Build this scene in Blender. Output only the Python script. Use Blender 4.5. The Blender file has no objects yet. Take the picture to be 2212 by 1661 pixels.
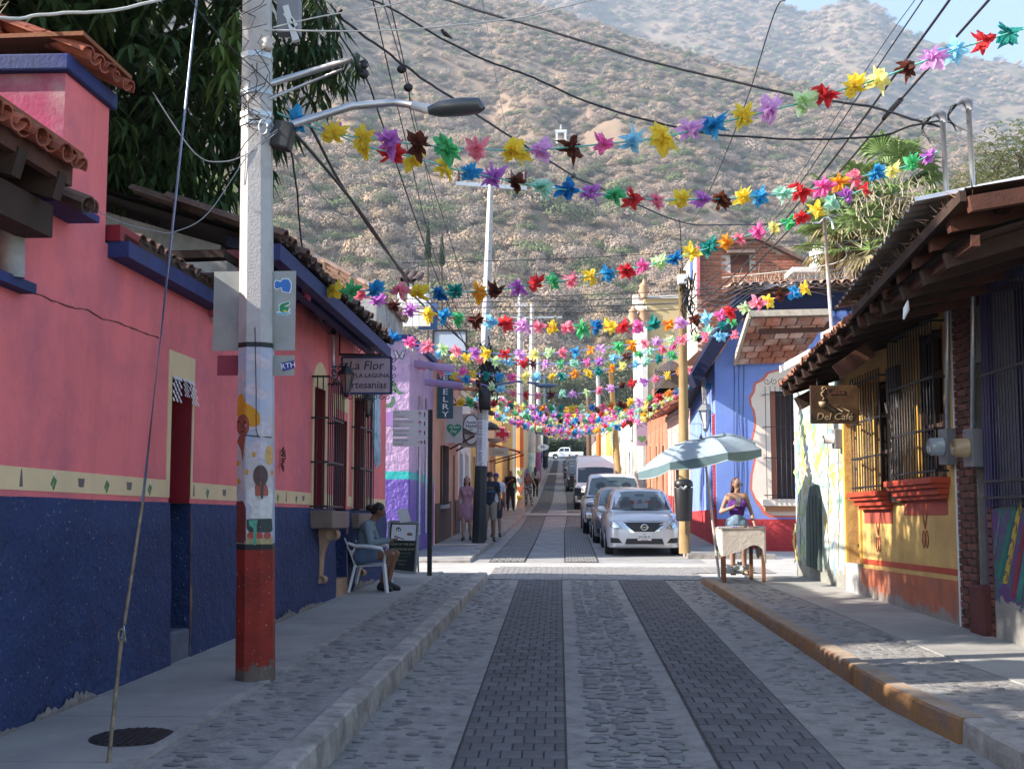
import bpy,math,random
import numpy as np
from mathutils import Vector,Matrix
from mathutils.bvhtree import BVHTree
random.seed(7)
RNG=np.random.default_rng(11)
S=bpy.context.scene
COL=S.collection
PI=math.pi
# ---------------------------------------------------------------- camera, sky, sun, exposure
FPX,CX,CY=2400.0,1106.0,830.5          # photograph measured on a 2212 x 1661 grid
CAMH=1.72
PITCH=math.atan(205.5/FPX)
YAW=math.atan(106.0/FPX*math.cos(PITCH))
cd=bpy.data.cameras.new('camera')
cam=bpy.data.objects.new('camera',cd)
COL.objects.link(cam)
cam.location=(0,0,CAMH)
cam.rotation_euler=(PI/2+PITCH,0,YAW)
cd.sensor_width=36.0
cd.lens=36.0*FPX/2212.0
cd.clip_start=0.05
cd.clip_end=9000
S.camera=cam
SUN_EL=math.radians(30.5)
SUN_B=math.radians(14)                        # sun stands to the left, slightly behind the camera
to_sun=Vector((-math.cos(SUN_B)*math.cos(SUN_EL),-math.sin(SUN_B)*math.cos(SUN_EL),math.sin(SUN_EL)))
w=bpy.data.worlds.new('World')
S.world=w
w.use_nodes=True
wn=w.node_tree
wn.nodes.clear()
wo=wn.nodes.new('ShaderNodeOutputWorld')
wb=wn.nodes.new('ShaderNodeBackground')
sk=wn.nodes.new('ShaderNodeTexSky')
sk.sky_type='NISHITA'
sk.sun_disc=False
sk.sun_elevation=SUN_EL
sk.sun_rotation=math.atan2(to_sun.x,to_sun.y)
sk.air_density=1.0
sk.dust_density=0.7
sk.ozone_density=1.0
wb.inputs[1].default_value=0.15
wn.links.new(sk.outputs[0],wb.inputs[0])
wn.links.new(wb.outputs[0],wo.inputs[0])
sl=bpy.data.lights.new('sun','SUN')
sl.energy=5.0
sl.angle=math.radians(0.5)
sl.color=(1.0,0.92,0.81)
sun=bpy.data.objects.new('sun',sl)
COL.objects.link(sun)
sun.location=(-40,-10,40)
sun.rotation_euler=to_sun.to_track_quat('Z','Y').to_euler()
S.view_settings.view_transform='Standard'
S.view_settings.look='None'
S.view_settings.gamma=1
S.view_settings.use_curve_mapping=False
S.view_settings.exposure=1.4
# ---------------------------------------------------------------- measuring helpers
CR=cam.rotation_euler.to_matrix()
CP=Vector(cam.location)
def ray(x,y):
 return CR @ Vector(((x-CX)/FPX,-(y-CY)/FPX,-1.0))
def at(x,y,Y=None,X=None,z=None,pl=None):
 """world point seen at (x, y) of the photograph on a given real plane"""
 d=ray(x,y)
 if Y is not None:
  t=Y/d.y
 elif X is not None:
  t=X/d.x
 elif z is not None:
  t=(z-CAMH)/d.z
 else:
  (ax,ay),(bx,by)=pl
  nx,ny=(by-ay),-(bx-ax)
  t=(nx*ax+ny*ay)/(nx*d.x+ny*d.y)
 return CP+d*t
def lerp(a,b,t):
 return a+(b-a)*t
def pw(pts,v):
 if v<=pts[0][0]:
  return pts[0][1]
 for (a,fa),(b,fb) in zip(pts,pts[1:]):
  if v<=b:
   return fa+(fb-fa)*(v-a)/(b-a)
 return pts[-1][1]
# ---------------------------------------------------------------- scene graph helpers
LOC={}
def props(o,label=None,cat=None,group=None,kind=None):
 if label: o['label']=label
 if cat: o['category']=cat
 if group: o['group']=group
 if kind: o['kind']=kind
 return o
def thing(name,label,cat,loc=(0,0,0),group=None,rz=0):
 o=bpy.data.objects.new(name,None)
 o.empty_display_size=0.2
 COL.objects.link(o)
 o.location=loc
 o.rotation_euler=(0,0,rz)
 LOC[o]=Vector(loc)
 return props(o,label,cat,group)
def copy_thing(o,loc=None,rz=None,label=None,parent=None):
 c=o.copy()
 COL.objects.link(c)
 c.parent=parent
 if loc is not None: c.location=loc
 if rz is not None: c.rotation_euler=(0,0,rz)
 if label: c['label']=label
 for ch in list(o.children):
  copy_thing(ch,parent=c)
 return c
class MB:
 def __init__(s):
  s.v=[];s.f=[];s.m=[];s.sm=[]
 def add(s,vs,fs,mi=0,smooth=False):
  o=len(s.v)
  s.v +=[tuple(v) for v in vs]
  for f in fs:
   s.f.append(tuple(i+o for i in f));s.m.append(mi);s.sm.append(smooth)
  return s
 def box(s,c,d,rz=0,mi=0,taper=1.0,rx=0,ry=0):
  x,y,z=d[0]/2,d[1]/2,d[2]/2
  R=Matrix.Rotation(rz,3,'Z') @ Matrix.Rotation(ry,3,'Y') @ Matrix.Rotation(rx,3,'X')
  vs=[]
  for sz,t in ((-1,1),(1,taper)):
   for sx,sy in ((-1,-1),(1,-1),(1,1),(-1,1)):
    vs.append(Vector(c)+R @ Vector((sx*x*t,sy*y*t,sz*z)))
  return s.add(vs,[(0,3,2,1),(4,5,6,7),(0,1,5,4),(1,2,6,5),(2,3,7,6),(3,0,4,7)],mi)
 def beam(s,a,b,w,h,mi=0):
  """box from a to b, w wide (horizontal), h high"""
  a=Vector(a);b=Vector(b);d=(b-a).normalized()
  side=d.cross(Vector((0,0,1)))
  if side.length<1e-4: side=Vector((1,0,0))
  side.normalize();up=side.cross(d).normalized()
  vs=[]
  for p in (a,b):
   for su,sv in ((-1,-1),(1,-1),(1,1),(-1,1)):
    vs.append(p+side*su*w/2+up*sv*h/2)
  return s.add(vs,[(0,1,2,3),(7,6,5,4),(0,4,5,1),(1,5,6,2),(2,6,7,3),(3,7,4,0)],mi)
 def quad(s,a,b,c,d,mi=0):
  return s.add([a,b,c,d],[(0,1,2,3)],mi)
 def prism(s,pts,off,mi=0):
  """polygon extruded by vector off"""
  n=len(pts);off=Vector(off)
  vs=[Vector(p) for p in pts]+[Vector(p)+off for p in pts]
  fs=[tuple(range(n))[::-1],tuple(range(n,2*n))]
  fs +=[(i,(i+1) % n,n+(i+1) % n,n+i) for i in range(n)]
  return s.add(vs,fs,mi)
 def tube(s,pts,r,n=6,mi=0,cap=True,smooth=True):
  pts=[Vector(p) for p in pts if p is not None]
  if not isinstance(r,(list,tuple)): r=[r]*len(pts)
  vs=[];fs=[]
  up=Vector((0,0,1))
  for i,p in enumerate(pts):
   t=(pts[min(i+1,len(pts)-1)]-pts[max(i-1,0)])
   if t.length<1e-9: t=Vector((0,1,0))
   t.normalize()
   a=t.cross(up if abs(t.z)<.95 else Vector((0,1,0))).normalized()
   b=a.cross(t).normalized()
   for k in range(n):
    q=2*PI*k/n
    vs.append(p+(a*math.cos(q)+b*math.sin(q))*r[i])
  for i in range(len(pts)-1):
   for k in range(n):
    k2=(k+1) % n
    fs.append((i*n+k,i*n+k2,(i+1)*n+k2,(i+1)*n+k))
  if cap:
   fs.append(tuple(range(n)));fs.append(tuple((len(pts)-1)*n+k for k in range(n))[::-1])
  return s.add(vs,fs,mi,smooth)
 def lathe(s,c,prof,n=16,mi=0,smooth=True,sx=1,sy=1):
  vs=[];fs=[]
  for r,z in prof:
   for k in range(n):
    q=2*PI*(k+.5)/n
    vs.append((c[0]+r*sx*math.cos(q),c[1]+r*sy*math.sin(q),c[2]+z))
  for i in range(len(prof)-1):
   for k in range(n):
    k2=(k+1) % n
    fs.append((i*n+k,i*n+k2,(i+1)*n+k2,(i+1)*n+k))
  fs.append(tuple(range(n))[::-1]);fs.append(tuple((len(prof)-1)*n+k for k in range(n)))
  return s.add(vs,fs,mi,smooth)
 def ball(s,c,r,n=10,m=7,mi=0):
  if not isinstance(r,(list,tuple)): r=(r,r,r)
  vs=[(c[0],c[1],c[2]-r[2])]
  for i in range(1,m):
   a=-PI/2+PI*i/m
   for k in range(n):
    q=2*PI*k/n
    vs.append((c[0]+r[0]*math.cos(a)*math.cos(q),c[1]+r[1]*math.cos(a)*math.sin(q),c[2]+r[2]*math.sin(a)))
  vs.append((c[0],c[1],c[2]+r[2]))
  fs=[(0,1+(k+1) % n,1+k) for k in range(n)]
  for i in range(m-2):
   for k in range(n):
    k2=(k+1) % n
    fs.append((1+i*n+k,1+i*n+k2,1+(i+1)*n+k2,1+(i+1)*n+k))
  L=len(vs)-1;b=1+(m-2)*n
  fs +=[(L,b+k,b+(k+1) % n) for k in range(n)]
  return s.add(vs,fs,mi,True)
 def mesh(s,name,mats,off=None):
  me=bpy.data.meshes.new(name)
  v=s.v if off is None else [(a-off[0],b-off[1],c-off[2]) for a,b,c in s.v]
  me.from_pydata(v,[],s.f)
  if not isinstance(mats,(list,tuple)): mats=[mats]
  for m_ in mats: me.materials.append(m_)
  if s.f:
   me.polygons.foreach_set('material_index',s.m)
   me.polygons.foreach_set('use_smooth',s.sm)
  me.update()
  return me
 def build(s,name,mats,parent=None,label=None,cat=None,group=None,kind=None,origin=None,bevel=0):
  off=Vector((0,0,0))
  if parent is not None: off=LOC[parent].copy()
  elif origin is not None: off=Vector(origin)
  o=bpy.data.objects.new(name,s.mesh(name,mats,off))
  COL.objects.link(o)
  if parent is not None:
   o.parent=parent
  else:
   o.location=off
  LOC[o]=off
  if bevel:
   b=o.modifiers.new('b','BEVEL');b.width=bevel;b.segments=2;b.limit_method='ANGLE'
  return props(o,label,cat,group,kind)
def npmesh(name,V,Fq,mats,parent=None,smooth=False,mi=None):
 """fast mesh from numpy arrays; Fq (n,3) or (n,4)"""
 me=bpy.data.meshes.new(name)
 n,k=Fq.shape
 me.vertices.add(len(V));me.vertices.foreach_set('co',V.astype(np.float32).ravel())
 me.loops.add(n*k);me.loops.foreach_set('vertex_index',Fq.astype(np.int32).ravel())
 me.polygons.add(n);me.polygons.foreach_set('loop_start',np.arange(0,n*k,k,dtype=np.int32))
 try:
  me.polygons.foreach_set('loop_total',np.full(n,k,dtype=np.int32))
 except Exception:
  pass
 if mi is not None: me.polygons.foreach_set('material_index',mi.astype(np.int32))
 me.polygons.foreach_set('use_smooth',np.full(n,smooth))
 me.update(calc_edges=True)
 for m_ in (mats if isinstance(mats,(list,tuple)) else [mats]): me.materials.append(m_)
 o=bpy.data.objects.new(name,me)
 COL.objects.link(o)
 if parent is not None:
  o.parent=parent
  me.transform(Matrix.Translation(-LOC[parent]))
  LOC[o]=LOC[parent]
 else:
  LOC[o]=Vector((0,0,0))
 return o
# ---------------------------------------------------------------- materials
MATS={}
def mat(name,col,rough=.85,var=.12,vs=1.5,bump=.15,bs=60,col2=None,c2s=2.0,c2t=.55,c2w=.12,streak=0,
  rnd=0,metal=0,spec=.4,speck=None,bump2=0,b2s=8,alpha=None,trans=0,sheen=0,coat=0,emit=0,gl=False,basecol=None,basez=None,base2=None):
 if name in MATS: return MATS[name]
 m=bpy.data.materials.new(name)
 MATS[name]=m
 m.use_nodes=True
 nt=m.node_tree
 L=nt.links.new
 bs_=nt.nodes['Principled BSDF']
 bs_.inputs['Roughness'].default_value=rough
 bs_.inputs['Metallic'].default_value=metal
 bs_.inputs['Specular IOR Level'].default_value=spec
 if coat:
  bs_.inputs['Coat Weight'].default_value=coat
  bs_.inputs['Coat Roughness'].default_value=.06
 tc=nt.nodes.new('ShaderNodeTexCoord')
 vec=tc.outputs['Object']
 def noise(scale,detail=4,rgh=.6,sc=None):
  n=nt.nodes.new('ShaderNodeTexNoise')
  n.inputs['Scale'].default_value=scale
  n.inputs['Detail'].default_value=detail
  n.inputs['Roughness'].default_value=rgh
  if sc:
   mp=nt.nodes.new('ShaderNodeMapping')
   mp.inputs['Scale'].default_value=sc
   L(vec,mp.inputs[0]);L(mp.outputs[0],n.inputs['Vector'])
  else:
   L(vec,n.inputs['Vector'])
  return n.outputs['Fac']
 def ramp(fac,a,b):
  r=nt.nodes.new('ShaderNodeMapRange')
  r.inputs['From Min'].default_value=a;r.inputs['From Max'].default_value=b
  r.clamp=True
  L(fac,r.inputs['Value'])
  return r.outputs[0]
 def mix(fac,a,b,mode='MIX'):
  x=nt.nodes.new('ShaderNodeMix');x.data_type='RGBA';x.blend_type=mode
  if isinstance(fac,float): x.inputs[0].default_value=fac
  else: L(fac,x.inputs[0])
  for sock,c in ((x.inputs[6],a),(x.inputs[7],b)):
   if isinstance(c,tuple): sock.default_value=(*c,1)
   else: L(c,sock)
  return x.outputs[2]
 def mul(colsock,facsock):
  x=nt.nodes.new('ShaderNodeVectorMath');x.operation='SCALE'
  L(colsock,x.inputs[0]);L(facsock,x.inputs['Scale'])
  return x.outputs[0]
 rgb=nt.nodes.new('ShaderNodeRGB');rgb.outputs[0].default_value=(*col,1)
 c=rgb.outputs[0]
 if col2: c=mix(ramp(noise(c2s,6,.65),c2t-c2w,c2t+c2w),c,col2)
 if streak:
  c=mix(ramp(noise(1.0,5,.7,(3.2,3.2,.35)),.5,.78),c,tuple(x*(1-streak) for x in col))
 if basecol:                                   # worn, peeled or dirty zone with a ragged edge near the foot
  sp=nt.nodes.new('ShaderNodeSeparateXYZ');L(vec,sp.inputs[0])
  ad=nt.nodes.new('ShaderNodeMath');ad.operation='MULTIPLY_ADD'
  L(noise(6,6,.75),ad.inputs[0]);ad.inputs[1].default_value=-.55;L(sp.outputs['Z'],ad.inputs[2])
  inv=nt.nodes.new('ShaderNodeMapRange');inv.clamp=True
  inv.inputs['From Min'].default_value=basez-.27;inv.inputs['From Max'].default_value=basez-.24
  inv.inputs['To Min'].default_value=1;inv.inputs['To Max'].default_value=0
  L(ad.outputs[0],inv.inputs['Value'])
  c=mix(inv.outputs[0],c,basecol)
 if speck:
  c=mix(ramp(noise(bs*1.3,2,.5),.68,.74),c,speck)
 if var:
  n=noise(vs,6,.62)
  r=nt.nodes.new('ShaderNodeMapRange')
  r.inputs['From Min'].default_value=.25;r.inputs['From Max'].default_value=.75
  r.inputs['To Min'].default_value=1-var;r.inputs['To Max'].default_value=1+var
  L(n,r.inputs['Value'])
  c=mul(c,r.outputs[0])
 if rnd:
  oi=nt.nodes.new('ShaderNodeObjectInfo')
  r=nt.nodes.new('ShaderNodeMapRange')
  r.inputs['To Min'].default_value=1-rnd;r.inputs['To Max'].default_value=1+rnd
  L(oi.outputs['Random'],r.inputs['Value'])
  c=mul(c,r.outputs[0])
 L(c,bs_.inputs['Base Color'])
 if bump or bump2:
  prev=None
  for b_,s_,d_ in ((bump,bs,.01),(bump2,b2s,.05)):
   if not b_: continue
   bn=nt.nodes.new('ShaderNodeBump');bn.inputs['Strength'].default_value=min(1,b_)
   bn.inputs['Distance'].default_value=d_
   L(noise(s_,5,.6),bn.inputs['Height'])
   if prev: L(prev,bn.inputs['Normal'])
   prev=bn.outputs[0]
  L(prev,bs_.inputs['Normal'])
 if trans:                                     # thin tissue or leaf: some light comes through
  t=nt.nodes.new('ShaderNodeBsdfTranslucent');L(c,t.inputs['Color'])
  mx=nt.nodes.new('ShaderNodeMixShader');mx.inputs[0].default_value=trans
  L(bs_.outputs[0],mx.inputs[1]);L(t.outputs[0],mx.inputs[2])
  L(mx.outputs[0],nt.nodes['Material Output'].inputs['Surface'])
 if alpha is not None: bs_.inputs['Alpha'].default_value=alpha
 if emit:
  bs_.inputs['Emission Color'].default_value=(*col,1);bs_.inputs['Emission Strength'].default_value=emit
 return m
def flat(name,col,rough=.6,**k):
 k.setdefault('var',.05);k.setdefault('bump',0)
 return mat(name,col,rough,**k)
def text_mesh(txt,size,depth=.004,align='CENTER',spacing=1.0):
 cu=bpy.data.curves.new('lettering','FONT')
 cu.body=txt;cu.size=size;cu.extrude=depth;cu.align_x=align;cu.align_y='CENTER'
 cu.space_character=spacing
 cu.resolution_u=2
 o=bpy.data.objects.new('lettering',cu)
 me=bpy.data.meshes.new_from_object(o)
 bpy.data.objects.remove(o)
 return me
def each(name,m,parent,fn,items,**k):
 """one object per item"""
 for it in items:
  b=MB();fn(b,*it);b.build(name,m,parent,**k)
def put_text(txt,size,loc,parent,m,rot=(PI/2,0,0),name='lettering',sx=1,align='CENTER',depth=.004,shear=0):
 me=text_mesh(txt,size,depth,align)
 me.materials.clear();me.materials.append(m)
 if shear: me.transform(Matrix(((1,shear,0,0),(0,1,0,0),(0,0,1,0),(0,0,0,1))))
 me.transform(Matrix.Scale(sx,4,(1,0,0)))
 o=bpy.data.objects.new(name,me)
 COL.objects.link(o)
 o.parent=parent
 o.location=Vector(loc)-LOC[parent]
 o.rotation_euler=rot
 return o
# ================================================================ GROUND, ROAD, PAVEMENTS
def zr(y):
 if y<38: return 0.0
 if y<52: return .00132*(y-38)**2
 return .26+.037*(y-52)
KL=[(5.0,-1.44),(6.6,-1.42),(19.4,-1.28)]          # left kerb front, first block
KR=[(4.0,2.75),(6.4,2.64),(7.5,2.60),(8.7,2.46),(18.8,2.33)]
KL2=[(23.3,-1.9),(30,-1.8),(46,-1.7),(55,-1.6),(80,-1.45),(180,-1.6)]
KR2=[(24.6,2.75),(60,2.7),(180,3.0)]
WLA,WLB=(-3.42,6.78),(-2.93,18.5)                   # pink wall
WRA,WRB=(4.07,19.6),(4.38,11.08)                    # right-hand wall
def xl(Y): return WLA[0]+(WLB[0]-WLA[0])*(Y-WLA[1])/(WLB[1]-WLA[1])
def xr(Y): return WRA[0]+(WRB[0]-WRA[0])*(Y-WRA[1])/(WRB[1]-WRA[1])
def hl(Y): return pw([(6,.2),(19.4,.12)],Y)
def hr(Y): return pw([(6,.17),(8.8,.17),(18.8,.10)],Y)
m_earth=mat('dry_earth',(.26,.21,.16),.95,.25,3,.3,20)
m_conc=mat('street_concrete',(.30,.295,.29),.9,.2,1.2,.5,90,col2=(.22,.215,.21),c2s=2.5)
m_concl=mat('pale_concrete',(.44,.425,.40),.9,.14,1.5,.35,60,col2=(.30,.29,.28),c2s=1.5)
m_walk=mat('pavement_concrete',(.31,.30,.28),.88,.16,1.1,.35,70,col2=(.22,.215,.21),c2s=.9)
m_mortar=mat('cobble_mortar',(.29,.275,.26),.95,.2,2,.8,45,bump2=.8,b2s=14,col2=(.2,.19,.18),c2s=6)
m_stone=mat('cobble_stone',(.215,.205,.20),.8,.3,9,.6,40,rnd=.2)
m_paver=mat('dark_paver',(.105,.10,.105),.85,.25,6,.5,60,rnd=.22)
m_paverl=mat('grey_paver',(.24,.23,.225),.85,.2,6,.4,60,rnd=.2)
m_joint_shade=mat('joint_dirt_and_shade',(.06,.055,.05),1,.2,8,.4,40)  # joint dirt of the pavers, also the painted shadow crescents of the cobbles
m_kerb=mat('kerb_concrete',(.36,.33,.30),.9,.25,3,.9,30,col2=(.17,.155,.14),c2s=4,streak=.45)
m_kerbo=mat('kerb_orange_paint',(.32,.155,.055),.85,.3,4,.9,30,col2=(.15,.10,.075),c2s=4,c2t=.52,streak=.6)
# ground sheet reaching out to the hills
xs=np.concatenate([np.linspace(-900,-12,14),np.linspace(-9,9,10),np.linspace(12,900,14)])
ys=np.concatenate([np.linspace(-30,30,13),np.linspace(38,260,30),np.linspace(300,1200,8)])
V=[]
for y in ys:
 for x in xs:
  z=-.05+zr(y)
  if x>6.5 and 18<y<34: z -=.05
  V.append((x,y,z))
nx=len(xs)
Fq=[(j*nx+i,j*nx+i+1,(j+1)*nx+i+1,(j+1)*nx+i) for j in range(len(ys)-1) for i in range(nx-1)]
g=npmesh('ground',np.array(V),np.array(Fq),m_earth)
props(g,kind='structure')
def strip(name,f0,f1,y0,y1,dz,m,step=1.0,base=lambda y: 0,thick=0,parent=None,nx=1,jit=0):
 n=max(1,int((y1-y0)/step))
 b=MB();vs=[];fs=[]
 for i in range(n+1):
  y=y0+(y1-y0)*i/n
  for k in range(nx+1):
   x=lerp(f0(y),f1(y),k/nx)
   vs.append((x,y,zr(y)+base(y)+dz+random.uniform(-jit,jit)))
 q=nx+1
 for i in range(n):
  for k in range(nx):
   fs.append((i*q+k,i*q+k+1,(i+1)*q+k+1,(i+1)*q+k))
 b.add(vs,fs)
 return b.build(name,m,parent)
road=strip('road',lambda y: -3.6 if y>19 else pw(KL,y)-.25,lambda y: 4.4 if y>19 else pw(KR,y)+.25,-6,178,0,m_mortar,1.2,nx=4)
props(road,kind='structure')
LOC[road]=Vector((0,0,0))
cs=MB()
cs.quad((-40,19.5,.002),(40,19.5,.002),(40,23.4,.002),(-40,23.4,.002))
cs.quad((3.0,23.4,.002),(40,23.4,.002),(40,27.3,.002),(3.0,27.3,.002))
cross_=cs.build('cross_street',m_concl,kind='structure')
# crossing street at the far end and the road climbing on behind it
fe=MB()
fe.quad((-60,172,zr(172)+.02),(60,172,zr(172)+.02),(60,186,zr(186)+.02),(-60,186,zr(186)+.02))
fe.quad((-6,186,zr(186)+.03),(3.4,186,zr(186)+.03),(3,250,zr(186)+7.0),(-6,250,zr(186)+7.0))
fe.build('far_street',mat('far_asphalt',(.16,.16,.17),.9,.15,.3,0),kind='structure')
# concrete lane surfaces between the dark strips (4 mm above), first block
ST=[]   # (left edge fn, right edge fn)
L0=lambda y: pw([(6.5,-.652),(19.3,-.72)],y)
L1=lambda y: pw([(6.5,.022),(19.3,.0)],y)
R0=lambda y: pw([(6.5,.945),(19.3,.98)],y)
R1=lambda y: pw([(6.5,1.67),(19.3,1.75)],y)
PAV=[]      # (x, y, z, w, l, tone)
def paver_strip(fa,fb,y0,y1,dl,ncol,gap,rows_only=False):
 y=y0;r=0
 while y<y1:
  xa,xb=fa(y),fb(y)
  wd=(xb-xa)/ncol
  off=(.5 if r % 2 else 0)
  k=-1
  edges=[xa]+[xa+(j+off)*wd for j in range(0 if off else 1,ncol)]+[xb]
  for a,b in zip(edges,edges[1:]):
   if b-a<.02: continue
   PAV.append(((a+b)/2,y+dl/2,zr(y),b-a-gap,dl-gap))
  y +=dl;r +=1
for fa,fb in ((L0,L1),(R0,R1)):
 strip('paver_bed',lambda y: fa(y)-.012,lambda y: fb(y)+.012,-2,19.3,.004,m_joint_shade,parent=road)['kind']='stuff'
 paver_strip(fa,fb,3.0,19.2,.2,5,.009)
near=sorted(PAV,key=lambda p: abs(p[1]-5.5)+abs(p[0])*.01)
vis=[p for p in near if p[1]>6.2]
hid=[p for p in near if p[1]<=6.2]
def paver_mesh(wd,ln):
 b=MB();h=.010;c=.004
 x,y=wd/2,ln/2
 b.add([(-x,-y,0),(x,-y,0),(x,y,0),(-x,y,0),(-x+c,-y+c,h),(x-c,-y+c,h),(x-c,y-c,h),(-x+c,y-c,h)],
          [(4,5,6,7),(0,1,5,4),(1,2,6,5),(2,3,7,6),(3,0,4,7)])
 return b
pmesh={}
for p in vis[:300]:
 key=round(p[3],2)
 if key not in pmesh: pmesh[key]=paver_mesh(key,p[4]).mesh('paver',m_paver)
 o=bpy.data.objects.new('paver',pmesh[key]);COL.objects.link(o);o.parent=road
 o.location=(p[0],p[1],p[2]+.003+random.uniform(0,.004))
 o.rotation_euler=(random.uniform(-.012,.012),random.uniform(-.012,.012),random.uniform(-.012,.012))
def merge_pavers(lst,name,m,parent,dz=.003,h=.008,c=.004,rot=.012):
 b=MB()
 for (cx,cy,z,wd,ln) in lst:
  x,y=wd/2,ln/2;a=random.uniform(-rot,rot);ca,sa=math.cos(a),math.sin(a)
  zz=z+dz+random.uniform(0,.004);t=random.uniform(-.003,.003)
  pts=[]
  for px,py,pz in ((-x,-y,0),(x,-y,0),(x,y,0),(-x,y,0),(-x+c,-y+c,h),(x-c,-y+c,h+t),(x-c,y-c,h),(-x+c,y-c,h-t)):
   pts.append((cx+px*ca-py*sa,cy+px*sa+py*ca,zz+pz))
  b.add(pts,[(4,5,6,7),(0,1,5,4),(1,2,6,5),(2,3,7,6),(3,0,4,7)])
 return b.build(name,m,parent,kind='stuff')
merge_pavers(vis[300:]+hid,'paver_rest',mat('dark_paver_field',(.105,.10,.105),.85,.35,5,.5,60),road)
# transverse pavers at the crossing and strips of the second block
PAV=[]
y=19.35
for r in range(12):
 x=-1.3+(.1 if r % 2 else 0)
 while x<2.3:
  PAV.append((x+.1,y+.12,.004,.19,.215));x +=.205
 y +=.23
x=2.35
while x<3.6:
 for r in range(3): PAV.append((x+.2,21.0+r*.45,.006,.385,.43))
 x +=.4
merge_pavers(PAV,'crossing_paver',m_paverl,road)
L20=lambda y: pw([(23,-1.5),(30,-1.45),(48,-1.42),(60,-1.2),(100,-1.15),(175,-1.1)],y)
L21=lambda y: L20(y)+.72
R20=lambda y: pw([(23,.08),(38,.12),(50,.30),(60,.32),(100,.2),(175,.3)],y)
R21=lambda y: R20(y)+.68
strip('lane_concrete',lambda y: -2.2,lambda y: 3.0,23.3,52,.003,m_conc,parent=road)
for fa,fb in ((L20,L21),(R20,R21)):
 strip('paver_bed',lambda y: fa(y)-.025,lambda y: fb(y)+.025,23.4,172,.008,m_joint_shade,parent=road)['kind']='stuff'
PAV=[]
for fa,fb in ((L20,L21),(R20,R21)): paver_strip(fa,fb,23.5,110,.2 if 0 else .3,5,.02)
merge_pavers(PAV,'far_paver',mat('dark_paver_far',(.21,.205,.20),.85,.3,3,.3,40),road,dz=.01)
# sun-bleached concrete bands across the road
for i,(a,b_) in enumerate(((48.6,50.2),(104,107))):
 strip('concrete_band',lambda y: -1.7,lambda y: 2.8,a,b_,.03,m_concl,.4,parent=road)
# --- cobbles set in concrete
def stone_mesh(i):
 r=random.Random(i);b=MB();n=8
 vs=[];a0=r.uniform(0,6)
 prof=((1.0,0),(.86,.62),(.5,.95))
 rr=[r.uniform(.82,1.12) for _ in range(n)]
 for s_,z in prof:
  for k in range(n):
   q=a0+2*PI*k/n
   vs.append((math.cos(q)*s_*rr[k],math.sin(q)*s_*rr[k],z))
 vs.append((0,0,1.02))
 fs=[]
 for j in range(2):
  for k in range(n):
   k2=(k+1) % n
   fs.append((j*n+k,j*n+k2,(j+1)*n+k2,(j+1)*n+k))
 fs +=[(2*n+k,2*n+(k+1) % n,3*n) for k in range(n)]
 b.add(vs,fs,0,True)
 # dark crescent on the near side, the stone's shadow painted in
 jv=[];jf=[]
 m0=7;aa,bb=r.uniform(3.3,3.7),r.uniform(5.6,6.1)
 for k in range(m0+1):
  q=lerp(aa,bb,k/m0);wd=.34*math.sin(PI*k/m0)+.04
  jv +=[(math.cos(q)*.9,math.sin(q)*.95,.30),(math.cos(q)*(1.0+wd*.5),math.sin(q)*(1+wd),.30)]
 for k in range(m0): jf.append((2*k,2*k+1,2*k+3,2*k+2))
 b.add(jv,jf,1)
 return b
STM=[stone_mesh(i) for i in range(6)]
def cobbles(region,y0,y1,base,parent,n_ind,name='cobble',density=1.0,rows=None,h=.014):
 """stones scattered over a lane: the nearest ones objects, the rest one mesh"""
 pts=[]
 y=y0
 while y<y1:
  a,b_=region(y)
  step=.085
  if rows:
   for k in range(rows):
    if random.random()<.9:
     xc=lerp(a+.07,b_-.07,(k+.5)/rows)+random.uniform(-.035,.035)
     pts.append((xc,y+random.uniform(-.02,.02)))
  else:
   n=max(1,int((b_-a)/.17*density))
   for k in range(n):
    if random.random()<.8:
     pts.append((lerp(a,b_,(k+random.random())/n),y+random.uniform(-.04,.04)))
  y +=step*(1.0 if rows else 1.25)
 pts.sort(key=lambda p: (p[1]<6.0,p[1]))
 meshes=[s_.mesh('cobble',[m_stone,m_joint_shade]) for s_ in STM] if n_ind else []
 rest=MB()
 for i,(x,yy) in enumerate(pts):
  sx=random.uniform(.05,.085) if rows else random.uniform(.03,.06)
  sy=sx*random.uniform(.35,.55)
  hh=h*random.uniform(.5,1.4);z=zr(yy)+base(yy)-.003
  if i<n_ind:
   o=bpy.data.objects.new(name,meshes[i % 6]);COL.objects.link(o);o.parent=parent
   o.location=Vector((x,yy,z))-LOC[parent];o.scale=(sx,sy,hh);o.rotation_euler=(0,0,random.uniform(-.2,.2))
  else:
   sm=STM[i % 6]
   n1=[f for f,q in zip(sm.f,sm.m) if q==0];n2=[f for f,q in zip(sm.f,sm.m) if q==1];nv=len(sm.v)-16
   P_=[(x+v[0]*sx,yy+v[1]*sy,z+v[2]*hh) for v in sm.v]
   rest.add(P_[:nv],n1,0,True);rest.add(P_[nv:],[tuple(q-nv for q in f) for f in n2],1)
 rest.build(name+'_field',[mat('cobble_stone_field',(.215,.205,.20),.8,.4,7,.6,40),m_joint_shade],parent,kind='stuff')
cobbles(lambda y: (L1(y)+.08,R0(y)-.08),3.5,19.2,lambda y: 0,road,170,rows=4,h=.02)
cobbles(lambda y: (pw(KL,y)+.06,L0(y)-.12),3.5,19.2,lambda y: 0,road,65,h=.016)
cobbles(lambda y: (R1(y)+.14,pw(KR,y)-.06),3.5,19.2,lambda y: 0,road,65,h=.016)
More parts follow.
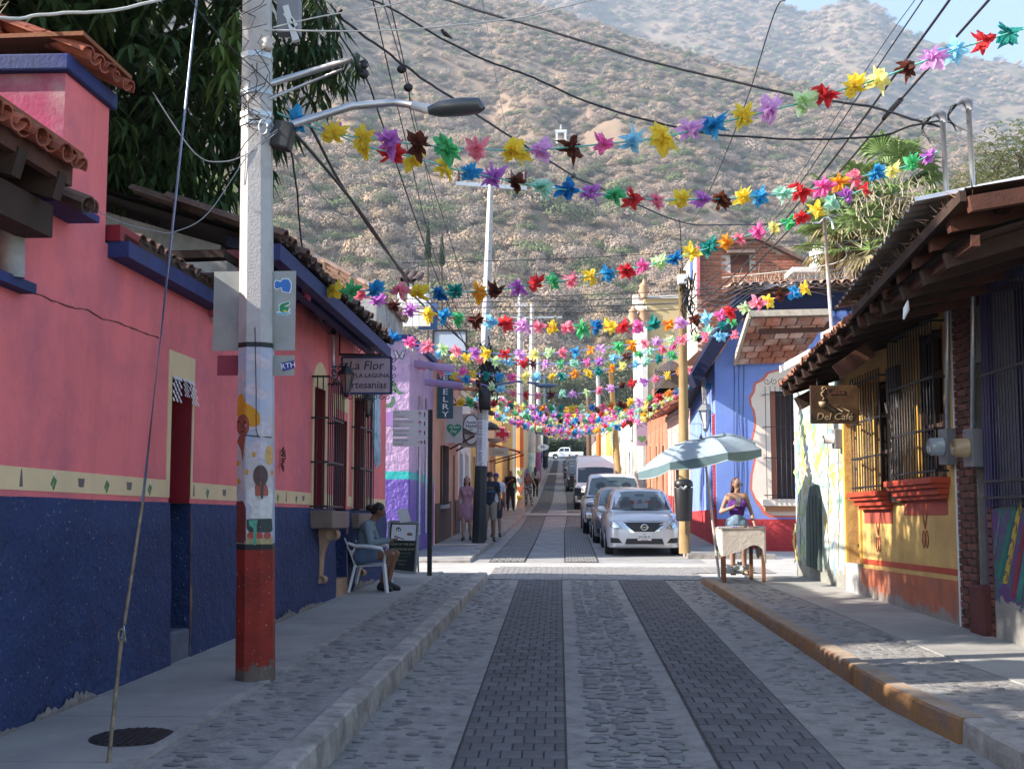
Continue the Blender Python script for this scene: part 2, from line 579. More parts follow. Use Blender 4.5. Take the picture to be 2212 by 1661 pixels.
# --- pavements of the first block
IN_L=lambda y: pw([(5.5,-2.30),(7.9,-2.25),(18.8,-2.06)],y)
def walk_slabs(name,f0,f1,y0,y1,base,m,joints,parent,dz=0.0):
 """poured concrete bays with recessed joints"""
 ys_=[y0]+joints+[y1]
 for a,b_ in zip(ys_,ys_[1:]):
  bb=MB();n=max(2,int((b_-a)/.5));vs=[];fs=[]
  g_=.006
  for i in range(n+1):
   y=lerp(a+g_,b_-g_,i/n)
   z=zr(y)+base(y)+dz
   vs +=[(f0(y),y,z),(f1(y),y,z)]
  m0=len(vs)
  vs +=[(p[0],p[1],p[2]-.12) for p in vs[:]]
  for i in range(n): fs.append((2*i,2*i+1,2*i+3,2*i+2))
  fs +=[(0,m0,m0+1,1),(2*n,2*n+1,m0+2*n+1,m0+2*n)]
  for i in range(n):
   fs +=[(2*i,2*i+2,m0+2*i+2,m0+2*i),(2*i+1,m0+2*i+1,m0+2*i+3,2*i+3)]
  bb.add(vs,fs)
  bb.build(name,m,parent)
lp=strip('left_pavement',lambda y: xl(y)-.3,lambda y: pw(KL,y)-.1,-4,19.5,-.012,m_mortar,.6,base=hl,nx=2)
props(lp,kind='structure');LOC[lp]=Vector((0,0,0))
walk_slabs('slab',lambda y: xl(y)-.25,lambda y: IN_L(y)-.07,-4,19.5,hl,m_walk,[4.0,6.05,7.25,9.6,12.2,14.6,17.0],lp)
walk_slabs('edging',lambda y: IN_L(y)-.07,lambda y: IN_L(y),-4,19.5,hl,mat('edging_concrete',(.32,.305,.285),.9,.3,4,.6,60,col2=(.22,.21,.2),c2s=5),[5.0,7.0,8.4,10.4,13,16],lp,dz=.008)
cobbles(lambda y: (IN_L(y)+.03,pw(KL,y)-.25),3.5,19.3,lambda y: hl(y)-.012,lp,200,h=.013)
rp=strip('right_pavement',lambda y: pw(KR,y)+.1,lambda y: max(4.6,xr(y)+.4),-4,19.0,-.012,m_mortar,.6,base=hr,nx=2)
props(rp,kind='structure');LOC[rp]=Vector((0,0,0))
IN_R=lambda y: pw([(6,3.75),(10,3.42),(18.8,3.1)],y)
walk_slabs('slab',lambda y: IN_R(y),lambda y: max(4.6,xr(y)+.35),-4,19.2,hr,m_walk,[5.5,8.2,10.6,13,15.4,17.6],rp)
cobbles(lambda y: (pw(KR,y)+.25,IN_R(y)-.05),4.5,18.8,lambda y: hr(y)-.012,rp,160,h=.012)
def kerb(name,f,side,y0,y1,hfun,wd,m,seg=.62,jit=.012,topm=None,gap=.004):
 """kerb cast in lengths; side +1: road lies at +x"""
 root=thing(name,None,None,(f(y0),y0,0));root['kind']='structure'
 y=y0
 while y<y1-.05:
  ye=min(y+seg*random.uniform(2.4,3.6),y1)
  b=MB();n=max(2,int((ye-y)/.12));vs=[];fs=[]
  for i in range(n+1):
   yy=lerp(y+gap,ye-gap,i/n)
   x=f(yy);z=zr(yy);h_=hfun(yy)
   j=jit*(math.sin(yy*7.3)*.5+math.sin(yy*17.1)*.3+random.uniform(-.2,.2));j2=jit*(math.sin(yy*5.1+1)*.4+random.uniform(-.15,.15))
   prof=[(x+side*.012,z-.06),(x+side*(.008+j*.4),z+h_*.5),(x+j*.5*side,z+h_-.018+j2),
     (x-side*.018,z+h_+j2*.5),(x-side*(wd-.01),z+h_+.004),(x-side*wd,z+h_-.02)]
   vs +=[(px,yy,pz) for px,pz in prof]
  q=6
  for i in range(n):
   for k in range(q-1):
    fs.append((i*q+k,i*q+k+1,(i+1)*q+k+1,(i+1)*q+k))
  fs +=[tuple(range(q)),tuple(n*q+k for k in range(q))[::-1]]
  b.add(vs,fs)
  b.m=[1 if (i_ % 5) in (3,) and i_<n*5 else 0 for i_ in range(len(b.m))] if topm else b.m
  b.build('kerbstone',[m,topm] if topm else m,root)
  y=ye
 return root
kerb('left_kerb',lambda y: pw(KL,y),1,-3,19.45,hl,.17,m_kerb)
kerb('right_kerb',lambda y: pw(KR,y),-1,7.55,18.85,hr,.17,m_kerbo,topm=mat('kerb_dusty_top',(.30,.22,.15),.95,.3,4,.6,40,col2=(.25,.22,.2),c2s=5))
kerb('near_right_kerb',lambda y: pw(KR,y)+.02,-1,-3,7.54,hr,.17,m_kerb)
kerb('far_left_kerb',lambda y: pw(KL2,y),1,23.4,172,lambda y: .12 if y>25 else .05+.07*(y-23.4)/1.6,.16,m_kerb,seg=3)
kerb('far_right_kerb',lambda y: pw(KR2,y),-1,24.7,172,lambda y: .11,.16,m_kerb,seg=3)
lp2=strip('far_left_pavement',lambda y: -3.7,lambda y: pw(KL2,y)-.1,23.35,172,0,m_walk,1.5,base=lambda y: .119 if y>25 else .05+.07*(y-23.4)/1.6)
rp2=strip('far_right_pavement',lambda y: pw(KR2,y)+.1,lambda y: 4.5,24.7,172,0,m_walk,1.5,base=lambda y: .109)
props(lp2,kind='structure');props(rp2,kind='structure')
MB().box((3.7,24.63,.05),(1.9,.14,.115)).build('far_right_kerb_end',m_kerb,kind='structure')
MB().box((-2.85,23.28,.02),(1.9,.14,.055)).build('far_left_kerb_end',m_kerb,kind='structure')
# ================================================================ HILLS
def hill_noise(x,y,sc,oc,seed):
 from mathutils import noise
 s=0;a=1;t=0
 for i in range(oc):
  s +=a*noise.noise(Vector((x/sc+seed,y/sc-seed,seed*.37)))
  t +=a;a*=.52;sc*=.5
 return s/t
def ridge_z(pts,px,R):
 y=pw(pts,px)
 d=ray(px,y);h=math.hypot(d.x,d.y)
 return CAMH+d.z/h*R
NEAR_R=[(-900,-420),(0,-300),(500,-160),(860,-70),(1160,5),(1400,88),(1600,140),(1850,205),(2212,330),(3000,480),(4200,560)]
MID_R=[(-900,-500),(600,-300),(1100,-170),(1450,-70),(1640,-30),(1765,26),(1812,14),(1850,-2),(1880,-6),(1925,10),(1975,55),(2040,82),(2090,100),(2140,122),(2212,125),(2500,215),(3100,300),(4200,380)]
def az2px(a):      # a: azimuth to the right of straight ahead (+Y)
 d=Vector((math.sin(a),math.cos(a),0))
 c=CR.transposed() @ d
 return CX+FPX*c.x/-c.z if c.z<-.15 else (9e3 if a>0 else -9e3)
def polar_hill(name,prof,r0,r1,z0f,amp,sc,seed,na,nr,a0,a1,m,gully):
 V=np.zeros(((na+1)*(nr+1),3));k=0
 H={}
 for i in range(na+1):
  a=lerp(a0,a1,i/na)
  px=az2px(a)
  zt=ridge_z(prof,px,r1)
  for j in range(nr+1):
   t=j/nr*1.18
   r=lerp(r0,r1,t)
   x,y=math.sin(a)*r,math.cos(a)*r
   zb=z0f(r0)
   tt=min(t,1)
   z=lerp(zb,zt,tt**1.04*(1-.12*math.sin(PI*tt)))
   if t>1: z=zt-(t-1)*(r1-r0)*.6
   env=math.sin(PI*min(tt,1))**.5 if t<1 else 0
   z +=env*amp*hill_noise(x,y,sc,5,seed)
   # gullies running down the slope
   gq=hill_noise(a*34+t*5+2.2*hill_noise(x,y,150,2,seed+1),t*3.2,3.3,4,seed+3)
   z -=env*gully*max(0,.22-abs(gq))*4*max(0,min(1,.5+2*hill_noise(x,y,140,2,seed+5)))
   z +=(1 if 0<t<1.01 else 0)*2.5*hill_noise(x,y,sc*.08,3,seed+9)
   V[k]=(x,y,z);k +=1
 q=nr+1
 idx=np.arange(na)[:,None]*q+np.arange(nr)[None,:]
 Fq=np.stack([idx,idx+q,idx+q+1,idx+1],-1).reshape(-1,4)
 o=npmesh(name,V,Fq,m,smooth=True)
 props(o,kind='structure')
 return V.reshape(na+1,nr+1,3)
m_hill=mat('hill_earth',(.34,.225,.145),.95,.2,.03,0,col2=(.20,.15,.10),c2s=.02,c2t=.5,c2w=.15,bump2=.6,b2s=.4)
m_hill2=mat('mountain_scrub',(.24,.175,.12),.95,.35,.06,0,col2=(.14,.12,.08),c2s=.035,c2t=.5,c2w=.1,bump2=1,b2s=.15)
HN=polar_hill('hill',NEAR_R,235,900,lambda r: 8.0,48,170,3.1,190,130,math.radians(-46),math.radians(46),m_hill,20)
HM=polar_hill('mountain',MID_R,700,2000,lambda r: 40,120,420,8.4,170,100,math.radians(-46),math.radians(46),m_hill2,90)
# scrub: several bare, twiggy bushes; thousands scattered over the slopes as one mass
def shrub_mesh(i,cols):
 r=np.random.default_rng(100+i)
 n=680
 V=[];F_=[]
 lob=[(r.uniform(-.45,.45),r.uniform(-.45,.45),r.uniform(.35,.65),r.uniform(.38,.6)) for _ in range(8)]
 for k in range(n):
  lx,ly,lz,lr=lob[k % 8]
  d=r.normal(size=3);d/=np.linalg.norm(d);d[2]=abs(d[2])*.9+.0
  c=np.array([lx,ly,lz*.6])+d*lr*r.uniform(.75,1.05)
  u=r.normal(size=3);u/=np.linalg.norm(u)
  v=np.cross(u,d);v/=(np.linalg.norm(v)+1e-6);u=np.cross(d,v)+d*r.uniform(-.5,.5)
  s_=r.uniform(.035,.09)
  o=len(V)
  V +=[c-u*s_,c+v*s_*.8,c+u*s_*1.1]
  F_.append((o,o+1,o+2))
 me=bpy.data.meshes.new('shrub')
 me.from_pydata([tuple(map(float,v)) for v in V],[],F_)
 me.materials.append(cols)
 return bpy.data.objects.new('shrub_source',me)
sc_=bpy.data.collections.new('shrub_sources')
shr_m=[mat('scrub_grey',(.40,.30,.23),.95,.2,.5,0,rnd=.16),mat('scrub_tan',(.42,.305,.20),.95,.2,.5,0,rnd=.15),
         mat('scrub_umber',(.30,.235,.175),.95,.2,.5,0,rnd=.2),mat('scrub_green',(.15,.175,.065),.9,.2,.5,0,rnd=.3)]
for i,k in enumerate((0,0,1,1,1,2,0,3,2,0,3)):
 sc_.objects.link(shrub_mesh(i,shr_m[k]))
def scatter(name,grid,count,smin,smax,seed,jlo,jhi,dens_s):
 r=np.random.default_rng(seed)
 na,nr=grid.shape[0]-1,grid.shape[1]-1
 P=[];SC=[]
 while len(P)<count:
  i=r.random(count)*na;j=(jlo+(jhi-jlo)*r.random(count))*nr/1.18
  for a,b_ in zip(i,j):
   i0,j0=int(a),int(b_);fa,fb=a-i0,b_-j0
   p=grid[i0,j0]*(1-fa)*(1-fb)+grid[i0+1,j0]*fa*(1-fb)+grid[i0,j0+1]*(1-fa)*fb+grid[i0+1,j0+1]*fa*fb
   if abs(p[0])>p[1]*.62+30: continue
   d=hill_noise(p[0],p[1],dens_s,3,5.5)
   if r.random()>(.74 if smin<5.2 else .9)+(1.6 if smin<5.2 else .5)*d: continue
   P.append(p);SC.append(r.uniform(smin,smax)*(1.1+.8*max(0,d)))
   if len(P)>=count: break
 me=bpy.data.meshes.new(name)
 me.from_pydata([tuple(map(float,p)) for p in P],[],[])
 at_=me.attributes.new('sc','FLOAT','POINT');at_.data.foreach_set('value',np.array(SC,dtype=np.float32))
 o=bpy.data.objects.new(name,me);COL.objects.link(o)
 props(o,kind='stuff')
 ng=bpy.data.node_groups.new(name,'GeometryNodeTree')
 ng.interface.new_socket('Geometry',in_out='INPUT',socket_type='NodeSocketGeometry')
 ng.interface.new_socket('Geometry',in_out='OUTPUT',socket_type='NodeSocketGeometry')
 n=ng.nodes;L=ng.links.new
 gi=n.new('NodeGroupInput');go=n.new('NodeGroupOutput')
 ci=n.new('GeometryNodeCollectionInfo');ci.inputs[0].default_value=sc_
 ci.inputs['Separate Children'].default_value=True
 ip=n.new('GeometryNodeInstanceOnPoints');ip.inputs['Pick Instance'].default_value=True
 na_=n.new('GeometryNodeInputNamedAttribute');na_.data_type='FLOAT';na_.inputs[0].default_value='sc'
 rv=n.new('FunctionNodeRandomValue');rv.data_type='FLOAT_VECTOR'
 rv.inputs[0].default_value=(0,0,0);rv.inputs[1].default_value=(.3,.3,6.28)
 L(gi.outputs[0],ip.inputs['Points']);L(ci.outputs[0],ip.inputs['Instance'])
 L(na_.outputs[0],ip.inputs['Scale']);L(rv.outputs[0],ip.inputs['Rotation'])
 L(ip.outputs[0],go.inputs[0])
 md=o.modifiers.new('scatter','NODES');md.node_group=ng
 return o
scatter('hillside_scrub',HN,27000,2.2,5.2,5,.0,1.03,60)
scatter('hillside_trees',HN,1500,5.0,8.5,15,.0,.95,90)
scatter('mountain_scrub',HM,17000,5.5,11,6,.25,1.03,200)
# thin bluish air
hz=MB().box((0,1080,470),(3000,2300,954))
mh=bpy.data.materials.new('air');mh.use_nodes=True
nh=mh.node_tree;nh.nodes.clear()
oh=nh.nodes.new('ShaderNodeOutputMaterial');vh=nh.nodes.new('ShaderNodeVolumePrincipled')
vh.inputs['Color'].default_value=(.70,.83,1.0,1);vh.inputs['Density'].default_value=.00030
vh.inputs['Anisotropy'].default_value=.2
nh.links.new(vh.outputs[0],oh.inputs['Volume'])
hzo=hz.build('haze',mh,kind='stuff')
# ================================================================ WALL TOOLKIT
KD=.0355          # level courses run down against the climbing road
class Wall:
 def __init__(s,A,B,N):
  s.A=Vector((*A,0));B=Vector((*B,0));s.L=(B-s.A).length
  s.U=(B-s.A).normalized();s.N=Vector((*N,0)).normalized();s.pl=(tuple(A),(B.x,B.y))
 def P(s,u,v,d=0):
  p=s.A+s.U*u+s.N*d
  return Vector((p.x,p.y,v-KD*(s.A.y+s.U.y*u)))
 def uv(s,x,y,d=0):
  o=s.N*d
  p=at(x,y,pl=((s.pl[0][0]+o.x,s.pl[0][1]+o.y),(s.pl[1][0]+o.x,s.pl[1][1]+o.y)))
  u=(Vector((p.x,p.y,0))-s.A-o).dot(s.U)
  return u,p.z+KD*(s.A.y+s.U.y*u)
 def u(s,x,d=0): return s.uv(x,1036,d)[0]
 def v(s,x,y,d=0): return s.uv(x,y,d)[1]
 def sheet(s,b,u0,u1,v0,vtop,holes=(),depth=.3,zone=None,step=2.5,vs_extra=()):
  """front sheet with openings; holes (u0,u1,v0,v1); returns nothing"""
  if not callable(vtop):
   vt=vtop;vtop=lambda u,vt=vt: vt
  us=sorted({u0,u1} | {x for h in holes for x in h[:2] if u0<x<u1} | {u0+i*(u1-u0)/max(1,int((u1-u0)/step)) for i in range(1,int((u1-u0)/step))})
  vm=max(vtop(u) for u in us)
  vs=sorted({v0,vm+1} | {x for h in holes for x in h[2:4]} | set(vs_extra))
  for a,c in zip(us,us[1:]):
   for e,f in zip(vs,vs[1:]):
    um,vmid=(a+c)/2,(e+min(f,vm))/2
    if any(h[0]<um<h[1] and h[2]<vmid<h[3] for h in holes): continue
    fa,fc=min(f,vtop(a)),min(f,vtop(c))
    if fa<=e and fc<=e: continue
    mi=zone(um,vmid) if zone else 0
    b.quad(s.P(a,e),s.P(c,e),s.P(c,max(fc,e)),s.P(a,max(fa,e)),mi)
  for h in holes:
   mi=zone(h[0]+.01,(h[2]+h[3])/2) if zone else 0
   dd=h[4] if len(h)>4 else depth
   q=[(h[0],h[2]),(h[1],h[2]),(h[1],h[3]),(h[0],h[3])]
   for (a,e),(c,f) in zip(q,q[1:]+q[:1]):
    b.quad(s.P(a,e),s.P(c,f),s.P(c,f,dd),s.P(a,e,dd),mi)
 def rect(s,b,u0,u1,v0,v1,d0,d1,mi=0):
  q=[s.P(u0,v0,d0),s.P(u1,v0,d0),s.P(u1,v1,d0),s.P(u0,v1,d0)]
  q2=[s.P(u0,v0,d1),s.P(u1,v0,d1),s.P(u1,v1,d1),s.P(u0,v1,d1)]
  b.add(q+q2,[(0,1,2,3),(7,6,5,4),(0,4,5,1),(1,5,6,2),(2,6,7,3),(3,7,4,0)],mi)
  return b
 def poly(s,b,pts,d0,d1,mi=0):
  n=len(pts)
  vs=[s.P(u,v,d0) for u,v in pts]+[s.P(u,v,d1) for u,v in pts]
  b.add(vs,[tuple(range(n)),tuple(range(2*n-1,n-1,-1))]+[(i,n+i,n+(i+1) % n,(i+1) % n) for i in range(n)],mi)
  return b
 def px(s,pts,d=0): return [s.uv(x,y,d) for x,y in pts]
def barrel(r=.088,L=.44,th=.014,n=7,up=1,taper=.86):
 """half-round roof tile, long axis +y, open side down (up=1) or up (-1)"""
 b=MB();vs=[]
 for y,sc in ((0,1.0),(L,taper)):
  for rr in (r*sc,(r-th)*sc):
   for k in range(n):
    a=PI*k/(n-1)
    vs.append((math.cos(a)*rr,y,up*math.sin(a)*rr*.8))
 fs=[]
 o=[0,n,2*n,3*n]
 for k in range(n-1):
  fs +=[(o[0]+k,o[0]+k+1,o[2]+k+1,o[2]+k),(o[1]+k,o[3]+k,o[3]+k+1,o[1]+k+1),
               (o[0]+k,o[1]+k,o[1]+k+1,o[0]+k+1),(o[2]+k,o[2]+k+1,o[3]+k+1,o[3]+k)]
 fs +=[(o[0],o[2],o[3],o[1]),(o[0]+n-1,o[1]+n-1,o[3]+n-1,o[2]+n-1)]
 b.add(vs,fs)
 return b
m_tred=mat('terracotta_red',(.33,.085,.045),.85,.3,8,.5,50,rnd=.35,col2=(.20,.07,.05),c2s=6)
m_tdark=mat('terracotta_sooty',(.13,.075,.06),.9,.35,8,.6,50,rnd=.4,col2=(.06,.05,.045),c2s=5)
m_tpale=mat('terracotta_bleached',(.48,.29,.21),.9,.3,6,.5,50,rnd=.3,col2=(.33,.25,.2),c2s=5)
TM={}
def tile_roof(parent,P0,P1,up,rows,m,pitch=.17,ind=True,jit=.012,pans=True,under=None,r=.088,name='tile',rowlen=.34):
 P0,P1,up=Vector(P0),Vector(P1),Vector(up)
 al=(P1-P0);n=max(1,int(al.length/pitch));al.normalize()
 upn=up.normalized();nm=al.cross(upn).normalized()
 if nm.z<0: nm=-nm
 xa=upn.cross(nm).normalized()
 M3=Matrix((xa,upn,nm)).transposed()
 key=(m.name,round(r,3))
 if key not in TM:
  c=barrel(r);p=barrel(r,up=-1)
  TM[key]=(c,p,c.mesh('tile',m),p.mesh('tile',m))
 c,p,cm,pm=TM[key]
 rest=MB()
 seq=[]
 for j in range(rows):
  for i in range(n):
   seq.append((i,j,0))
   if pans and i<n-1: seq.append((i,j,1))
 for cnt,(i,j,k) in enumerate(seq):
  pos=P0+al*((i+.5+.5*k)*pitch)+upn*(j*rowlen)+nm*((.0 if not k else .035)+j*.004+random.uniform(0,jit))
  pos +=al*random.uniform(-jit,jit)+upn*random.uniform(-jit*2.5,jit*2.5)*(1 if j==0 else .3)
  R=M3 @ Matrix.Rotation(random.uniform(-.05,.05),3,'Z') @ Matrix.Rotation(.05,3,'X')
  if ind and cnt<300:
   o=bpy.data.objects.new(name,pm if k else cm);COL.objects.link(o);o.parent=parent
   o.matrix_basis=Matrix.Translation(pos-LOC[parent]) @ R.to_4x4()
  else:
   s_=p if k else c
   rest.add([pos+R @ Vector(v) for v in s_.v],s_.f)
 if rest.v: rest.build('tile_field',m,parent,kind='stuff')
# ---------------------------------------------------------------- wall materials
m_pink=mat('pink_limewash',(.76,.17,.18),.8,.10,.9,.35,35,col2=(.56,.14,.17),c2s=1.3,c2t=.56,c2w=.09,streak=.2,bump2=.5,b2s=3)
m_pinkd=mat('pink_trim_lower',(.55,.10,.14),.8,.1,2,.3,30)
m_mag=mat('magenta_plaster',(.34,.035,.10),.75,.3,3,.4,30,col2=(.36,.18,.19),c2s=2.5)
m_navy=mat('navy_dado',(.013,.03,.105),.75,.25,2.0,1.0,34,speck=(.30,.27,.28),bump2=1,b2s=9)
m_navys=mat('navy_smooth',(.008,.014,.06),.6,.15,2,.2,30)
m_blue=mat('blue_trim',(.016,.03,.11),.7,.3,5,.4,40,col2=(.02,.03,.14),c2s=4)
m_cream=mat('cream_paint',(.70,.52,.30),.85,.1,3,.2,40,streak=.08)
m_dred=mat('dark_red_paint',(.20,.008,.018),.55,.15,2,.1,30)
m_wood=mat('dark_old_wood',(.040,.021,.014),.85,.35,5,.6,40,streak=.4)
m_woodr=mat('red_wood',(.08,.027,.015),.8,.3,4,.5,40,streak=.35)
m_iron=mat('black_iron',(.016,.016,.018),.5,.2,10,.2,60,spec=.5)
m_grey=mat('grey_plaster',(.40,.39,.38),.9,.25,2,.5,30,col2=(.2,.19,.18),c2s=1.6,streak=.4)
m_stone2=mat('carved_stone',(.20,.145,.12),.85,.2,5,.5,50)
m_sand=mat('tan_stone',(.36,.23,.15),.85,.2,5,.4,50)
# ================================================================ PINK HOUSE
W1=Wall(WLA,WLB,(-1,0));W1.A=Vector((WLA[0],WLA[1],0))
ph=thing('house','long pink adobe house with navy dado and barrel tile eaves beside the concrete pole','house',(-3.3,10,0))
vdado=(W1.v(5,1072)+W1.v(820,1103))/2
vc0=(W1.v(5,1059)+W1.v(500,1080))/2-.0
vc1=(W1.v(5,1004)+W1.v(500,1050))/2
U0,U1=-5.0,W1.L
uL,uR=W1.u(365),W1.u(411)
d1b,d1t=W1.v(385,1360),W1.v(365,808)
# windows and doors along the wall
wA=(W1.u(676),W1.u(700),W1.v(690,1100),W1.v(690,835))
dB=(W1.u(722),W1.u(748),W1.v(735,1248),W1.v(735,905))
wC=(W1.u(763),W1.u(786),W1.v(775,1106),W1.v(775,858))
holes=[(uL,uR,d1b,d1t,.38),(wA[0],wA[1],wA[2],wA[3],.3),(dB[0],dB[1],dB[2],dB[3],.45),(wC[0],wC[1],wC[2],wC[3],.3)]
uT0,uT1=W1.u(111),W1.u(210.5)
vT=(W1.v(111,129)+W1.v(210,218))/2
vW=(W1.v(230,522)+W1.v(455,652))/2          # wall head after the tower
u_2=W1.u(497)
vE=W1.v(745,702)
def pinktop(u):
 if u<uT0: return vW+.15
 if u<uT1: return vT
 if u<u_2: return vW
 return vE
b=MB()
segs=[(U0,uT0),(uT0,uT1),(uT1,u_2),(u_2,U1)]
for a,c in segs:
 hs=[h for h in holes if h[0]>=a and h[1]<=c]
 W1.sheet(b,a,c,vdado,pinktop((a+c)/2),[(h[0],h[1],max(h[2],vdado),h[3],h[4]) for h in hs],step=3)
b.build('wall',m_pink,ph)
# end wall, back and top closures
b=MB()
b.quad(W1.P(U1,0),W1.P(U1,0,6),W1.P(U1,vE+1.3,6),W1.P(U1,vE))
b.quad(W1.P(U0,0,.0),W1.P(U0,0,6),W1.P(U0,vW+.6,6),W1.P(U0,vW))
b.quad(W1.P(U0,0,6),W1.P(U1,0,6),W1.P(U1,vE+1.3,6),W1.P(U0,vW+.6,6))
b.build('rear_wall',m_grey,ph)
# tower sides and cap
b=MB()
b.quad(W1.P(uT0,vW-.3),W1.P(uT0,vW-.3,1.1),W1.P(uT0,vT,1.1),W1.P(uT0,vT))
b.quad(W1.P(uT1,vW-.3),W1.P(uT1,vT),W1.P(uT1,vT,1.1),W1.P(uT1,vW-.3,1.1))
b.quad(W1.P(uT0,vW-.3,1.1),W1.P(uT1,vW-.3,1.1),W1.P(uT1,vT,1.1),W1.P(uT0,vT,1.1))
b.quad(W1.P(uT0,vT),W1.P(uT0,vT,1.1),W1.P(uT1,vT,1.1),W1.P(uT1,vT))
b.build('chimney_block',m_mag,ph)
b=MB()
W1.rect(b,uT0-.06,uT1+.04,vT,vT+.12,-.05,1.16)
b.build('coping',m_blue,ph,bevel=.015)
# tile cap of the block, slope falling to the street
e0=W1.P(uT0-.05,vT+.13,-.15);e1=W1.P(uT1+.06,vT+.13,-.15)
tile_roof(ph,e0,e1,(-.9,0,.32),4,m_tred,pitch=.155)
b=MB();b.beam(e0+Vector((-.55,0,.12)),e1+Vector((-.55,0,.12)),1.1,.03)
b.build('roof_board',mat('orange_board',(.20,.065,.025),.8,.2,4,.3,40),ph)
b=MB();b.tube([W1.P(uT0-.1,vT+.55,.75),W1.P(uT1,vT+.52,.75)],.09,8)
b.build('ridge_tile',m_tpale,ph)
# dead tufts on the ridge
b=MB()
for i in range(70):
 p=W1.P(uT0+.1+random.gauss(0,.09),vT+.5,.72+random.gauss(0,.09));q=p+Vector((random.gauss(0,.1),random.gauss(0,.1),random.uniform(.05,.26)))
 b.tube([p,q],[.004,.002],3)
b.build('dry_tuft',mat('dry_straw',(.33,.27,.2),.95,.2,5,0),ph,kind='stuff')
# dado, cut round the doors, proud and lumpy
vbase=-.6
b=MB()
cuts=[(U0,uL),(uR,dB[0]),(dB[1],U1)]
for a,c in cuts:
 n=max(2,int((c-a)/.22));vs=[];fs=[]
 R_=7
 for i in range(n+1):
  u=lerp(a,c,i/n)
  for k in range(R_+1):
   v=lerp(.15,vdado,k/R_)
   d=-.028-.016*math.sin(u*1.7+k)*math.cos(k*1.1+u*.6)-(.035*(1-k/R_)**2)+random.uniform(-.004,.004)
   if k==R_: d=-.012
   vs.append(W1.P(u,v,d))
  vs.append(W1.P(u,vdado+.012*math.sin(u*3),.02))
 q=R_+2
 for i in range(n):
  for k in range(q-1): fs.append((i*q+k,i*q+k+1,(i+1)*q+k+1,(i+1)*q+k))
 b.add(vs,fs,0,True)
 b.quad(W1.P(a,0,-.04),W1.P(a,0,.4),W1.P(a,vdado,.4),W1.P(a,vdado,-.01))
 b.quad(W1.P(c,0,-.04),W1.P(c,0,.4),W1.P(c,vdado,.4),W1.P(c,vdado,-.01))
b.build('dado',m_navy,ph)
# broken render where dado meets the pavement
b=MB();rq=random.Random(4)
for i in range(22):
 u0_=rq.uniform(-3.0,U1-.9);wd_=rq.uniform(.25,1.1);n=int(wd_/.035)+3;hm=rq.uniform(.03,.12);vs=[]
 if u0_<uR+.05 and u0_+wd_>uL-.05: continue
 if u0_<dB[1]+.1 and u0_+wd_>dB[0]-.1: continue
 for k in range(n+1):
  u=u0_+wd_*k/n;y=W1.A.y+W1.U.y*u
  top_=hm*max(0,math.sin(PI*k/n))**.6*rq.uniform(.45,1.0)
  g_=hl(y)+KD*y
  vs +=[W1.P(u,g_-.02,-.088),W1.P(u,g_+top_*.5,-.086-rq.uniform(0,.008)),W1.P(u,g_+top_,-.070)]
 b.add(vs,[f_ for k in range(n) for f_ in ((3*k,3*k+3,3*k+4,3*k+1),(3*k+1,3*k+4,3*k+5,3*k+2))])
b.build('broken_render',mat('broken_render_grey',(.17,.15,.14),.95,.3,12,.6,60),ph,kind='stuff')
# cream band and door surround
cbs=[]
for a,c in ((U0,W1.u(358)),(W1.u(413),dB[0]-.05),(dB[1]+.05,wC[0]-.06),(wC[1]+.06,U1-.01)):
 if a<wA[0]<c:
  cbs +=[(a,wA[0]-.07),(wA[1]+.07,c)]
 else:
  cbs.append((a,c))
each('cream_band',m_cream,ph,lambda b,a,c: W1.rect(b,a,c,vc0,vc1,-.005,.01),cbs)
b=MB()
fo=(W1.u(357.5),W1.u(414),W1.v(358,752))
W1.rect(b,fo[0],uL,vc0,fo[2],-.008,.012);W1.rect(b,uR,fo[1],vc0,fo[2],-.008,.012)
W1.rect(b,uL,uR,d1t,fo[2],-.008,.012)
b.build('door_surround',m_cream,ph)
b=MB();W1.rect(b,uL,uR,vdado,d1t,.2,.24);dr=b.build('door',m_dred,ph)
b=MB();W1.rect(b,uL,uR,d1b,vdado,.2,.24);b.build('lower_panel',m_navys,dr)
b=MB();W1.rect(b,uL+.001,uR-.001,d1b-.4,d1b-.0,-.03,.3);b.build('door_step',mat('worn_step',(.10,.11,.15),.9,.3,6,.6,40),ph,bevel=.02)
b=MB()
for u_,s_ in ((uR,-1),(uL,1)): W1.rect(b,*sorted((u_,u_+s_*.006)),vdado,d1t-.002,.004,.199)
W1.rect(b,uL+.007,uR-.007,d1t-.008,d1t-.002,.004,.199)
b.build('jamb_lining',m_dred,dr)
# second door and windows
b=MB();W1.rect(b,dB[0],dB[1],vdado,dB[3],.4,.44);d2=b.build('door',m_dred,ph)
b=MB();W1.rect(b,dB[0],dB[1],dB[2],vdado,.4,.44);b.build('lower_panel',m_navys,d2)
each('jamb_lining',m_dred,d2,lambda b,a,c: W1.rect(b,a,c,vdado,dB[3]-.002,.004,.39),[(dB[1]-.006,dB[1]),(dB[0],dB[0]+.006)])
each('jamb_lining',m_dred,ph,lambda b,a,c,v0,v1: W1.rect(b,a,c,v0,v1,.004,.19),[(h_[1]-.006,h_[1],h_[2],h_[3]) for h_ in (wA,wC)])
b=MB();W1.rect(b,dB[0],dB[1],dB[2]-.4,dB[2],-.03,.42);b.build('door_step',m_sand,ph)
b=MB()
W1.rect(b,dB[0]-.16,dB[0],dB[3],dB[3]+.32,-.008,.01);W1.rect(b,dB[0],dB[1]+.1,dB[3]+.12,dB[3]+.32,-.008,.01)
W1.rect(b,dB[1],dB[1]+.1,vc1,dB[3]+.12,-.008,.01)
b.build('door_surround',m_cream,ph)
